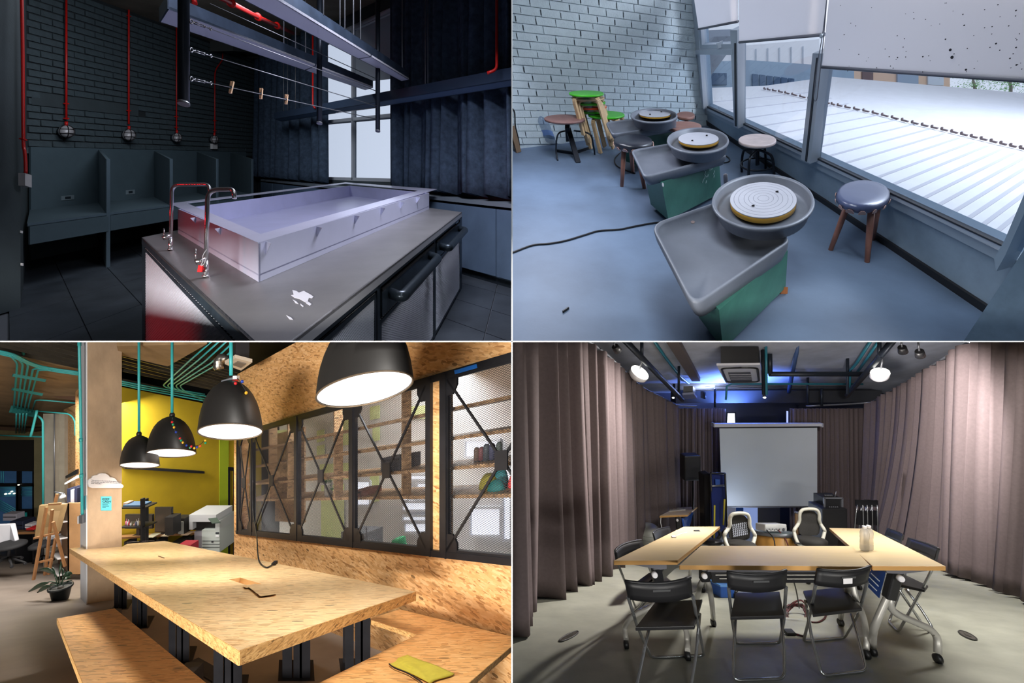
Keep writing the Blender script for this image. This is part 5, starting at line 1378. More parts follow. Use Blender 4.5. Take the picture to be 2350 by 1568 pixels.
for (x0, y0, x1, y1, w, lb) in ((29, 861, 104, 874, .05, 'upper teal hanger rail across the left conduits'), (29, 893, 96, 906, .05, 'lower teal hanger rail across the left conduits'), (26, 939, 82, 951, .16, 'wide teal cable trough at the end of the left conduits')):
    p, q = g(x0, y0, HP - .03), g(x1, y1, HP - .03); t = tag(build('hanger_rail', MB().bar(p, q, w, .05, UP), m_tealr), lb, 'rail')
cond(fillet([at(88, 944, 9.0), at(160, 950, 9.0), at(172, 965, 9.0), at(173, 1000, 9.0)], .2, 5), .014, 'thin teal conduit arching over the two far columns')
t = cond(fillet([at(86, 954, 9.2), at(98.5, 964, 9.2), at(99, 1160, 9.2)], .15, 5), .02, 'teal conduit dropping beside the far concrete column')
cond([at(85, 942, 9.1), at(80, 962, 9.1), at(74, 988, 9.1), at(70, 1002, 9.1)], .022, 'short thick teal conduit with couplings by the far column')
cond([at(-10, 999, 11), at(70, 1002, 11), at(98, 1003, 11)], .02, 'level teal conduit above the dark far window blind')
cond([at(53.5, 770, 6.5), at(53.5, 817, 6.9)], .02, 'teal drop pipe from deck to the left conduits')
# ceiling cassette and silver duct
t = thing('ceiling_cassette', 'ceiling air unit with pale square grille above the third lamp', 'air conditioner', at(547, 840, 5.2))
mb = MB(); q = [g(x, y, 3.05) for x, y in ((516, 836), (540, 822), (579, 832), (553, 851))]; mb.slab(q, UP * .04); build('panel', mb, mat('cream_panel', (206, 194, 176), .6), t)
mb = MB(); q2 = [g(x, y, 3.047) for x, y in ((533, 836), (545, 829), (565, 834), (553, 843))]; mb.slab(q2, UP * -.01); build('grille', mb, mat('grille_grey', (120, 112, 102), .6), t)
mb = MB(); q3 = [g(x, y, 3.09) for x, y in ((527, 834), (541, 824), (572, 831), (555, 845))]; mb.slab(q3, UP * .42); build('housing', mb, m_ibl, t)
p = at(513, 838, 5.3); t2 = thing('flexible_duct', 'crinkled silver duct end beside the ceiling air unit', 'duct', p)
build('duct_hose', MB().tube([p + V((math.cos(a) * .05, -.02, math.sin(a) * .09)) * (1) for a in [PI * (.2 + z / 8) for z in range(9)]], [.05 + .006 * (z % 2) for z in range(9)], 12), mat('crinkled_foil', (170, 166, 160), .25, metal=.9, bump=.4, bscale=90), t2)

# ---------------------------------------------------------------- flake-board wall with mesh-fronted store
o0, o1 = g(545, 1371.6), g(1174, 1607)
OW = C.wall(o0, o1); dO = (o1 - o0).normalized(); nO = dO.cross(UP).normalized()
if nO.dot(ORG - o0) < 0: nO = -nO
def op(px, h, off=0):
    p = on(OW, px, 1300); return lift(p.x, p.y, h) + nO * off
HT, HB_ = 2.40, .945
mb = MB(); mb.slab([op(537, -.02), op(1300, -.02), op(1300, HB_), op(537, HB_)], nO * -.12)
put_uv(struct('wall_flake_board', mb, m_osb))
mb = MB(); mb.slab([op(545, HT), op(1300, HT), op(1300, 3.3), op(545, 3.27)], nO * -.12); put_uv(struct('wall_flake_board_upper', mb, m_osb))
mb = MB(); mb.slab([op(537, HB_), op(551, HB_), op(551, HT), op(537, HT)], nO * -.12); put_uv(struct('trim_4', mb, m_osb))
mb = MB(); mb.slab([op(993, HB_), op(1014, HB_), op(1014, HT), op(993, HT)], nO * -.12); put_uv(struct('trim_5', mb, m_osb))
ms = thing('mesh_partition', 'black steel frame of five mesh windows set in flake-board wall', 'partition', op(760, .95))
def rail(nm, x0, h0, x1, h1, w, d=.05, par=None, off=.0):
    mb = MB(); a, b = op(x0, h0, off), op(x1, h1, off); mb.bar(a, b, w, d, UP if abs(x1 - x0) > 8 else dO); return build(nm, mb, m_ibl, par or ms)
rail('frame_rail', 548, HT - .02, 1240, HT - .02, .055); rail('frame_rail', 545, HB_ + .02, 1240, HB_ + .02, .05)
for x in (548, 580.5, 683, 811, 988, 1022):
    rail('post', x, HB_, x + .01, HT, .075 if x > 1000 else (.062 if x > 600 else .04), .06)
doors = [(551, 579, 26, 120), (583, 680, 70, 120), (686, 806, 74, 120), (816, 984, 84, 120), (1028, 1320, 100, 120)]
m_meshb = mat('dark_expanded_metal', (58, 58, 62), .45, metal=.3)
for i, (x0, x1, nx, ny) in enumerate(doors):
    d = thing('mesh_window', 'black framed expanded-mesh window with crossed braces, ' + ('narrow leftmost one', 'second from the left', 'third, before the plant on the shelf', 'fourth, left of the flake-board post', 'right of the flake-board post')[i], 'window', op((x0 + x1) / 2, HB_ + .05), 'mesh windows of the store')
    ha, hb = HB_ + .045, HT - .045
    p00, p10, p01, p11 = op(x0, ha, .005), op(x1, ha, .005), op(x0, hb, .005), op(x1, hb, .005)
    for a, b in ((p00, p10), (p01, p11)): build('stile', MB().bar(a, b, .035, .03, UP), m_ibl, d)
    for a, b in ((p00, p01), (p10, p11)): build('stile', MB().bar(a, b, .035, .03, dO), m_ibl, d)
    mid = (p00 + p11) / 2
    for a, b in ((p00, p11), (p10, p01)): build('brace', MB().bar(a + nO * .012, b + nO * .012, .02, .012, UP), m_ibl, d)
    eL = (p10 - p00).normalized()
    mb = MB(); mb.cbox(mid + nO * .022, eL * .06, UP * .07, nO * .006); build('brace_plate', mb, m_ibl, d)
    for p, sx, sy in ((p00, 1, 1), (p10, -1, 1), (p01, 1, -1), (p11, -1, -1)):
        mb = MB(); mb.slab([p, p + eL * .13 * sx, p + eL * .13 * sx + UP * .07 * sy, p + eL * .08 * sx + UP * .14 * sy, p + UP * .14 * sy], nO * .018); build('gusset', mb, m_ibl, d)
    ex, ey = (p10 - p00), (p01 - p00)
    cell = .034
    n1 = max(4, int(ex.length / cell)); n2 = int(ey.length / .0165)
    mb = MB(); lattice(mb, p00 - nO * .012, ex / n1, ey / n2, n1, n2, .0017); tag(build('expanded_mesh', mb, m_meshb, d), kind='stuff')
# blue tape on the top rail
a, b = op(1050, HT - .02, .03), op(1101, HT - .02, .03); tag(build('tape_strip', MB().bar(a, b, .03, .004, UP), mat('blue_tape', (30, 96, 176), .4)), 'strip of blue tape on the top rail of the mesh partition', 'tape')
# store room behind the mesh
m_pgreen = mat('pale_green_wall', (204, 214, 152), .8, var=.04, scale=2)
m_store = mat('store_grey_wall', (206, 204, 202), .8)
m_sh = osb_mat('shelf_flake_board', (150, 118, 84), (184, 150, 112), (96, 66, 40), s=1.4)
D_ = 1.5
mb = MB(); mb.slab([op(440, -.0, -D_), op(1700, -.0, -D_), op(1700, 3.2, -D_), op(440, 3.2, -D_)], nO * -.06); struct('wall_store_back', mb, m_store)
mb = MB(); mb.slab([op(500, 2.95, -.13), op(1500, 2.95, -.13), op(1700, 2.95, -D_), op(440, 2.95, -D_)], UP * .05); struct('ceiling_store', mb, m_store)
mb = MB(); mb.slab([op(500, .35, -.13), op(1500, .35, -.13), op(1700, .35, -D_), op(440, .35, -D_)], UP * -.05); struct('floor_store', mb, m_store)
SB = C.wall(op(500, 0, -D_ + .02), op(1500, 0, -D_ + .02))
sbp = lambda x, y, o=0: on(SB, x, y, o)
for (x0, y0, x1, y1) in ((622, 985, 678, 1012), (622, 1025, 678, 1050), (728, 985, 745, 1012), (728, 1020, 745, 1044), (783, 960, 806, 1020), (735, 1062, 805, 1100), (738, 1110, 790, 1235), (850, 930, 872, 960), (856, 975, 872, 1010), (938, 930, 984, 960), (850, 1085, 870, 1150)):
    mb = MB(); mb.slab([sbp(x, y) for x, y in ((x0, y0 + 4), (x1, y0), (x1, y1), (x0, y1 + 4))], nO * .01); struct('wall_panel', mb, m_pgreen)
m_bright = glow('daylit_store_window', (232, 236, 250), 1.0)
for k, (x0, y0, x1, y1) in enumerate(((925, 1090, 984, 1102), (925, 1112, 938, 1150), (958, 1108, 984, 1148), (925, 1152, 984, 1172), (925, 1184, 984, 1196), (820, 1104, 850, 1160), (1068, 1010, 1150, 1050), (1080, 1165, 1150, 1230), (1155, 1070, 1174, 1240), (930, 1200, 984, 1222))):
    wdw = tag(bpy.data.objects.new('window_%d' % (k + 3), None), kind='structure'); COL.objects.link(wdw); wdw.location = sbp(x0, y0); ROOTLOC[wdw.name] = wdw.location.copy()
    mb = MB(); mb.slab([sbp(x, y, .03) for x, y in ((x0, y0), (x1, y0), (x1, y1), (x0, y1))], nO * .01); build('bright_pane', mb, m_bright, wdw)
    mb = MB()
    for a, b in (((x0, y0), (x1, y0)), ((x0, y1), (x1, y1)), ((x0, y0), (x0, y1)), ((x1, y0), (x1, y1))): mb.bar(sbp(*a, .045), sbp(*b, .045), .03, .03, UP if a[1] == b[1] else dO)
    build('frame', mb, m_colw, wdw)
sh = thing('shelving', 'flake-board shelves standing behind the mesh windows', 'shelf', op(800, .4, -.3))
for h in (2.12, 1.88, 1.64, 1.41):
    mb = MB(); mb.slab([op(552, h, -.08), op(1300, h, -.08), op(1330, h, -.42), op(545, h, -.42)], UP * -.028); put_uv(build('shelf_board', mb, m_sh, sh))
for x in (598, 640, 745, 900):
    mb = MB(); mb.slab([op(x, 1.41, -.1), op(x + 2.2, 1.41, -.1), op(x + 2.2, 2.38, -.1), op(x, 2.38, -.1)], nO * -.1); put_uv(build('divider', mb, m_sh, sh))
mb = MB(); mb.slab([op(555, .98, -.45), op(618, .98, -.45), op(618, 2.3, -.45), op(555, 2.3, -.45)], nO * -.02); put_uv(build('back_panel', mb, m_sh, sh))
# things on the shelves
def shelf_pt(px, h, off=-.22): return op(px, h + .001, off)
for i, (x, r, hh_, c, nm) in enumerate(((1048, .024, .10, (96, 74, 62), 'brown'), (1059, .024, .10, (112, 62, 66), 'maroon'), (1071, .03, .115, (58, 66, 74), 'slate'), (1084, .026, .115, (62, 66, 96), 'navy'), (1100, .026, .12, (76, 88, 84), 'green-grey'))):
    p = shelf_pt(x, 1.64); t = thing('thread_spool', nm + ' thread spool upright on the shelf behind the right mesh window', 'spool', p, 'spools behind the mesh')
    mm = mat('spool_%s' % nm, c, .6)
    build('cone', MB().lathe(p, dO * r, nO * r, UP, [(1, 0), (1, hh_), (.6, hh_ * 1.15), (.3, hh_ * 1.18)], 14), mm, t); build('base', MB().lathe(p, dO * r * 1.15, nO * r * 1.15, UP, [(1, 0), (1, .008)], 14), m_ibl, t)
for (x, hw, hh_, c, nm, off) in ((1080, .085, .17, (54, 150, 158), 'light teal', -.33), (1066, .10, .125, (140, 132, 30), 'olive yellow', -.27), (1122, .06, .11, (226, 62, 58), 'red', -.3), (1098, .085, .085, (20, 118, 116), 'dark teal', -.2)):
    p = shelf_pt(x, 1.41, off); t = thing('cushion', nm + ' rounded cushion among others on the shelf behind mesh', 'cushion', p, 'coloured cushions on shelf')
    build('cover', MB().ball(p, dO * hw, nO * .06, UP * hh_, 20, 10, PI * .5, PI), mat('cushion_' + nm.replace(' ', '_'), c, .7), t)
p = shelf_pt(722, 1.41, -.16); t = thing('vase_plant', 'small leafy plant in a glass jar behind the third mesh window', 'plant', p)
build('jar', MB().lathe(p, dO * .045, nO * .045, UP, [(.8, 0), (1, .02), (1, .13), (.9, .15)], 16), mat('grey_glass_jar', (122, 118, 112), .15), t)
m_lf = mat('dark_green_leaf', (34, 74, 44), .45, var=.2, scale=30)
for dx, dz, l in ((-.05, .17, .05), (0, .2, .055), (.05, .17, .05), (.09, .08, .05), (.03, .12, .04)):
    q = p + dO * dx + UP * dz; build('leaf', MB().slab([q - dO * l, q + UP * .018, q + dO * l, q - UP * .018], nO * .003), m_lf, t)
    build('stem', MB().tube([p + UP * .1, q], .003, 5), m_lf, t)
for (x, h, w_, hh_, c, nm, off, lb) in ((868, 1.64, .16, .13, (58, 58, 62), 'equipment_case', -.25, 'dark rugged case on the shelf behind the fourth mesh window'), (800, 1.41, .10, .06, (112, 72, 60), 'wooden_box', -.2, 'small reddish box on the shelf beside the plant'), (735, .36, .26, .30, (92, 94, 98), 'storage_box', -.5, 'grey storage box on the store floor behind the third window'), (1135, .36, .18, .30, (62, 60, 60), 'storage_box', -.6, 'dark storage box low behind the right mesh window'), (880, .36, .2, .22, (70, 84, 130), 'fabric_heap', -.55, 'blue fabric heap low behind the fourth mesh window'), (835, .36, .05, .27, (52, 150, 96), 'green_bag', -.4, 'small green bag low behind the fourth mesh window')):
    p = shelf_pt(x, h if h > 1 else .62, off); t = thing(nm, lb, nm.split('_')[-1], p)
    mm = mat(nm + '_' + str(x), c, .6)
    mb = MB(); mb.lathe(p, dO * w_, nO * .1, UP, [(.7, 0), (1, hh_ * .15), (1, hh_ * .6), (.8, hh_), (.3, hh_ * 1.05)], 14) if 'heap' in nm or 'bag' in nm else mb.cbox(p + UP * hh_ / 2, dO * w_, nO * .12, UP * hh_ / 2)
    build('body', mb, mm, t)
    build('trim', MB().cbox(p + UP * hh_ * .8 + nO * .125, dO * w_ * .9, nO * .003, UP * .008), m_ibl, t)
    if h < 1: mb = MB(); mb.slab([p - dO * w_ * 1.3 + nO * .14, p + dO * w_ * 1.3 + nO * .14, p + dO * w_ * 1.3 - nO * .14, p - dO * w_ * 1.3 - nO * .14], UP * -.26); build('plinth', mb, m_store, t)
p = op(781, .62, -.3); t = thing('light_tripod', 'black tripod stand low behind the third mesh window', 'tripod', p - UP * .25)
build('column_tube', MB().tube([p, p + UP * .4], .008, 6), m_ibl, t)
for a in (0, 2.1, 4.2): build('leg', MB().tube([p + UP * .16, p + (dO * math.cos(a) + nO * math.sin(a)) * .16 - UP * .02], .007, 6), m_ibl, t)
# cable from the partition to the table
t = thing('power_cable', 'thin black cable hanging from the partition onto the table', 'cable', g(612, 1303, .76))
PT = [op(590, 1.7, .05), op(590, 1.3, .05), at(589, 1230, 5.2), at(592, 1275, 4.6), g(598, 1294, .76), g(611, 1302.5, .76), g(621, 1299, .76), g(629, 1294, .765)]
build('flex', MB().tube(spline(PT, 6), .007, 6), m_ibl, t); build('plug', MB().cbox(g(630, 1293.5, .768), V((.016, 0, 0)), V((0, .03, 0)), UP * .014), m_ibl, t)

# ---------------------------------------------------------------- the big table
HTB = .75
tL, tN, tR, tF = g(159.6, 1258.6, HTB), g(549, 1493, HTB), g(954, 1358, HTB), g(378, 1242, HTB)
t = thing('work_table', 'huge pressed flake-board table with black steel legs', 'table', g(560, 1520, 0))
TH = .063
cw = lambda p: lift(p.x, p.y, HTB)
notch = [cw(tF.lerp(tL, .44)), cw(c1 + nC1 * .01), cw(c0 + nC1 * .01 + nC2 * .012), cw(tF.lerp(tL, .87))]
hole = [g(x, y, HTB) for x, y in ((525.5, 1330.2), (551, 1326), (601, 1340.5), (565, 1342.8))]
mb = MB()
top = [tL, tN, tR, tF] + notch
mb.prism([p - UP * TH for p in top], top)
tt = build('tabletop', mb, m_osbt, t); put_uv(tt)
# the cable slot: a cut recess with its own board sides
if tt:
    bm = bmesh.new(); bm.from_mesh(tt.data)
    bm.free()
loc = ROOTLOC[t.name]
cut = MB(); cut.prism([p - UP * .05 for p in hole], [p + UP * .02 for p in hole])
co = build('slot_cutter', cut, m_osbe); 
md = tt.modifiers.new('slot', 'BOOLEAN'); md.object = co; md.operation = 'DIFFERENCE'; md.solver = 'EXACT'
dg = bpy.context.evaluated_depsgraph_get(); me2 = bpy.data.meshes.new_from_object(tt.evaluated_get(dg)); tt.modifiers.clear(); tt.data = me2; bpy.data.objects.remove(co)
# edge boards with the darker cut grain
for a, b in ((tL, tN), (tN, tR)):
    q = (b - a).cross(UP).normalized(); q = q if q.dot(ORG - a) > 0 else -q
    mb = MB(); mb.slab([a - UP * TH, b - UP * TH, b - UP * .001, a - UP * .001], q * .003); put_uv(build('cut_edge', mb, m_osbe, t))
mb = MB(); mb.prism([g(x, y, HTB + .001) for x, y in ((558.5, 1346.5), (565, 1349.5), (571, 1348), (591, 1363.5), (598, 1369), (633.5, 1364), (602, 1343), (585, 1340))], [g(x, y, HTB + .014) for x, y in ((558.5, 1346.5), (565, 1349.5), (571, 1348), (591, 1363.5), (598, 1369), (633.5, 1364), (602, 1343), (585, 1340))])
put_uv(tag(build('slot_cover', mb, m_osbt), 'loose flake-board slot cover lying beside the cable slot', 'board'))
tag(build('wood_sliver', MB().bar(g(363.5, 1277, HTB + .002), g(377, 1281.5, HTB + .002), .012, .006, UP), mat('dark_sliver', (104, 70, 40), .7)), 'dark wood sliver on the far part of the table', 'sliver')
# legs: steel H-sections
def hleg(x0, x1, ytop, ybot, depth=.16):
    """front flange spans columns x0 to x1; foot at row ybot"""
    f = g((x0 + x1) / 2, ybot, 0); Y = f.y
    a = at(x0, ybot, Y); b = at(x1, ybot, Y)
    H = HTB - TH
    ex = V(((x1 - x0) * Y / 1000, 0, 0)); dp = V((-.08, depth, 0))
    mb = MB(); wv = ex * .34; 
    mb.box(lift(a.x, a.y, .0), wv, dp * .12, UP * H); mb.box(lift(a.x + dp.x * .88, a.y + dp.y * .88, 0), wv, dp * .12 - UP * .008, UP * H); mb.box(lift(a.x, a.y, -.04) + wv * .4 + dp * .1, wv * .14, dp * .8 - UP * .045, UP * H)
    mb.box(lift(a.x, a.y, 0) + ex * .62, ex * .38, dp * .15, UP * H); mb.box(lift(a.x, a.y, 0) + ex * .4, ex * .3, dp * .07 , UP * H)
    o = build('leg', mb, m_ibl, t)
    mb = MB(); mb.box(lift(a.x, a.y, 0) - ex * .15 - dp * .2, ex * 1.3, dp * 1.4, UP * .012); build('foot_plate', mb, m_ibl, t)
for q in ((262, 290, 1338, 1398), (303, 337, 1370, 1441), (387, 434, 1424, 1522), (490, 555, 1495, 1600), (648, 712, 1480, 1560), (792, 850, 1430, 1556)): hleg(*q)
mb = MB(); a, b = g(440, 1520, .02), g(560, 1590, .02); mb.bar(a, b, .1, .02, UP.cross(b - a)); build('floor_channel', mb, m_ibl, t)
# benches
HBn = .45
def bench(lb, pts, th, legs):
    t = thing('bench', lb, 'bench', g(*pts[0][0:2], 0))
    top = [g(x, y, HBn) for x, y in pts]; mb = MB(); mb.prism([p - UP * th for p in top], top); put_uv(build('seat_board', mb, mat_b, t))
    for a, b in zip(top, top[1:] + top[:1]):
        q = (b - a).cross(UP).normalized(); q = q if q.dot(ORG - a) > 0 else -q
        if b.y > 0 and a.y > 0: mb = MB(); mb.slab([a - UP * th, b - UP * th, b - UP * .001, a - UP * .001], q * .003); put_uv(build('cut_edge', mb, m_osbe, t))
    for x, y in legs:
        f = g(x, y, 0); mb = MB(); mb.cbox(lift(f.x, f.y, (HBn - th) / 2), V((.05, 0, 0)), V((0, .06, 0)), UP * (HBn - th) / 2); build('leg', mb, m_ibl, t)
    return t
mat_b = osb_mat('flake_board_bench', (228, 168, 102), (242, 194, 134), (184, 122, 66), rough=.3, s=1.0)
bench('flake-board bench at the left side of the big table', [(131.5, 1419.5), (263, 1396.5), (520, 1606), (206, 1606)], .045, [(252, 1512), (430, 1700)])
bench('L-shaped flake-board bench along the wall and near table end', [(845, 1421), (918, 1399), (1194, 1466), (1030, 1606), (655, 1606), (958, 1456.5)], .035, [(1075, 1640), (930, 1500)])
# cloth on the right bench
t = thing('cloth', 'crumpled yellow-green cloth lying on the right bench', 'cloth', g(965, 1530, HBn))
cs = []; quad = [(893, 1524), (932, 1503), (1041, 1545), (982, 1567)]
rc = random.Random(4)
for i in range(13):
    row = []
    for j in range(15):
        u_, v_ = j / 14, i / 12
        x = (quad[0][0] * (1 - u_) + quad[3][0] * u_) * (1 - v_) + (quad[1][0] * (1 - u_) + quad[2][0] * u_) * v_
        y = (quad[0][1] * (1 - u_) + quad[3][1] * u_) * (1 - v_) + (quad[1][1] * (1 - u_) + quad[2][1] * u_) * v_
        x += 4 * math.sin(7 * v_ + u_ * 2); y += 2.2 * math.sin(8 * u_) * (1 if 0 < v_ < 1 else .3)
        hz = .006 + .012 * (math.sin(9 * u_ + 5 * v_) * math.sin(6 * v_ + 1) + .6) * math.sin(PI * min(1, max(0, v_))) * math.sin(PI * u_)
        row.append(g(x, y, HBn + .003 + max(0, hz)))
    cs.append(row)
mb = MB(); mb.sheet(cs, UP * -.003); build('towel', mb, mat('yellow_green_towel', (196, 180, 62), .9, var=.08, scale=30), t)
mb = MB(); mb.tube(spline([g(x, y, HBn + .012) for x, y in ((893, 1524), (905, 1533), (935, 1545), (962, 1562), (972, 1572))], 4), .0035, 5); build('hem_cord', mb, m_ibl, t)

# ---------------------------------------------------------------- behind: desk, printer, left aisle
m_dsk = mat('brown_desk_top', (150, 108, 70), .5)
dp = lambda x, y: g(x, y, .74)
t = thing('wall_desk', 'long brown-edged desk against the yellow wall', 'desk', g(370, 1330))
mb = MB(); q = [dp(275, 1228.5), dp(453, 1217.5), dp(453, 1216), dp(262, 1222)]; 
qq = [at(272, 1230, 7.6), at(453, 1218, 8.9), at(462, 1212, 9.6), at(272, 1220, 8.2)]
qq = [lift(p.x, p.y, .79) for p in qq]; mb.slab(qq, UP * -.035); build('desk_top', mb, m_dsk, t)
for x, Y in ((300, 7.85), (372, 8.35), (446, 8.85)):
    p = at(x, 1200, Y); mb = MB(); mb.cbox(lift(p.x, p.y, .37), V((.03, 0, 0)), V((0, .1, 0)), UP * .37); build('leg', mb, m_ibl, t)
for x0, x1, Y in ((305, 330, 8.2), (395, 412, 8.6)):
    a, b = at(x0, 1200, Y), at(x1, 1200, Y); mb = MB(); mb.box(lift(a.x, a.y, 0.02), V((b.x - a.x, 0, 0)), V((0, .3, 0)), UP * .6); build('pedestal', mb, mat('dark_pedestal', (52, 50, 40), .7), t)
dz = lambda x, Y, h: lift(at(x, 1200, Y).x, Y, h)
def block(nm, lb, x0, x1, Y, h0, h1, c, cat, dep=.12, parent=None, rough=.5):
    a, b = dz(x0, Y, h0), dz(x1, Y, h0); mb = MB(); mb.box(a, V((b.x - a.x, 0, 0)), V((0, dep, 0)), UP * (h1 - h0))
    o = build(nm, mb, mat(nm + '_%d_%d' % (x0, int(h0 * 100)), c, rough), parent)
    if parent is None: tag(o, lb, cat)
    return o
# open shelf rack with bottles and boxes
t = thing('desk_rack', 'black open rack on the desk holding pens and trays', 'rack', dz(310, 7.4, .79))
for x in (327.5, 336): 
    mb = MB(); p = dz(x, 7.4 + (x - 327) * .04, 0.3); mb.cbox(p + UP * .55, V((.016, 0, 0)), V((0, .03, 0)), UP * .62); build('upright', mb, m_ibl, t)
for y, in ((1165.5,), (1210.5,)):
    h = 1.35 - (y - 1160) * 7.4 / 1000; a, b = dz(275, 7.4, h), dz(333, 7.4, h); mb = MB(); mb.box(a, V((b.x - a.x, 0, 0)), V((0, .25, 0)), UP * -.02); build('shelf', mb, m_ibl, t)
h1 = 1.35 - 5.5 * 7.4 / 1000; h2 = 1.35 - 50.5 * 7.4 / 1000
block('tray', 'blue tray of cables on top of the desk rack', 282, 326, 7.45, h1 + .001, h1 + .04, (64, 96, 128), 'tray', .2)
block('tissue_box', 'small beige box on the blue tray of the rack', 282, 293, 7.5, h1 + .041, h1 + .08, (186, 152, 132), 'box', .12)
for i, (x, c, hh_) in enumerate(((290, (214, 120, 150), .14), (293.5, (206, 206, 214), .13), (296, (196, 60, 70), .11), (300, (210, 214, 216), .09), (308, (206, 160, 150), .07), (312, (96, 100, 130), .13), (317, (214, 214, 222), .15), (322.5, (224, 190, 120), .15), (325, (220, 196, 186), .09))):
    p = dz(x, 7.48, h2 + .001); t2 = thing('pen_pot', ('pink', 'pale grey', 'red', 'grey-white', 'salmon', 'slate', 'tall white', 'tall yellow', 'cream')[i] + ' pot of pens on the lower shelf of the desk rack', 'pen pot', p, 'pots of pens on the rack')
    mm = mat('pen_pot_%d' % i, c, .5); build('pot', MB().lathe(p, V((.013, 0, 0)), V((0, .013, 0)), UP, [(1, 0), (1, hh_ * .7)], 8), mm, t2); build('pen', MB().tube([p + UP * hh_ * .3, p + UP * hh_ + V((.01, 0, 0))], .004, 5), m_white if i % 2 else mm, t2)
def monitor(lb, x0, x1, Y, h0, h1, c):
    t = thing('monitor', lb, 'monitor', dz((x0 + x1) / 2, Y, .79)); block('panel', '', x0, x1, Y, h0, h1, c, '', .04, t, .4)
    a = dz((x0 + x1) / 2, Y + .03, .791); build('stand', MB().cbox(a + UP * (h0 - .79) / 2, V((.03, 0, 0)), V((0, .02, 0)), UP * (h0 - .79) / 2), m_ibl, t); build('foot', MB().cbox(a + UP * .006, V((.1, 0, 0)), V((0, .07, 0)), UP * .006), m_ibl, t)
    block('screen', '', x0 + 1, x1 - 1, Y - .006, h0 + .02, h1 - .015, (58, 52, 46), '', .005, t, .25)
monitor('black monitor half hidden behind the pens rack', 287, 350, 8.0, .92, 1.18, (36, 34, 32))
monitor('tall black upright board-like monitor in the middle of desk', 355, 394, 8.35, .83, 1.31, (40, 37, 34))
block('tower', 'dark desktop computer tower behind the middle of desk', 378, 397, 8.2, .791, 1.12, (34, 32, 32), 'computer', .2)
block('speaker_cabinet', 'black box with a pale front strip right of the tower', 400, 423.5, 8.55, .791, 1.09, (38, 36, 34), 'speaker', .2)
block('pale_panel', 'pale upright panel leaning on the black box on the desk', 408.5, 420, 8.45, .791, 1.03, (150, 152, 146), 'panel', .02)
for i, (x, y) in enumerate(((352, 1216), (386, 1217), (430, 1214))):
    p = dz(x, 8.0 + i * .3, .792); tag(build('papers', MB().cbox(p + UP * .006, V((.07, 0, 0)), V((0, .09, 0)), UP * .006), mat('paper_stack_%d' % i, (150 + i * 10, 144, 120), .8)), 'loose papers on the wall desk, ' + ('by the rack', 'in the middle', 'near the printer')[i], 'papers', 'papers on the desk')
for i, (x, y) in enumerate(((291, 1245), (327, 1243))):
    p = g(x, y, HTB + .002); tag(build('paper_sheet', MB().slab([p, p + V((.09, .02, .0)), p + V((.1, .12, -.045)), p + V((-.01, .1, -.04))], UP * .003), m_white), 'white paper sheet at the far edge of the big table, ' + ('left' if i == 0 else 'right') + ' one', 'paper', 'papers on the table')
block('backpack', 'red and white bag on the floor behind the table', 408, 438, 8.0, .22, .62, (150, 40, 52), 'bag', .2)
# printer
t = thing('office_printer', 'large grey multifunction office printer beside the lime wall', 'printer', dz(470, 8.6, 0))
PYd = 8.6
def pr(nm, x0, x1, y0, y1, c, dep=.5, dy=0.0, m=None):
    hA = 1.35 - (y1 - 1160) * (PYd + dy) / 1000; hB2 = 1.35 - (y0 - 1160) * (PYd + dy) / 1000
    a, b = dz(x0, PYd + dy, hA), dz(x1, PYd + dy, hA); mb = MB(); mb.box(a, V((b.x - a.x, 0, 0)), V((0, dep, 0)), UP * (hB2 - hA)); return build(nm, mb, m or mat('printer_%s_%d' % (nm, y0), c, .5), t)
pr('base_cabinet', 463, 504, 1217, 1268, (172, 178, 174), .5); pr('side_cabinet', 446, 463, 1220, 1268, (138, 134, 142), .45, .08)
pr('scanner', 434, 496, 1182, 1198, (190, 192, 196)); pr('left_column', 434, 442, 1198, 1216, (176, 178, 182)); pr('right_column', 494, 504, 1196, 1217, (176, 180, 180)); pr('paper_bay', 441, 495, 1198, 1217, (22, 22, 24), .3, .1)
for y in (1241.5, 1249, 1256): pr('drawer_gap', 464, 503.5, y, y + 1, (60, 64, 66), .02, -.01)
pr('handle', 485, 489, 1243, 1246, (40, 40, 44), .02, -.012); pr('label_plate', 494.5, 502, 1222.5, 1226, (36, 40, 46), .02, -.012); pr('label_plate', 494.5, 502, 1229, 1232.5, (214, 214, 218), .02, -.012)
q = [at(478, 1190, PYd - .1), at(497, 1188, PYd - .1), at(506, 1199, PYd - .25), at(487, 1201, PYd - .25)]; mb = MB(); mb.slab(q, UP * -.015); build('control_screen', mb, mat('printer_screen', (70, 86, 82), .3), t)
# left aisle: far windows
WY = 13.5
wl_ = tag(bpy.data.objects.new('window_20', None), kind='structure'); COL.objects.link(wl_); wl_.location = at(30, 1100, WY); ROOTLOC[wl_.name] = wl_.location.copy()
m_night = mat('blue_night_glass', (84, 132, 190), .3, var=.2, scale=1.2)
mb = MB(); mb.slab([at(-60, 1076, WY), at(78, 1078, WY), at(78, 1262, WY), at(-60, 1262, WY)], V((0, .03, 0))); build('pane', mb, m_night, wl_)
for (x0, y0, x1, y1) in ((38, 1076, 47, 1262), (74, 1000, 80, 1262), (-60, 1110, 78, 1117), (43, 1169, 80, 1200), (36, 1117, 42, 1205)):
    mb = MB(); mb.slab([at(x0, y0, WY - .05), at(x1, y0, WY - .05), at(x1, y1, WY - .05), at(x0, y1, WY - .05)], V((0, .04, 0))); build('frame', mb, m_ibl, wl_)
mb = MB(); mb.slab([at(-60, 1003, WY - .1), at(76, 1008, WY - .1), at(77, 1082, WY - .1), at(-60, 1080, WY - .1)], V((0, .03, 0))); tag(build('dark_blind', mb, mat('near_black_blind', (32, 29, 27), .9)), 'wide near-black blind over the far left windows', 'blind')
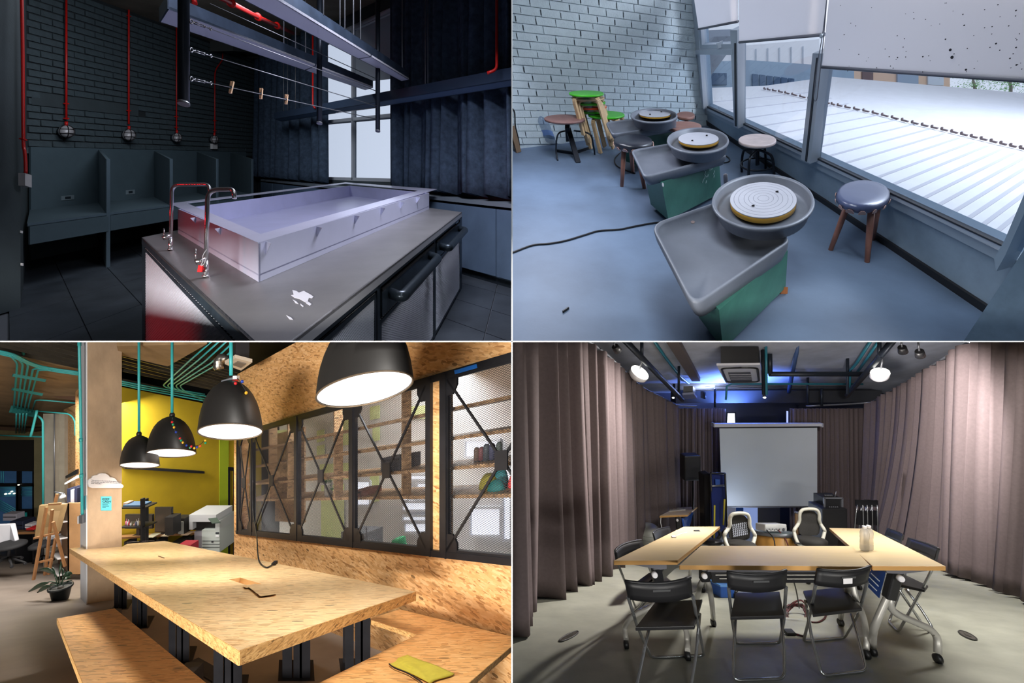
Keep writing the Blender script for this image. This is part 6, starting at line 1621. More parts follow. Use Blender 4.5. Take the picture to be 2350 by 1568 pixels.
m_cy = mat('cyan_reflected_pipe', (86, 190, 214), .4)  # reflections of pipes in the glass, modelled as cyan tubes
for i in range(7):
    mb = MB(); y = 1116.5 + i * 3.4 + 1; mb.tube([at(48.5 if i % 1 == 0 else 0, y + .5, WY - .03), at(74, y + .6, WY - .03)], .012, 5); build('pipe_reflection', mb, m_cy, wl_)
    mb = MB(); mb.tube([at(-10, y + 1.5, WY - .03), at(35, y + .5, WY - .03)], .012, 5); build('pipe_reflection', mb, m_cy, wl_)
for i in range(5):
    mb = MB(); mb.tube([at(-6, 1145 + i * 5.5, WY - .03), at(38, 1164 + i * 4.2 + 6, WY - .03)], .014, 5); build('pipe_reflection', mb, m_cy, wl_)
for x in (3, 8, 40.5): mb = MB(); mb.tube([at(x, 1082, WY - .03), at(x, 1108, WY - .03)], .014, 5); build('pipe_reflection', mb, m_cy, wl_)
mb = MB(); mb.slab([at(49, 1177, WY - .11), at(60, 1177, WY - .11), at(60, 1186, WY - .11), at(49, 1186, WY - .11)], V((0, .03, 0))); tag(build('door_notice', mb, mat('turquoise_notice', (44, 188, 186), .5)), 'turquoise notice on the black far door', 'notice')
for i, (x, y, r) in enumerate(((13, 1134, 3), (22, 1133, 2.6), (27, 1128.5, 2.6), (32.5, 1133, 2.6), (43, 1113, 2.4))):
    p = at(x, y, WY - .06); t = thing('far_lamp', 'small glowing lamp in the dark far window, ' + ('leftmost', 'second from left', 'highest of the cluster', 'right one of the cluster', 'topmost, above the door')[i], 'lamp', p, 'lamps in the far window'); build('bulb', MB().ball(p, V((r * .0135, 0, 0)), V((0, .03, 0)), V((0, 0, r * .009)), 8, 5), glow('warm_far_bulb_%d' % i, (250, 248, 230), 1.3), t)
# far columns, flake-board partition
for (x0, x1, y0, Y, c, lb) in ((78, 98, 1000, 12, (136, 128, 96), 'a'), (99, 124.5, 950, 9.6, (156, 150, 138), 'b'), (125.5, 148, 948, 9.7, (150, 142, 128), 'c')):
    a = at(x0, y0, Y); b = at(x1, y0, Y); yb_ = 1160 + 1350 / Y
    mb = MB(); mb.slab([a, b, at(x1, yb_, Y), at(x0, yb_, Y)], V((0, .5, -.18))); struct('column_far', mb, mat('far_column_' + lb, c, .8, var=.14, scale=3))
tag(build('cable_run', MB().tube([at(125, 950, 9.5), at(125, 1150, 9.5)], .012, 6), m_galv), 'thin grey cable run between the two far columns', 'cable')
mb = MB(); mb.slab([at(146, 940, 10.2), at(182, 925, 8.8), at(182, 1330, 8.8), at(146, 1292, 10.2)], V((.0, .1, 0))); put_uv(struct('wall_flake_board_far', mb, m_osb))
mb = MB(); mb.slab([at(173, 900, 8.5), at(182, 890, 8.4), at(182, 1320, 8.4), at(173, 1320, 8.5)], V((0, .08, 0))); put_uv(struct('trim_6', mb, m_osb))
t = thing('tube_light', 'bright white tube light on the far flake-board wall', 'light', at(160, 1103, 8.9))
q = [at(148, 1109, 9.4), at(176, 1092, 8.3), at(176, 1098, 8.3), at(148, 1112.5, 9.4)]; mb = MB(); mb.slab(q, V((0, .04, 0))); build('lit_tube', mb, glow('white_tube_glow', (246, 248, 240), 1.2), t)
mb = MB(); mb.slab([at(150, 1093, 9.4), at(175, 1078, 8.36), at(175, 1089, 8.36), at(150, 1099, 9.4)], V((0, .05, 0))); build('reflector', mb, m_ibl, t)
# wooden pigeonhole shelf
m_pine = mat('pale_plywood', (186, 142, 98), .55, var=.1, scale=8)
t = thing('pigeonhole_shelf', 'plywood pigeonhole shelf standing behind the easel', 'shelf', at(170, 1318, 8.0))
a0 = at(155, 1155, 7.9); a1 = at(187, 1155, 7.9)
mb = MB(); mb.slab([at(155, 1155, 7.9), at(190, 1155, 7.9), at(190, 1318, 7.9), at(155, 1318, 7.9)], V((0, .03, 0))); build('side_panel', mb, m_pine, t)
mb = MB(); mb.slab([at(155, 1155, 7.9), at(133, 1155, 9.2), at(133, 1293, 9.2), at(155, 1318, 7.9)], V((.03, 0, 0))); build('back_panel', mb, mat('shelf_inside', (120, 88, 58), .6), t)
for y0, y1 in ((1155, 1153.5), (1196, 1191), (1233, 1225), (1278, 1262), (1316, 1292)):
    mb = MB(); mb.slab([at(155, y0, 7.88), at(133, y1, 9.18), at(133, y1 + 2, 9.18), at(155, y0 + 2.5, 7.88)], V((-.1, -.08, 0))); build('shelf', mb, m_white, t)
for k, x in enumerate((148, 140.5)): mb = MB(); Yk = 8.3 + k * .45; mb.slab([at(x, 1158, Yk), at(x + 1.4, 1158, Yk), at(x + 1.4, 1306 - k * 7, Yk), at(x, 1306 - k * 7, Yk)], V((0, .03, 0))); build('divider', mb, m_pine, t)
block('file_box', 'dark blue storage file on top of the pigeonhole shelf, left', 154, 161, 7.95, 1.39, 1.65, (44, 50, 78), 'file', .2)
block('file_box', 'white and black patterned file on the pigeonhole shelf', 162, 170, 7.95, 1.39, 1.63, (196, 196, 206), 'file', .2)
block('file_box', 'dark navy storage file on top of the pigeonhole shelf, right', 171, 177, 7.95, 1.39, 1.66, (50, 54, 80), 'file', .2)
t = thing('desk_lamp', 'grey angled desk lamp on top of the pigeonhole shelf', 'lamp', at(150, 1154, 7.9)); build('arm', MB().tube([at(126, 1129.5, 7.8), at(146, 1133, 7.8)], .012, 6), m_galv, t); build('head', MB().lathe(at(144, 1141, 7.8), V((.05, .0, .01)), V((0, .05, 0)), UP, [(1, -.02), (.8, .02), (.3, .05)], 12), m_white, t); build('upright', MB().tube([at(147, 1133, 7.8), at(152, 1154, 7.85)], .01, 6), m_galv, t)
# easel
m_es = mat('easel_pine', (168, 120, 78), .6, var=.1, scale=12); m_esb = mat('drawing_board_back', (108, 84, 50), .7, var=.12, scale=5)
EYd = 7.1
t = thing('easel', 'wooden painter easel seen from behind with a brown drawing board', 'easel', at(95, 1330, EYd))
mb = MB(); mb.slab([at(90, 1161, EYd + .2), at(152, 1158, EYd + .25), at(135, 1222, EYd), at(79, 1235, EYd)], V((0, .03, .01))); build('drawing_board', mb, m_esb, t)
for q in (((107, 1164, 0), (77, 1331, -.1)), ((120, 1170, 0), (103, 1320, .2)), ((128, 1235, .02), (112, 1318, .25)), ((122, 1198, -.06), (149, 1300, .15)), ((131, 1134, .2), (126, 1158, .2))):
    mb = MB(); a, b = at(q[0][0], q[0][1], EYd - .05 + q[0][2]), at(q[1][0], q[1][1], EYd - .05 + q[1][2]); mb.bar(a, b, .03, .03, V((1, 0, 0))); build('leg', mb, m_es, t)
for q in (((88, 1291), (120, 1284)), ((78, 1236), (134, 1223)), ((112, 1158), (140, 1156))): mb = MB(); mb.bar(at(*q[0], EYd - .06), at(*q[1], EYd - .03), .03, .025, UP); build('cross_bar', mb, m_es, t)
# potted plant
pb = g(139, 1377); Yp = pb.y
t = thing('potted_plant', 'leafy green plant in a black plastic pot on the floor', 'plant', pb)
r = 17 * Yp / 1000
build('pot', MB().lathe(pb, V((r, 0, 0)), V((0, r, 0)), UP, [(.82, 0), (.84, .01), (1.1, .165), (1.26, .17), (1.28, .195), (1.1, .2), (1.05, .17)], 24), mat('black_plastic_pot', (32, 36, 36), .45), t)
build('soil', MB().lathe(pb + UP * .165, V((r, 0, 0)), V((0, r, 0)), UP, [(1.06, 0), (.2, .006)], 20), mat('dark_soil', (42, 34, 28), .9), t)
m_leaf2 = mat('deep_green_leaf', (36, 62, 44), .4, var=.25, scale=15)
leaves = [((135, 1340), (127, 1300), (91, 1308), 14), ((134, 1340), (110, 1325), (66, 1358), 9), ((133, 1345), (112, 1335), (86, 1360), 9), ((140, 1340), (150, 1310), (166, 1316), 13), ((138, 1338), (134, 1310), (141, 1289), 6), ((144, 1345), (155, 1330), (166, 1332), 5), ((131, 1342), (126, 1318), (120, 1300), 10), ((142, 1342), (146, 1318), (143, 1303), 11), ((137, 1342), (128, 1330), (112, 1348), 9), ((140, 1342), (152, 1322), (163, 1322), 8)]
for i, (s, m_, e, wd) in enumerate(leaves):
    A0, A1, A2 = at(*s, Yp), at(*m_, Yp - .1 + .03 * i), at(*e, Yp - .05 + .03 * i)
    st = [A0 * (1 - u_) ** 2 + A1 * 2 * u_ * (1 - u_) + A2 * u_ * u_ for u_ in [k / 10 for k in range(11)]]
    build('stem', MB().tube(st[:5], .006, 5), m_leaf2, t)
    rows = []
    for k in range(4, 11):
        q = (k - 4) / 6; w_ = wd * Yp / 1000 * .55 * math.sin(PI * min(1, q * .93 + .07)) ** .8
        d = (st[min(k + 1, 10)] - st[k - 1]).normalized(); sd = d.cross(V((0, 1, .3))).normalized()
        rows.append([st[k] - sd * w_ + V((0, 0, -.01)), st[k] + V((0, -.01, .006)), st[k] + sd * w_ + V((0, 0, -.01))])
    mb = MB(); mb.sheet(rows, V((0, .003, 0))); build('leaf', mb, m_leaf2, t)
# office chairs and desk in the left aisle
m_cw = mat('white_chair_shell', (196, 196, 204), .5); m_ck = mat('black_chair_fabric', (34, 34, 38), .8)
def aisle_chair(lb, shell, seat, hub, Y, feet):
    t = thing('office_chair', lb, 'chair', at(*hub, Y), 'office chairs in the left aisle')
    mb = MB(); mb.slab([at(x, y, Y + .1 * (i % 2)) for i, (x, y) in enumerate(shell)], V((.02, .06, 0))); build('backrest', mb, m_cw, t, bevel=.015)
    mb = MB(); mb.lathe(at(*seat[0], Y - .05), V((seat[1] * Y / 1000, 0, 0)), V((0, .22, 0)), UP, [(.7, -.04), (1, -.02), (1, .02), (.8, .045)], 24); build('seat', mb, m_ck, t)
    build('gas_column', MB().tube([at(seat[0][0], seat[0][1] + 4, Y), at(*hub, Y)], .022, 8), m_ck, t)
    for x, y in feet:
        build('base_spoke', MB().tube([at(*hub, Y), at(x, y, Y + (hub[1] - y) * .02)], [.022, .014], 7), m_ck, t)
        p = at(x, y + 3, Y + (hub[1] - y) * .02); build('castor', MB().lathe(p - V((.012, 0, 0)), V((0, .024, 0)), V((0, 0, .024)), V((1, 0, 0)), [(1, 0), (1, .024)], 10), m_ck, t)
    for s in ((-1, 1)): pass
    return t
aisle_chair('white-backed office chair at the far left edge', [(-16, 1205), (26, 1203), (34, 1242), (24, 1258), (-14, 1260)], ((22, 1252), 30), (20, 1280), 8.2, [(-4, 1290), (27, 1298), (58, 1291), (50, 1278), (0, 1277)])
aisle_chair('white-backed office chair partly hidden behind the easel', [(104, 1232), (134, 1226), (134, 1256), (112, 1256)], ((98, 1250), 20), (98, 1276), 8.6, [(84, 1290), (110, 1290), (122, 1282), (80, 1278)])
t = thing('aisle_desk', 'dark desk by the far windows with a red box on it', 'desk', at(55, 1260, 10.2)); mb = MB(); mb.slab([at(30, 1222, 9.8), at(80, 1221, 9.8), at(78, 1216, 10.6), at(34, 1216, 10.6)], UP * -.05); build('desk_top', mb, m_dsk, t)
for x in (34, 74): mb = MB(); mb.slab([at(x, 1224, 10), at(x + 4, 1224, 10), at(x + 4, 1160 + 1350 / 10, 10), at(x, 1160 + 1350 / 10, 10)], V((0, .4, -.15))); build('leg', mb, m_ibl, t)
def fblock(nm, lb, x0, y0, x1, y1, Y, c, cat, dep=.2):
    t = thing(nm, lb, cat, at(x0, y1, Y)); mb = MB(); mb.slab([at(x0, y0, Y), at(x1, y0, Y), at(x1, y1, Y), at(x0, y1, Y)], V((0, dep, 0))); build('body', mb, mat(nm + '_%d' % x0, c, .6), t, bevel=.012)
    mb = MB(); mb.slab([at(x0 + 1, y0 + (y1 - y0) * .4, Y - .006), at(x1 - 1, y0 + (y1 - y0) * .4, Y - .006), at(x1 - 1, y0 + (y1 - y0) * .5, Y - .006), at(x0 + 1, y0 + (y1 - y0) * .5, Y - .006)], V((0, .004, 0))); build('band', mb, m_ibl, t); return t
fblock('red_box', 'small red box on the aisle desk', 59, 1213.5, 76, 1218, 9.9, (216, 40, 44), 'box'); fblock('tissue_pile', 'white tissue pile on the aisle desk beside red box', 56, 1204, 72, 1213.5, 10.1, (214, 208, 214), 'tissues')
fblock('storage_crate', 'dark blue crate at the left edge by the window', 22, 1197, 52, 1218, 10.6, (40, 44, 66), 'crate', .3); fblock('bag_heap', 'pale bags heaped on the crate by the window', 6, 1180, 37, 1196, 11, (168, 164, 178), 'bags', .2)

# ================================================================ ROOM D (lower right): curtained meeting room with folding chairs
D = ROOM = Room(1112, 1.3); D.clip = [X1, Z1]
g = D.g; UP = D.u
KS = (1112 - 784) / 1000.0
def lift(x, y, h): return V((x, y, CZ - 1.3 - KS * y + h))
m_vin = mat('speckled_pale_vinyl', (158, 158, 144), .5, var=.16, scale=3.0, rgb2=None, bump=.04, bscale=120, detail=9)
m_drape = mat('mauve_brown_drape', (94, 83, 83), .85, var=.08, scale=30, spec=.2)
m_beech = mat('beech_laminate', (230, 204, 158), .35, var=.07, scale=5, stretch=(1, 8, 8))
m_bedge = mat('beech_edge_band', (182, 138, 80), .45)
m_bplas = mat('black_chair_plastic', (24, 24, 26), .45, spec=.35)
m_chrome = mat('chrome_tube', (176, 178, 180), .22, metal=.9)
m_tleg = mat('silver_table_leg', (166, 164, 158), .4, metal=.4)
m_black2 = mat('black_moulding', (26, 26, 28), .45)
m_blue = mat('blue_modesty_panel', (28, 72, 150), .45)
m_cblue = mat('blue_grey_concrete_soffit', (186, 190, 204), .9, var=.2, scale=1.6, bump=.15, bscale=14)
m_dkpipe = mat('dark_services_pipe', (36, 42, 52), .45, metal=.3)
m_tpipe = mat('teal_services_pipe', (44, 118, 136), .4)
mb = MB(); mb.slab([lift(-.0, 2.2, 0), lift(14, 2.2, 0), lift(16, 14, 0), lift(-.0, 14, 0)], UP * -.1); struct('floor_meeting', mb, m_vin)
HCE = 3.9
mb = MB(); mb.slab([lift(0, 5.5, HCE), lift(14, 5.5, HCE), lift(16, 13, HCE), lift(0, 13, HCE)], UP * .2); struct('ceiling_meeting', mb, m_cblue)
mb = MB(); mb.slab([lift(0, 12.4, -.1), lift(16, 12.4, -.1), lift(16, 12.4, 4), lift(0, 12.4, 4)], V((0, .2, -.05))); struct('wall_meeting_back', mb, mat('blue_black_wall', (40, 44, 62), .9))
mb = MB(); p, q = at(1545, 910, 11.2), at(2010, 908, 11.2); mb.bar(p, q, .3, .35, UP); struct('trim_7', mb, mat('dark_soffit_beam', (42, 44, 50), .8))
# soffit beams
for i, (x0, x1, x2, x3) in enumerate(((1540, 1560, 1612, 1600),)):
    mb = MB(); q = [g(1527, 770, 3.86), g(1556, 770, 3.86), g(1607, 866, 3.86), g(1588, 866, 3.86)]; mb.slab(q, UP * -.1); struct('trim_8', mb, mat('brown_soffit_strip', (98, 88, 86), .85))
# drapes
def fp(x, y): return g(x, y)
pl = [V((.03, 3.2, 0)), fp(1177, 1414), fp(1300, 1352), fp(1396, 1308), fp(1470, 1262), fp(1530, 1241), fp(1552, 1233)]
pl[0] = lift(-.02, 3.4, 0)
sh_l = lambda t, q: 0
c1_ = curtain(D, pl[::-1], lambda t: 3.22, lambda t: .02, 25, .2, 'drape', m_drape, seed=21, rows=16, wob=.5)
tag(c1_, 'mauve-brown pleated drape along the left side of the meeting room', 'curtain', 'room drapes')
pr_ = [fp(1985, 1236), fp(2010, 1241), fp(2068, 1264), fp(2171, 1306), fp(2260, 1344), fp(2352, 1378), fp(2500, 1440)]
c2_ = curtain(D, pr_, lambda t: 3.22, lambda t: .02, 26, .2, 'drape', m_drape, seed=33, rows=16, wob=.6, spread=lambda t, q: -.35 * q * q * math.exp(-((t - .35) / .18) ** 2))
tag(c2_, 'mauve-brown pleated drape along the right side, flaring at its hem', 'curtain', 'room drapes')
c3_ = curtain(D, [lift((1548 - CX) / 1000 * 10.9, 10.9, 0), lift((1662 - CX) / 1000 * 10.9, 10.9, 0)], lambda t: 3.2, lambda t: .02, 12, .09, 'drape', m_drape, seed=40, rows=8)
tag(c3_, 'dark pleated drape at the back, left of the projection screen', 'curtain', 'room drapes')
c4_ = curtain(D, [lift((1812 - CX) / 1000 * 10.9, 10.9, 0), lift((1996 - CX) / 1000 * 10.9, 10.9, 0)], lambda t: 3.2, lambda t: .02, 18, .09, 'drape', m_drape, seed=41, rows=8)
tag(c4_, 'dark pleated drape at the back, right of the projection screen', 'curtain', 'room drapes')
# curved drape rail
RP = [lift(p.x, p.y, 3.26) for p in pl[1:]] + [lift((1600 - CX) / 1000 * 10.8, 10.8, 3.24)]
t = thing('curtain_rail', 'slim curved curtain rail above the left drape', 'rail', RP[-1]); build('rail_tube', MB().tube(spline(RP, 4), .022, 6), m_galv, t)
RP2 = [lift((1850 - CX) / 1000 * 10.8, 10.8, 3.24)] + [lift(p.x, p.y, 3.26) for p in pr_[:-1]]
t = thing('curtain_rail', 'slim curved curtain rail above the right drape', 'rail', RP2[0]); build('rail_tube', MB().tube(spline(RP2, 4), .022, 6), m_galv, t)
# ceiling services
def pipe(pts, r, lb, m, cat='pipe', grp=None):
    t = thing('ceiling_pipe', lb, cat, at(*pts[-1]), grp); build('tube', MB().tube([at(*p) for p in pts], r, 7), m, t); return t
pipe([(1428, 775, 6.3), (1500, 850, 7.8), (1566, 918, 9.9)], .05, 'black lighting track along the left drape', m_dkpipe, 'track')
pipe([(2055, 775, 6.3), (2000, 842, 7.6), (1944, 908, 9.8)], .05, 'black lighting track along the right drape', m_dkpipe, 'track')
pipe([(1496, 775, 7.6), (1530, 825, 8.8), (1562, 866, 10.3), (1580, 880, 11)], .03, 'teal pipe running back under the left soffit', m_tpipe)
pipe([(2003, 775, 7.6), (1965, 835, 9), (1951, 850, 9.3), (1948, 900, 9.4)], .03, 'teal pipe bending down by the right track', m_tpipe)
pipe([(2022, 775, 7.4), (1985, 830, 8.6), (1962, 862, 9.6)], .026, 'second teal pipe beside the right track', m_tpipe)
pipe([(1834, 775, 7.9), (1822, 835, 9.3), (1810, 900, 11)], .045, 'blue-grey pipe running back across the right soffit', mat('blue_services_pipe', (74, 98, 146), .4))
pipe([(1766, 859, 8.6), (1984, 859, 8.6)], .05, 'black crosswise bar below the right soffit', m_dkpipe)
pipe([(1757.5, 775, 8.2), (1759, 906, 8.4)], .026, 'teal vertical drop pipe at the middle of the ceiling', m_tpipe)
pipe([(1750, 775, 8.4), (1753, 906, 8.5)], .034, 'black vertical drop pole at the middle of the ceiling', m_dkpipe)
pipe([(1766, 812, 8.6), (1767, 858, 8.6)], .05, 'short black drop pole holding the crosswise bar', m_dkpipe)
pipe([(1666, 918, 9.6), (1668, 886, 9.6), (1680, 881, 9.6), (1980, 882, 9.6)], .022, 'thin teal pipe crossing level below the air unit', m_tpipe)
for i, y in enumerate((888, 893)): pipe([(1640, y - 1, 11.5), (1960, y, 11.5)], .02, 'thin grey level pipe behind the air unit, ' + ('upper' if i == 0 else 'lower'), m_galv)
for x, y0, y1, Y, lb in ((1473, 770, 822, 7.2, 'left track hanger by the lit lamp'), (1558, 838, 905, 9.6, 'left track far hanger'), (1547, 881, 915, 10, 'short far left hanger'), (1641, 893, 935, 10.6, 'hanger left of the screen'), (1618, 901, 916, 11, 'small hanger before the pale back strip'), (1945, 822, 905, 9, 'right track tall hanger'), (1886, 891, 932, 10.6, 'hanger right of the screen'), (1854, 865, 930, 10.6, 'thin hanger above the screen right part'), (2018, 775, 822, 7, 'right track hanger by the lit lamp')):
    pipe([(x, y0, Y), (x, y1, Y)], .028, 'black ' + lb, m_dkpipe, 'hanger')
mb = MB(); mb.slab([at(1594, 894, 12.3), at(1850, 894, 12.3), at(1850, 908, 12.3), at(1594, 909, 12.3)], V((0, .05, 0))); struct('trim_9', mb, mat('pale_lavender_band', (176, 180, 214), .8))
# air unit
t = thing('ceiling_cassette', 'white square ceiling air unit with dark grille in the meeting room', 'air conditioner', g(1700, 860, 3.5))
cq = lambda pts, h: [g(x, y, h) for x, y in pts]
mb = MB(); mb.slab(cq([(1644.5, 839), (1744.5, 838), (1750, 879.5), (1666, 880)], 3.5), UP * .04); build('panel', mb, mat('white_unit_panel', (198, 198, 206), .5), t)
mb = MB(); mb.tube(fillet(cq([(1700, 843.5), (1738, 844), (1742, 876), (1668, 877), (1655, 845), (1700, 843.5)], 3.495), .14, 5), .022, 6); build('air_slot', mb, m_black2, t)
mb = MB(); mb.slab(cq([(1671, 855), (1722.5, 854), (1726, 875), (1678, 875.5)], 3.497), UP * -.01); gr = build('grille', mb, mat('unit_grille', (66, 66, 74), .6), t)
for y in (860, 865, 870):
    mb = MB(); mb.bar(g(1672 + (y - 855) * .3, y, 3.48), g(1723 + (y - 855) * .17, y, 3.48), .02, .01, UP); build('grille_slat', mb, mat('unit_slat_%d' % y, (120, 120, 128), .5), gr)
mb = MB(); mb.slab(cq([(1654, 836), (1741, 836), (1745, 868), (1668, 868)], 3.55), UP * .33); build('housing', mb, m_black2, t)
t = thing('ceiling_cassette', 'small dark ceiling unit at the far left end of the track', 'air conditioner', at(1580, 905, 10.5)); mb = MB(); mb.slab(cq([(1566, 907), (1592, 905), (1600, 915), (1570, 917)], 3.4), UP * .05); build('panel', mb, mat('grey_unit_panel', (120, 124, 150), .5), t); mb = MB(); mb.slab(cq([(1568, 906), (1590, 905), (1596, 912), (1571, 913)], 3.45), UP * .2); build('housing', mb, m_black2, t)
# track spotlights
m_hot = glow('lit_spot_face', (255, 252, 240), 6.0)
for nm, x, y, Y, ax, ay, lb in (('l', 1468.5, 855, 7.4, (20, 11), (6, -11), 'lit round track spotlight on the left track'), ('r', 2020, 855.5, 7.4, (20.5, -4.5), (2, -9), 'lit round track spotlight on the right track')):
    c = at(x, y, Y); k = Y / 1000; ex = V((ax[0] * k, 0, -ax[1] * k)); ey = V((ay[0] * k, .12, -ay[1] * k)); nn = ex.cross(ey).normalized(); nn = nn if nn.dot(ORG - c) > 0 else -nn
    t = thing('track_spotlight', lb, 'lamp', c, 'track spotlights')
    build('lit_face', MB().lathe(c, ex, ey, nn, [(.95, 0), (.95, .01)], 24), m_hot, t)
    build('can', MB().lathe(c - nn * .14, ex, ey, nn, [(.6, 0), (1.0, .06), (1.0, .135)], 24), m_white, t)
    build('yoke', MB().tube([c - nn * .08, at(x + 4, y - 22, Y), at(x + 5, y - 32, Y)], .016, 6), m_galv, t)
for x, y, Y, lb in ((1545, 913, 9.8, 'tiny lit spotlight at the far end of left track'), (1754.5, 912.5, 8.5, 'tiny lit spotlight at foot of the middle drop pole'), (1754.5, 862, 8.5, 'tiny lit spotlight halfway up the middle drop pole')):
    t = thing('track_spotlight', lb, 'lamp', at(x, y, Y)); p = at(x, y, Y); build('lit_face', MB().ball(p, V((.03, 0, 0)), V((0, .03, 0)), V((0, 0, .022)), 10, 6), glow('small_spot_%d' % x + str(int(y)), (250, 252, 255), 2.5), t); build('can', MB().lathe(p + V((0, .01, .01)), V((.03, 0, 0)), V((0, .03, 0)), UP, [(1, 0), (.8, .07)], 10), m_dkpipe, t)
for x, y, Y, lb in ((1411, 795, 6.2, 'black unlit track spotlight near the left drape top'), (2070, 797, 6.2, 'black unlit track spotlight at the right track start'), (2110, 806, 6.0, 'black unlit track spotlight by the right drape top')):
    p = at(x, y, Y); t = thing('track_spotlight', lb, 'lamp', p); build('can', MB().tube([p, p + V((.06, .05, -.07))], [.05, .06], 12), m_black2, t); build('yoke', MB().tube([p, p + V((-.02, 0, .14))], .012, 6), m_galv, t)
# lit opening with blue light above the screen
w30 = tag(bpy.data.objects.new('window_30', None), kind='structure'); COL.objects.link(w30); w30.location = at(1678, 960, 12.3); ROOTLOC[w30.name] = w30.location.copy()
mb = MB(); mb.slab([at(1669.5, 948, 12.2), at(1686.5, 948, 12.2), at(1687.5, 976, 12.2), at(1667.5, 976, 12.2)], V((0, .04, 0))); build('bright_pane', mb, glow('bright_daylight_slit', (232, 236, 255), 2.5), w30)
mb = MB()
for a, b in (((1668.5, 947.5), (1687.5, 947.5)), ((1668.5, 947.5), (1666.5, 977)), ((1687.5, 947.5), (1688.5, 977))): mb.bar(at(*a, 12.18), at(*b, 12.18), .03, .03, V((1, 0, 1)))
build('frame', mb, m_dkpipe, w30)
w31 = tag(bpy.data.objects.new('window_31', None), kind='structure'); COL.objects.link(w31); w31.location = at(1808, 960, 12.2); ROOTLOC[w31.name] = w31.location.copy()
mb = MB(); mb.slab([at(1806.8, 944, 12.2), at(1809, 944, 12.2), at(1809, 973, 12.2), at(1806.8, 973, 12.2)], V((0, .04, 0))); build('bright_pane', mb, glow('blue_daylight_slit', (170, 185, 255), 1.2), w31)
# projection screen
SY = 10.2
t = thing('projection_screen', 'large pale grey pull-down projection screen at the back', 'screen', at(1764, 1165, SY))
mb = MB(); mb.slab([at(1638, 973, SY), at(1889.5, 972, SY), at(1889.5, 979, SY), at(1638, 981, SY)], V((0, .12, 0))); build('case', mb, mat('screen_case', (186, 186, 192), .5), t, bevel=.01)
mb = MB(); mb.slab([at(1651, 981, SY + .05), at(1875.5, 979, SY + .05), at(1875.5, 1162.5, SY + .05), at(1657, 1163, SY + .05)], V((0, .004, 0))); build('screen_cloth', mb, mat('screen_cloth', (178, 184, 190), .85, var=.02, scale=2), t)
mb = MB(); mb.slab([at(1651, 979.5, SY + .044), at(1876, 978, SY + .044), at(1876, 982, SY + .044), at(1651, 983.5, SY + .044)], V((0, .004, 0))); build('black_border', mb, m_black2, t)
mb = MB(); mb.tube([at(1654, 1164, SY + .04), at(1880, 1163.5, SY + .04)], .018, 8); build('bottom_bar', mb, m_galv, t)
for x in (1639, 1888): mb = MB(); mb.slab([at(x - 1, 972, SY - .01), at(x + 2, 972, SY - .01), at(x + 2, 981, SY - .01), at(x - 1, 981, SY - .01)], V((0, .14, 0))); build('end_cap', mb, mat('case_end_%d' % x, (150, 150, 156), .5), t)
# daylit gap under the screen
w32 = tag(bpy.data.objects.new('window_32', None), kind='structure'); COL.objects.link(w32); w32.location = at(1700, 1190, 12); ROOTLOC[w32.name] = w32.location.copy()
mb = MB(); mb.slab([at(1660, 1150, 12.25), at(1790, 1150, 12.25), at(1790, 1216, 12.25), at(1660, 1216, 12.25)], V((0, .04, 0))); build('daylit_pane', mb, glow('daylit_glass_door', (150, 172, 226), .55), w32)
for x0, x1, c in ((1668, 1689, (226, 226, 236)), (1690, 1706, (48, 96, 176)), (1740, 1790, (112, 106, 96))):
    mb = MB(); mb.slab([at(x0, 1166, 12.2), at(x1, 1166, 12.2), at(x1, 1208, 12.2), at(x0, 1208, 12.2)], V((0, .03, 0))); build('door_panel', mb, mat('door_panel_%d' % x0, c, .6), w32)
# loudspeaker, blue board, far table, amplifier
t = thing('loudspeaker', 'black loudspeaker on a pole before the back-left drape', 'speaker', at(1590, 1240, 9.6))
mb = MB(); mb.slab([at(1571, 1047, 9.6), at(1609, 1046, 9.6), at(1609, 1104, 9.6), at(1571, 1105, 9.6)], V((0, .3, 0))); build('cabinet', mb, m_black2, t, bevel=.03)
mb = MB(); mb.slab([at(1574, 1051, 9.59), at(1606, 1050, 9.59), at(1606, 1100, 9.59), at(1574, 1101, 9.59)], V((0, .01, 0))); build('grille', mb, mat('speaker_grille', (38, 38, 42), .8), t)
build('pole', MB().tube([at(1590, 1104, 9.75), at(1591, 1246, 9.75)], .02, 8), m_black2, t)
for dx in (-.3, 0, .3): p = lift((1590 - CX) / 1000 * 9.75, 9.75, .35); build('leg', MB().tube([p, lift(p.x + dx, p.y - .12 + abs(dx) * .4, .0)], .014, 6), m_black2, t)
t = thing('display_board', 'dark blue upright display board with a small notice beside the screen', 'board', at(1645, 1235, 8.7))
mb = MB(); mb.slab([at(1631, 1087, 8.7), at(1663.5, 1088, 8.9), at(1668, 1205, 8.9), at(1637, 1246, 8.6)], V((0, .05, 0))); build('panel', mb, mat('navy_board', (34, 48, 110), .6), t)
for a, b in (((1631, 1086), (1636, 1248)), ((1664, 1087), (1668, 1210)), ((1631, 1086), (1664, 1087)), ((1633, 1116), (1664, 1114))): build('frame', MB().tube([at(*a, 8.66), at(*b, 8.8)], .02, 6), m_black2 if a[1] < 1110 else m_galv, t)
mb = MB(); mb.slab([at(1641, 1100, 8.7), at(1651.5, 1100.5, 8.76), at(1652, 1115, 8.76), at(1641.5, 1115, 8.7)], V((0, -.01, 0))); build('notice', mb, mat('blue_notice', (60, 96, 176), .5), t)
mb = MB(); mb.slab([at(1614, 1090, 8.9), at(1630, 1087, 8.8), at(1633, 1225, 8.8), at(1618, 1225, 8.9)], V((0, .25, 0))); tag(build('black_case', mb, m_black2, None, bevel=.02), 'tall black case standing left of the blue display board', 'case')
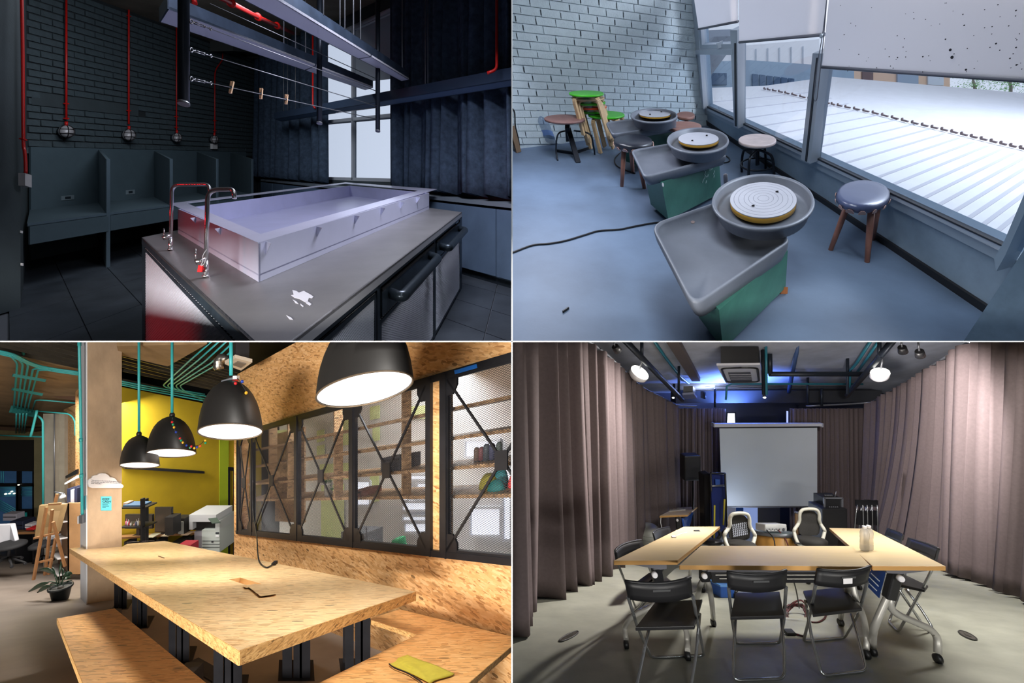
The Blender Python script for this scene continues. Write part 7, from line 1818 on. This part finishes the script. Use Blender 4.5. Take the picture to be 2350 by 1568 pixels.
tag(build('yellow_pole', MB().tube([at(1640, 1160, 8.4), at(1639, 1236, 8.4)], .018, 6), mat('yellow_pole_paint', (190, 176, 40), .5)), 'thin yellow pole leaning at the blue board, nearer one', 'pole'); tag(build('yellow_pole', MB().tube([at(1663, 1146, 8.6), at(1660, 1205, 8.6)], .018, 6), mat('yellow_pole_paint_b', (186, 170, 50), .5)), 'thin yellow pole at the right edge of the blue board', 'pole')
def tabletop(t, pts, h=.74, th=.03):
    top = [g(x, y, h) for x, y in pts]; mb = MB(); mb.prism([p - UP * th for p in top], top); build('tabletop', mb, m_beech, t)
    for a, b in zip(top, top[1:] + top[:1]):
        q = (b - a).cross(UP).normalized(); q = q if q.dot((a + b) / 2 - sum(top, V((0, 0, 0))) / len(top)) > 0 else -q
        mb = MB(); mb.slab([a - UP * th, b - UP * th, b - UP * .001, a - UP * .001], q * .003); build('edge_band', mb, m_bedge, t)
    return top
def castor(t, p, r=.032):
    build('castor', MB().lathe(p + UP * r - V((.018, 0, 0)), V((0, r, 0)), V((0, 0, r)), V((1, 0, 0)), [(.6, 0), (1, .004), (1, .032), (.6, .036)], 16), m_black2, t)
def wishbone(t, hub, fork, legs, r=.02):
    """folding-table end: black bracket from the hub, two silver legs, castors"""
    Yh = hub[2]; h0 = at(*hub); f0 = at(*fork)
    build('pivot_bracket', MB().bar(h0 + UP * .035, f0, .075, .06, V((1, 0, 0))), m_black2, t, bevel=.012)
    build('knob', MB().lathe(h0 - V((.03, .05, 0)), V((.022, 0, 0)), V((0, 0, .022)), V((0, -1, 0)), [(1, 0), (1, .02), (.8, .03)], 14), m_white, t)
    for pts in legs:
        P = [f0 + UP * .03] + [at(*p) for p in pts[:-1]]
        foot = g(pts[-1][0], pts[-1][1], .05); P.append(foot + UP * .02)
        build('leg', MB().tube(fillet(P, .12, 6), r, 10), m_tleg, t); castor(t, foot - UP * .05)
def stay(t, pts, m=None): build('under_arm', MB().slab([at(*p) for p in pts], V((0, .05, 0))), m or mat('grey_under_arm', (92, 92, 98), .5), t)
# left table
t = thing('folding_table', 'beech-topped folding table on the left side of the U', 'table', g(1500, 1480), 'beech meeting tables')
tabletop(t, [(1409.6, 1287), (1553.8, 1286.5), (1652, 1208.7), (1569, 1209.2)])
stay(t, [(1440, 1294, 3.22), (1530, 1294, 3.22), (1530, 1306, 3.22), (1516, 1308, 3.22), (1470, 1300, 3.22)])
wishbone(t, (1505, 1309, 3.25), (1517, 1375, 3.3), [[(1500, 1392, 3.3), (1448, 1415, 3.35), (1433, 1440, 3.55), (1437, 1474)], [(1540, 1400, 3.3), (1574, 1440, 3.3), (1577, 1470, 3.35), (1578, 1500)]])
wishbone(t, (1600, 1225, 5.2), (1602, 1262, 5.2), [[(1585, 1290, 5.2), (1582, 1348)], [(1612, 1290, 5.2), (1614, 1350)]], .018)
mb = MB(); mb.slab([g(1530, 1296, .68), g(1606, 1240, .68), g(1598, 1262, .36), g(1500, 1350, .36)], V((-.02, 0, 0))); build('modesty_panel', mb, mat('dark_slotted_panel', (44, 46, 52), .5), t)
# centre table
t = thing('folding_table', 'beech-topped folding table across the middle, facing the screen', 'table', g(1780, 1480), 'beech meeting tables')
tabletop(t, [(1560, 1297.5), (1997.6, 1300), (1954.5, 1253.5), (1609, 1253)])
mb = MB(); mb.slab([at(1630, 1312, 3.45), at(1965, 1312, 3.45), at(1965, 1339, 3.45), at(1636, 1339, 3.45)], V((0, .025, 0))); mp = build('modesty_panel', mb, m_black2, t, bevel=.006)
for x0, x1, y in ((1642, 1668, 1320), (1651, 1669, 1328.5), (1806, 1836, 1320), (1836, 1873, 1320), (1806, 1870, 1329)):
    mb = MB(); mb.bar(at(x0, y, 3.44), at(x1, y, 3.44), .006, .004, UP); build('slot', mb, mat('slot_light_%d' % (x0 + y), (186, 184, 176), .6), mp)
mb = MB(); mb.slab([at(1624, 1305, 3.3), at(1990, 1305, 3.3), at(1990, 1313, 3.3), at(1624, 1313, 3.3)], V((0, .06, 0))); build('under_beam', mb, mat('grey_under_beam', (72, 72, 78), .5), t)
wishbone(t, (1617, 1312, 3.4), (1617, 1332, 3.42), [[(1628, 1345, 3.42), (1634, 1385, 3.5), (1637, 1425)], [(1606, 1345, 3.42), (1600, 1372, 3.6), (1594, 1400)]])
wishbone(t, (1950, 1312, 3.3), (1955, 1335, 3.3), [[(1962, 1370, 3.25), (1984, 1420, 3.25), (1988, 1460, 3.3), (1988, 1497)], [(1948, 1350, 3.4), (1934, 1380, 3.7), (1929, 1424)]])
# right table
t = thing('folding_table', 'beech-topped folding table on the right side of the U, bottles on it', 'table', g(2080, 1490), 'beech meeting tables')
tabletop(t, [(2002.7, 1299), (2168.7, 1299.5), (1997.6, 1214), (1903, 1212)])
stay(t, [(2032, 1306, 3.05), (2130, 1306, 3.05), (2128, 1311, 3.05), (2070, 1318, 3.05), (2036, 1316, 3.05)])
wishbone(t, (2058, 1317, 3.08), (2040, 1374, 3.1), [[(2030, 1385, 3.1), (2006, 1440, 3.1), (2003, 1460, 3.2), (2003, 1490)], [(2044, 1398, 3.1), (2062, 1412, 3.1), (2134, 1443, 3.2), (2152, 1462, 3.2), (2152, 1506)]], .024)
wishbone(t, (1960, 1228, 5.2), (1958, 1262, 5.2), [[(1950, 1290, 5.2), (1948, 1345)], [(1970, 1290, 5.2), (1972, 1345)]], .018)
mb = MB(); mb.slab([at(1998, 1307, 3.35), at(2033, 1313, 3.15), at(2018, 1374, 3.2), at(1984, 1340, 3.4)], V((.02, .02, 0))); mp = build('modesty_panel', mb, m_blue, t)
for (a, b) in (((1999, 1316), (2018, 1334)), ((1994, 1324), (2016, 1346)), ((1990, 1335), (2012, 1356)), ((2033, 1322), (2022, 1360))):
    mb = MB(); mb.bar(at(*a, 3.2), at(*b, 3.12), .006, .004, UP); build('slot', mb, mat('blue_slot_%d' % a[1], (190, 196, 206), .6), mp)
# far small table with keyboard
t = thing('folding_table', 'small beech-topped table at the back left holding a keyboard', 'table', g(1560, 1275))
tabletop(t, [(1514, 1184.5), (1577.5, 1182), (1601, 1162.8), (1551, 1165)])
wishbone(t, (1555, 1191, 7.9), (1557, 1215, 7.9), [[(1550, 1225, 7.9), (1536, 1285)], [(1564, 1225, 7.9), (1578, 1285)]], .02)
mb = MB(); mb.slab([at(1564, 1190, 8.0), at(1588, 1176, 8.9), at(1580, 1208, 8.9), at(1568, 1212, 8.0)], V((.03, 0, 0))); build('modesty_panel', mb, m_blue, t)
t = thing('keyboard', 'pale computer keyboard on the small back-left table', 'keyboard', g(1553, 1174, .742)); q = [g(x, y, .744) for x, y in ((1535, 1175.5), (1573, 1171.5), (1572, 1169.5), (1537, 1173))]; mb = MB(); mb.slab(q, UP * .018); build('case', mb, mat('cream_keyboard', (206, 198, 178), .5), t)
for k in range(8): p = q[2].lerp(q[3], k / 8 + .06) + UP * .019; mb = MB(); mb.cbox(p, V((.016, 0, 0)), V((0, .03, 0)), UP * .004); build('key_row', mb, mat('key_grey_%d' % k, (140, 136, 126), .5), t)
tag(build('white_cord', MB().tube(spline([at(1517, 1186, 7.75), at(1516, 1200, 7.75), at(1518.5, 1212, 7.75), at(1518, 1235, 7.75)], 4), .008, 5), m_white), 'white cord hanging from the corner of the small back table', 'cord')
# amplifier with pale frame on a black cabinet, folded chairs
t = thing('amplifier', 'guitar-style amplifier with a pale frame on a black cabinet', 'amplifier', at(1912, 1168, 8.2))
for a, b in (((1891, 1143), (1933, 1143.5)), ((1891, 1167.5), (1933, 1168)), ((1891.5, 1143), (1891.5, 1167.5)), ((1932.5, 1143.5), (1932.5, 1168))): build('frame', MB().bar(at(*a, 8.2), at(*b, 8.2), .025, .03, UP if a[1] == b[1] or abs(a[0] - b[0]) > 5 else V((1, 0, 0))), m_galv, t)
mb = MB(); mb.slab([at(1892, 1144, 8.22), at(1932, 1144, 8.22), at(1932, 1167, 8.22), at(1892, 1167, 8.22)], V((0, .3, 0))); build('speaker_front', mb, m_black2, t)
for i in range(5): build('knob', MB().lathe(at(1903 + i * 4.5, 1163.5, 8.2), V((.012, 0, 0)), V((0, 0, .012)), V((0, -1, 0)), [(1, 0), (.8, .02)], 8), m_galv, t)
p0_ = at(1888, 1168.5, 8.1); fl_ = lift(p0_.x, 8.1, 0); mb = MB(); mb.box(fl_, V((.46, 0, 0)), V((0, .4, 0)), UP * (p0_.z - fl_.z)); tag(build('black_cabinet', mb, m_black2, None, bevel=.01), 'black cabinet under the amplifier at the back right', 'cabinet')
t = thing('mixer', 'small mixing console on top of the amplifier', 'mixer', at(1902, 1141, 8.2)); mb = MB(); mb.slab([at(1891, 1141, 8.2), at(1913, 1141.5, 8.2), at(1910, 1135.5, 8.4), at(1892, 1134, 8.4)], UP * .03); build('body', mb, m_black2, t); build('aerial', MB().tube([at(1916, 1141, 8.2), at(1919, 1128, 8.2)], .008, 5), m_galv, t)
for i in range(5): build('fader', MB().cbox(at(1894 + i * 3.6, 1137, 8.2), V((.009, 0, 0)), V((0, .008, 0)), V((0, 0, .008))), m_galv, t)
for i, (x, lb) in enumerate(((1973, 'leftmost'), (1983, 'second from the left'), (1994, 'third from the left'), (2006, 'rightmost'))):
    t = thing('folded_chair', 'black folded chair stacked upright at the back right, %s of four' % lb, 'chair', at(x, 1262, 8.0 + .05 * i), 'folded chairs at the back')
    Y = 7.95 + .06 * i
    mb = MB(); mb.slab([at(x - 8, 1148 + (i % 2) * 2, Y), at(x + 9, 1149, Y), at(x + 10, 1164, Y), at(x - 8, 1162, Y)], V((0, .03, 0))); build('backrest', mb, m_bplas, t)
    mb = MB(); mb.slab([at(x - 6, 1172, Y + .03), at(x + 8, 1173, Y + .03), at(x + 9, 1206, Y + .03), at(x - 6, 1205, Y + .03)], V((0, .025, 0))); build('seat', mb, m_bplas, t)
    for dx, e in ((-5, -12), (7, 3)): build('leg', MB().tube([at(x + dx, 1159, Y - .02), at(x + dx + e * .3, 1180, Y - .02), at(x + dx + e, 1112 + 1300 / Y, Y - .02)], .011, 6), m_chrome, t)
# exercise ball
p = at(1490, 1236, 8.4); r = .272
t = thing('exercise_ball', 'grey exercise ball on the floor by the left drape', 'ball', lift(p.x, p.y, 0)); c = lift(p.x, p.y, r); build('ball', MB().ball(c, V((r * .96, 0, 0)), V((0, r, 0)), V((0, 0, r)), 32, 20), mat('grey_ball_vinyl', (152, 152, 144), .4), t)
for z in (-.5, -.2, .15, .4): build('ball_ring', MB().tube([c + V((math.cos(a) * r * .965 * math.sqrt(1 - z * z), math.sin(a) * r * math.sqrt(1 - z * z), r * z)) for a in [2 * PI * k / 40 for k in range(40)]], .003, 4, closed=True), mat('ball_ring_%d' % int(z * 100), (120, 122, 116), .5), t)
# drum table with projector
pd = g(1778, 1221, .6); rx = 36.5 * pd.y / 1000
t = thing('drum_table', 'round drum side table with glass top between the office chairs', 'table', lift(pd.x, pd.y, 0))
ftd = lift(pd.x, pd.y, 0); kx, ky = V((rx, 0, 0)), V((0, rx * 1.4, -rx * 1.4 * KS))
build('drum', MB().lathe(ftd, kx * .97, ky * .97, UP, [(1, 0), (1, .555)], 36), mat('ochre_drum_wood', (168, 122, 56), .5, var=.12, scale=6), t)
build('rim', MB().lathe(ftd, kx, ky, UP, [(.99, .55), (1.02, .565), (1.02, .585), (1.0, .6)], 36), m_galv, t); build('glass_top', MB().lathe(ftd, kx * .97, ky * .97, UP, [(1, .598), (1, .606)], 36), mat('green_glass_top', (88, 104, 104), .12), t)
p = g(1781, 1222, .607); t = thing('projector', 'white projector on the round drum table', 'projector', p)
w_ = 25 * p.y / 1000; mb = MB(); mb.box(p + V((-w_, 0, .012)), V((2 * w_, 0, 0)), V((0, .26, -.085)), UP * .105); build('body', mb, mat('white_projector_case', (206, 206, 204), .4), t, bevel=.015)
mb = MB(); mb.box(p + V((-w_ * .96, -.004, .016)), V((1.92 * w_, 0, 0)), V((0, .004, 0)), UP * .055); build('port_panel', mb, mat('projector_ports', (176, 176, 176), .5), t)
for i in range(7): mb = MB(); mb.box(p + V((-w_ * .7 + i * w_ * .16, -.008, .042 - .012 * (i % 2))), V((w_ * .09, 0, 0)), V((0, .005, 0)), UP * .012); build('port', mb, m_black2, t)
build('lens_vent', MB().lathe(p + V((w_ * .66, -.005, .042)), V((.022, 0, 0)), V((0, 0, .022)), V((0, -1, 0)), [(1, 0), (.9, .003)], 16), m_galv, t)
for x0 in (-w_ * .88, w_ * .18): build('cord', MB().tube(spline([p + V((x0, -.01, .04)), p + V((x0 - .01, -.06, .03)), p + V((x0 - .02, -.22, -.02)), p + V((x0 + (.05 if x0 > 0 else -.03), -.26, -.3))], 4), .008, 6), m_black2 if x0 < 0 else mat('red_black_cord', (92, 34, 36), .6), t)
# office chairs at the head of the U
m_mesh2 = mat('charcoal_mesh_fabric', (52, 50, 48), .85, var=.15, scale=60); m_shell2 = mat('bone_white_frame', (198, 196, 184), .45)
def task_chair(lb, cx, top, hw, Y, open_mesh):
    X = lambda x: cx + x * hw / 33.0
    yy = lambda y: top + y * hw / 33.0
    t = thing('task_chair', lb, 'chair', lift(at(cx, 1200, Y).x, Y, 0), 'white framed office chairs')
    fr_ = [(-16, 0), (0, -2), (16, 0), (22, 6), (24, 16), (24, 26), (28, 36), (36, 48), (37, 56), (30, 78), (20, 88), (0, 90), (-20, 88), (-30, 78), (-37, 56), (-36, 48), (-28, 36), (-24, 26), (-24, 16), (-22, 6)]
    P = [at(X(x), yy(y), Y - (.16 if y > 60 else (.06 if y > 40 else .0))) for x, y in fr_]
    build('frame', MB().tube(spline(P + [P[0]], 3)[:-1], .022, 8, closed=True), m_shell2, t)
    bk2 = [(-13, 5), (0, 3.5), (13, 5), (19, 12), (20, 26), (26, 44), (24, 58), (18, 63), (0, 64), (-18, 63), (-24, 58), (-26, 44), (-20, 26), (-19, 12)]
    q = [at(X(x), yy(y), Y + .02) for x, y in bk2]; mb = MB(); mb.slab(q, V((0, .02, 0))); o = build('backrest', mb, m_mesh2, t)
    if open_mesh:
        m_gap = mat('pale_gap_light', (196, 200, 214), .6)  # pale blocks stand in for light showing through the slotted back
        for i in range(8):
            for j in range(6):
                x, y = -17 + i * 4.6 + j * .6, 28 + j * 5.2 - i * .9; p = at(X(x), yy(y), Y + .012); mb = MB(); mb.cbox(p, V((.006, 0, 0)), V((0, .003, 0)), V((.003, 0, .011))); build('gap_light', mb, m_gap, o)
    c = at(cx, yy(74), Y - .1); build('seat', MB().lathe(c, V((33 * hw / 33 * Y / 1000 * .92, 0, 0)), V((0, .26, -.07)), UP, [(.85, -.06), (1, -.03), (1, .01), (.9, .03), (.3, .045)], 28), m_mesh2, t)
    build('gas_column', MB().tube([c - UP * .05, lift(c.x, c.y, .07)], .026, 10), m_black2, t)
    for k in range(5):
        a = 2 * PI * k / 5 + .3; p = lift(c.x + .28 * math.cos(a), c.y + .28 * math.sin(a), .06); build('base_spoke', MB().tube([lift(c.x, c.y, .1), p], [.024, .015], 7), m_black2, t); castor(t, p - UP * .06, .028)
    return t
tk = task_chair('white framed office chair with see-through slotted back, left of the projector', 1697.5, 1180, 31, 5.3, True)
tk = task_chair('white framed office chair with solid mesh back, right of the projector', 1857.5, 1170, 31, 6.0, False)
p = at(1824, 1247, 5.8); build('lever', MB().tube([p, at(1858, 1249, 5.85)], .012, 6), m_black2, tk)

# folding chairs
def fchair(lb, back, seat, f1, f2, h=.44, label=None, grp='folding chairs at the tables', yb=None, sag=0):
    S_ = [g(x, y, h) for x, y in seat]  # far-left, far-right, near-right, near-left
    t = thing('folding_chair', lb, 'chair', lift(sum(p.x for p in S_) / 4, sum(p.y for p in S_) / 4, 0), grp)
    mb = MB(); c = sum(S_, V((0, 0, 0))) / 4
    rows = []
    for i in range(5):
        row = []
        for j in range(7):
            u_, v_ = j / 6, i / 4
            p = (S_[0] * (1 - u_) + S_[1] * u_) * (1 - v_) + (S_[3] * (1 - u_) + S_[2] * u_) * v_
            row.append(p - UP * .016 * (1 - (2 * u_ - 1) ** 2) * (1 - (2 * v_ - 1) ** 2))
        rows.append(row)
    mb.sheet(rows, UP * -.022); build('seat', mb, m_bplas, t, bevel=.004)
    Yb = yb or (S_[2].y + S_[3].y) / 2 - .03
    YL, YR = (Yb, Yb) if not isinstance(Yb, tuple) else Yb
    B_ = [at(back[0][0], back[0][1], YL), at(back[1][0], back[1][1], YR), at(back[2][0], back[2][1], YR), at(back[3][0], back[3][1], YL)]
    wd = (B_[1] - B_[0]); nn = wd.cross(UP).normalized(); nn = nn if nn.dot(c - B_[0]) < 0 else -nn
    rows = []
    for i in range(4):
        v_ = i / 3; row = []
        for j in range(11):
            u_ = j / 10; p = (B_[0] * (1 - u_) + B_[1] * u_) * (1 - v_) + (B_[3] * (1 - u_) + B_[2] * u_) * v_
            row.append(p + nn * .045 * (1 - (2 * u_ - 1) ** 2))
        rows.append(row)
    mb = MB(); mb.sheet(rows, nn * -.014); bk3 = build('backrest', mb, m_bplas, t)
    mb = MB(); mb.tube([p + UP * .003 - nn * .007 for p in rows[0]], .009, 7); build('top_edge', mb, m_bplas, bk3)
    m5 = rows[1][5]
    s_ = (rows[1][6] - rows[1][4]).normalized(); mb = MB(); mb.cbox(m5 + nn * .003, s_ * wd.length * .13, UP * .006, nn * .002); build('hand_slot', mb, m_chrome, bk3)
    if label: mb = MB(); q_ = rows[2][5] + nn * .004; mb.cbox(q_ + UP * .012, s_ * .03, UP * .018, nn * .001); build('sticker', mb, m_white, bk3)
    for (top_, mid_, bot_), Yt in ((f1[0], YL), (f1[1], YR)): pass
    def side(pts, Yt):
        out = []
        yf = g(pts[-1][0], pts[-1][1], .012)
        y0, y1 = pts[0][1], pts[-1][1]
        for x, y in pts: 
            k = (y - y0) / (y1 - y0); out.append(at(x, y, Yt + (yf.y - Yt) * k))
        return out
    a, b = side(f1[0], YL), side(f1[1], YR)
    build('rear_frame', MB().tube(fillet(a + b[::-1], .05, 6), .0105, 9), m_chrome, t)
    Yt1 = (S_[0].y * .6 + S_[3].y * .4); Yt2 = (S_[1].y * .6 + S_[2].y * .4)
    a, b = side(f2[0], Yt1), side(f2[1], Yt2)
    build('front_frame', MB().tube(fillet(a + b[::-1], .05, 6), .0105, 9), m_chrome, t)
    a, b = S_[0].lerp(S_[3], .45) - UP * .03, S_[1].lerp(S_[2], .45) - UP * .03; build('seat_rail', MB().tube([a, b], .009, 7), m_chrome, t)
    return t
fchair('black folding chair at front left, tilted towards its table', [(1434, 1336), (1586, 1328), (1590, 1370), (1442, 1376)], [(1504, 1381), (1612, 1376), (1594, 1437), (1458, 1440)], ([(1442, 1372), (1461, 1434), (1494, 1509)], [(1590, 1368), (1601, 1432), (1616, 1505)]), ([(1489, 1446), (1476, 1505), (1458, 1588)], [(1606, 1408), (1598, 1500), (1584, 1586)]))
fchair('black folding chair at the front middle, square to its table', [(1669, 1315), (1806, 1311), (1803, 1350), (1672, 1353)], [(1688, 1361), (1789, 1358), (1800, 1413), (1676, 1416)], ([(1672, 1350), (1680, 1425), (1689, 1478)], [(1804, 1348), (1799, 1425), (1789, 1476)]), ([(1688, 1418), (1684, 1500), (1683, 1562)], [(1793, 1416), (1800, 1500), (1800, 1558)]))
fchair('black folding chair at front right with a white sticker on its back', [(1876, 1309), (1999, 1302), (1991, 1337), (1870, 1344)], [(1843, 1356), (1935, 1348), (1978.5, 1396), (1866, 1410)], ([(1872, 1342), (1860, 1405), (1844, 1473)], [(1990, 1336), (1972, 1405), (1938, 1464)]), ([(1848, 1378), (1862, 1460), (1886, 1552)], [(1954, 1410), (1974, 1480), (1988, 1540)]), label=True)
GS = 'side chairs behind the tables'
fchair('black folding chair behind the left table, nearer one', [(1409, 1266), (1470, 1240), (1476, 1262), (1413, 1290)], [(1458, 1337), (1490, 1314), (1506, 1322), (1480, 1342)], ([(1416, 1288), (1432, 1330), (1462, 1402)], [(1474, 1264), (1496, 1320), (1524, 1376)]), ([(1500, 1340), (1470, 1390), (1444, 1412)], [(1514, 1330), (1490, 1370), (1476, 1388)]), yb=(3.5, 4.2), grp=GS)
fchair('black folding chair behind the left table with white label, farther one', [(1497, 1225), (1535, 1210.5), (1541, 1230), (1503, 1248)], [(1520, 1262), (1548, 1250), (1566, 1258), (1540, 1272)], ([(1502, 1245), (1510, 1270), (1524, 1312)], [(1540, 1230), (1550, 1262), (1562, 1300)]), ([(1530, 1266), (1518, 1290), (1504, 1310)], [(1556, 1256), (1548, 1276), (1540, 1296)]), yb=(5.0, 5.8), label=True, grp=GS)
fchair('black folding chair behind the right table, farther one with small label', [(2039, 1214.5), (2074, 1231.5), (2067, 1252), (2031, 1233)], [(2010, 1262), (2030, 1252), (2058, 1266), (2040, 1278)], ([(2033, 1230), (2026, 1262), (2012, 1300)], [(2068, 1250), (2060, 1280), (2048, 1318)]), ([(2020, 1262), (2030, 1285), (2044, 1306)], [(2046, 1270), (2060, 1292), (2074, 1318)]), yb=(5.6, 4.9), label=True, grp=GS)
fchair('black folding chair behind the right table, nearer one with large label', [(2087, 1237), (2157, 1262), (2150, 1290), (2080, 1258)], [(2056, 1340), (2072, 1317), (2130, 1344), (2122, 1354)], ([(2082, 1256), (2076, 1330), (2040, 1428)], [(2148, 1288), (2117, 1352), (2062, 1450)]), ([(2062, 1352), (2095, 1400), (2128, 1450)], [(2078, 1352), (2115, 1400), (2143, 1446)]), yb=(4.4, 3.5), label=True, grp=GS)
t = thing('folding_chair', 'black chair seat and arm peeping out right of the left table', 'chair', g(1640, 1330), GS)
build('seat', MB().lathe(at(1630, 1244, 5.6), V((.14, 0, 0)), V((0, .2, -.06)), UP, [(.8, -.03), (1, 0), (.9, .03)], 20), m_bplas, t); build('arm', MB().tube(spline([at(1640, 1216, 5.7), at(1650, 1220, 5.7), at(1652, 1230, 5.7), at(1644, 1240, 5.7)], 4), .022, 8), m_bplas, t)
build('gas_column', MB().tube([at(1630, 1248, 5.7), lift(at(1630, 1248, 5.7).x, 5.7, .02)], .03, 8), m_bplas, t)
t = thing('folding_chair', 'dark chair corner peeping out left of the right table', 'chair', g(1932, 1330), GS); mb = MB(); mb.slab([at(1929, 1241, 4.75), at(1946, 1253, 4.6), at(1948, 1262, 4.6), at(1924, 1262, 4.75)], V((0, .03, 0))); build('backrest', mb, m_bplas, t)
for x in (1928, 1944): build('leg', MB().tube([at(x, 1258, 4.72), lift(at(x, 1258, 4.72).x, 4.72, .005)], .011, 6), m_chrome, t)
# small things
t = thing('marker_cable', 'short white connector cable on the left table', 'cable', g(1560, 1228, .742)); build('flex', MB().tube(spline([g(1550, 1231, .746), g(1562, 1226, .746), g(1576, 1222.5, .746)], 4), .0035, 5), m_white, t); build('plug', MB().cbox(g(1546, 1232.5, .75), V((.02, 0, 0)), V((0, .02, 0)), UP * .007), m_white, t)
m_clear = mat('clear_bottle_plastic', (196, 194, 190), .12, spec=.7); 
for i, (x, y, lb) in enumerate(((1984, 1264, 'left of the pair'), (1993.5, 1262, 'right of the pair'))):
    p = g(x, y, .742); r = 9 * p.y / 1000
    t = thing('water_bottle', 'clear plastic water bottle on the right table, ' + lb, 'bottle', p, 'bottles on the right table'); hB = .196
    build('bottle_body', MB().lathe(p, V((r, 0, 0)), V((0, r, 0)), UP, [(.85, 0), (1, .012), (1, .05), (.93, .055), (1, .06), (.93, .1), (1, .105), (1, .15), (.8, .175), (.42, .19)], 18), clear_mat('bottle_plastic_%d' % i, (206, 204, 200), .5), t)
    build('water', MB().lathe(p + UP * .004, V((r * .9, 0, 0)), V((0, r * .9, 0)), UP, [(.85, 0), (1, .012), (1, .035)], 18), clear_mat('bottle_water_%d' % i, (232, 232, 230), .25), t)
    build('cap', MB().lathe(p + UP * .188, V((r * .5, 0, 0)), V((0, r * .5, 0)), UP, [(1, 0), (1, .018)], 14), m_white, t)
rk = random.Random(6)
cc = g(1828, 1414, .0); t = thing('extension_cord', 'coiled dark red patterned extension cord on floor under the middle table', 'cord', cc)
m_redc = mat('red_black_cable', (84, 18, 24), .6, rgb2=(26, 16, 18), scale=60, contrast=(.45, .55))
P = []
for k in range(170):
    a = k * .37; r = 1 + .12 * math.sin(k * .9) + .1 * rk.uniform(-1, 1); P.append(at(1828 + 27 * r * math.cos(a) * .92, 1410 + 22 * r * math.sin(a), cc.y - .1 * math.sin(a)) )
build('coil', MB().tube(P, .0085, 5), m_redc, t)
build('loop', MB().tube(spline([at(1808, 1395, 4.2), at(1822, 1383, 4.2), at(1838, 1378, 4.2), at(1850, 1388, 4.15)], 5), .0085, 5), m_redc, t); build('flex', MB().tube(spline([g(1796, 1446, .01), g(1812, 1452, .01), g(1830, 1457, .01), g(1848, 1462, .01)], 5), .0085, 6), m_redc, t); build('plug', MB().cbox(g(1812, 1452, .02), V((.035, 0, 0)), V((0, .03, 0)), UP * .014), m_black2, t)
t = thing('projector_cable', 'thin dark cable dropping behind the middle chairs to the coiled cord', 'cable', at(1833, 1396, 4.2)); build('flex', MB().tube(spline([at(1820, 1330, 4.0), at(1828, 1360, 4.1), at(1834, 1396, 4.2)], 4), .006, 5), m_black2, t); build('flex', MB().tube(spline([g(1862, 1428, .008), g(1878, 1428, .008), g(1892, 1420, .008), g(1897, 1408, .008)], 5), .008, 5), m_redc, t)
for x, y, e, lb in ((1306, 1461.5, (21.5, -9), 'round metal floor outlet cover left of the tables'), (2220, 1459.5, (21.5, 8), 'round metal floor outlet cover right of the tables')):
    c = g(x, y, .002); ex = g(x + e[0], y + e[1], .002) - c; ey = g(x + 4 * (1 if e[1] < 0 else -1), y - 7.5, .002) - c
    t = thing('floor_outlet', lb, 'outlet', c, 'floor outlets'); build('cover', MB().lathe(c, ex, ey, UP, [(1, 0), (1, .004), (.9, .006)], 28), mat('brushed_outlet_%d' % x, (104, 100, 92), .4, metal=.5), t)
    build('rim', MB().tube([c + UP * .005 + ex * math.cos(a) * .97 + ey * math.sin(a) * .97 for a in [2 * PI * k / 36 for k in range(36)]], .006, 5, closed=True), mat('outlet_rim_%d' % x, (60, 58, 54), .5), t)
    mb = MB(); mb.slab([c + UP * .006 + ex * a + ey * b for a, b in ((-.3, -.3), (.45, -.25), (.3, .35), (-.4, .3))], UP * .004); build('flap', mb, mat('outlet_flap_%d' % x, (74, 70, 64), .5), t)
t = thing('blue_crate', 'blue storage box on the floor seen under the middle table', 'box', g(1664, 1372)); a = g(1654, 1373, 0); mb = MB(); mb.box(a, V((.16, 0, 0)), V((0, .3, -.1)), UP * .13); build('body', mb, mat('blue_box_plastic', (40, 96, 190), .4), t, bevel=.01); mb = MB(); mb.box(a + UP * .13 - V((.008, .008, 0)), V((.176, 0, 0)), V((0, .31, -.1)), UP * .02); build('lid', mb, mat('pale_blue_lid', (96, 150, 220), .4), t)
t = thing('bin', 'dark wooden post stub behind the right office chair', 'post', at(1828, 1210, 8)); build('post_body', MB().tube([at(1828, 1177, 8), at(1828, 1258, 8)], .03, 10), mat('brown_post', (120, 92, 60), .6), t); build('post_cap', MB().tube([at(1828, 1175, 8), at(1828, 1178, 8)], .034, 10), m_galv, t)
ROOM = None
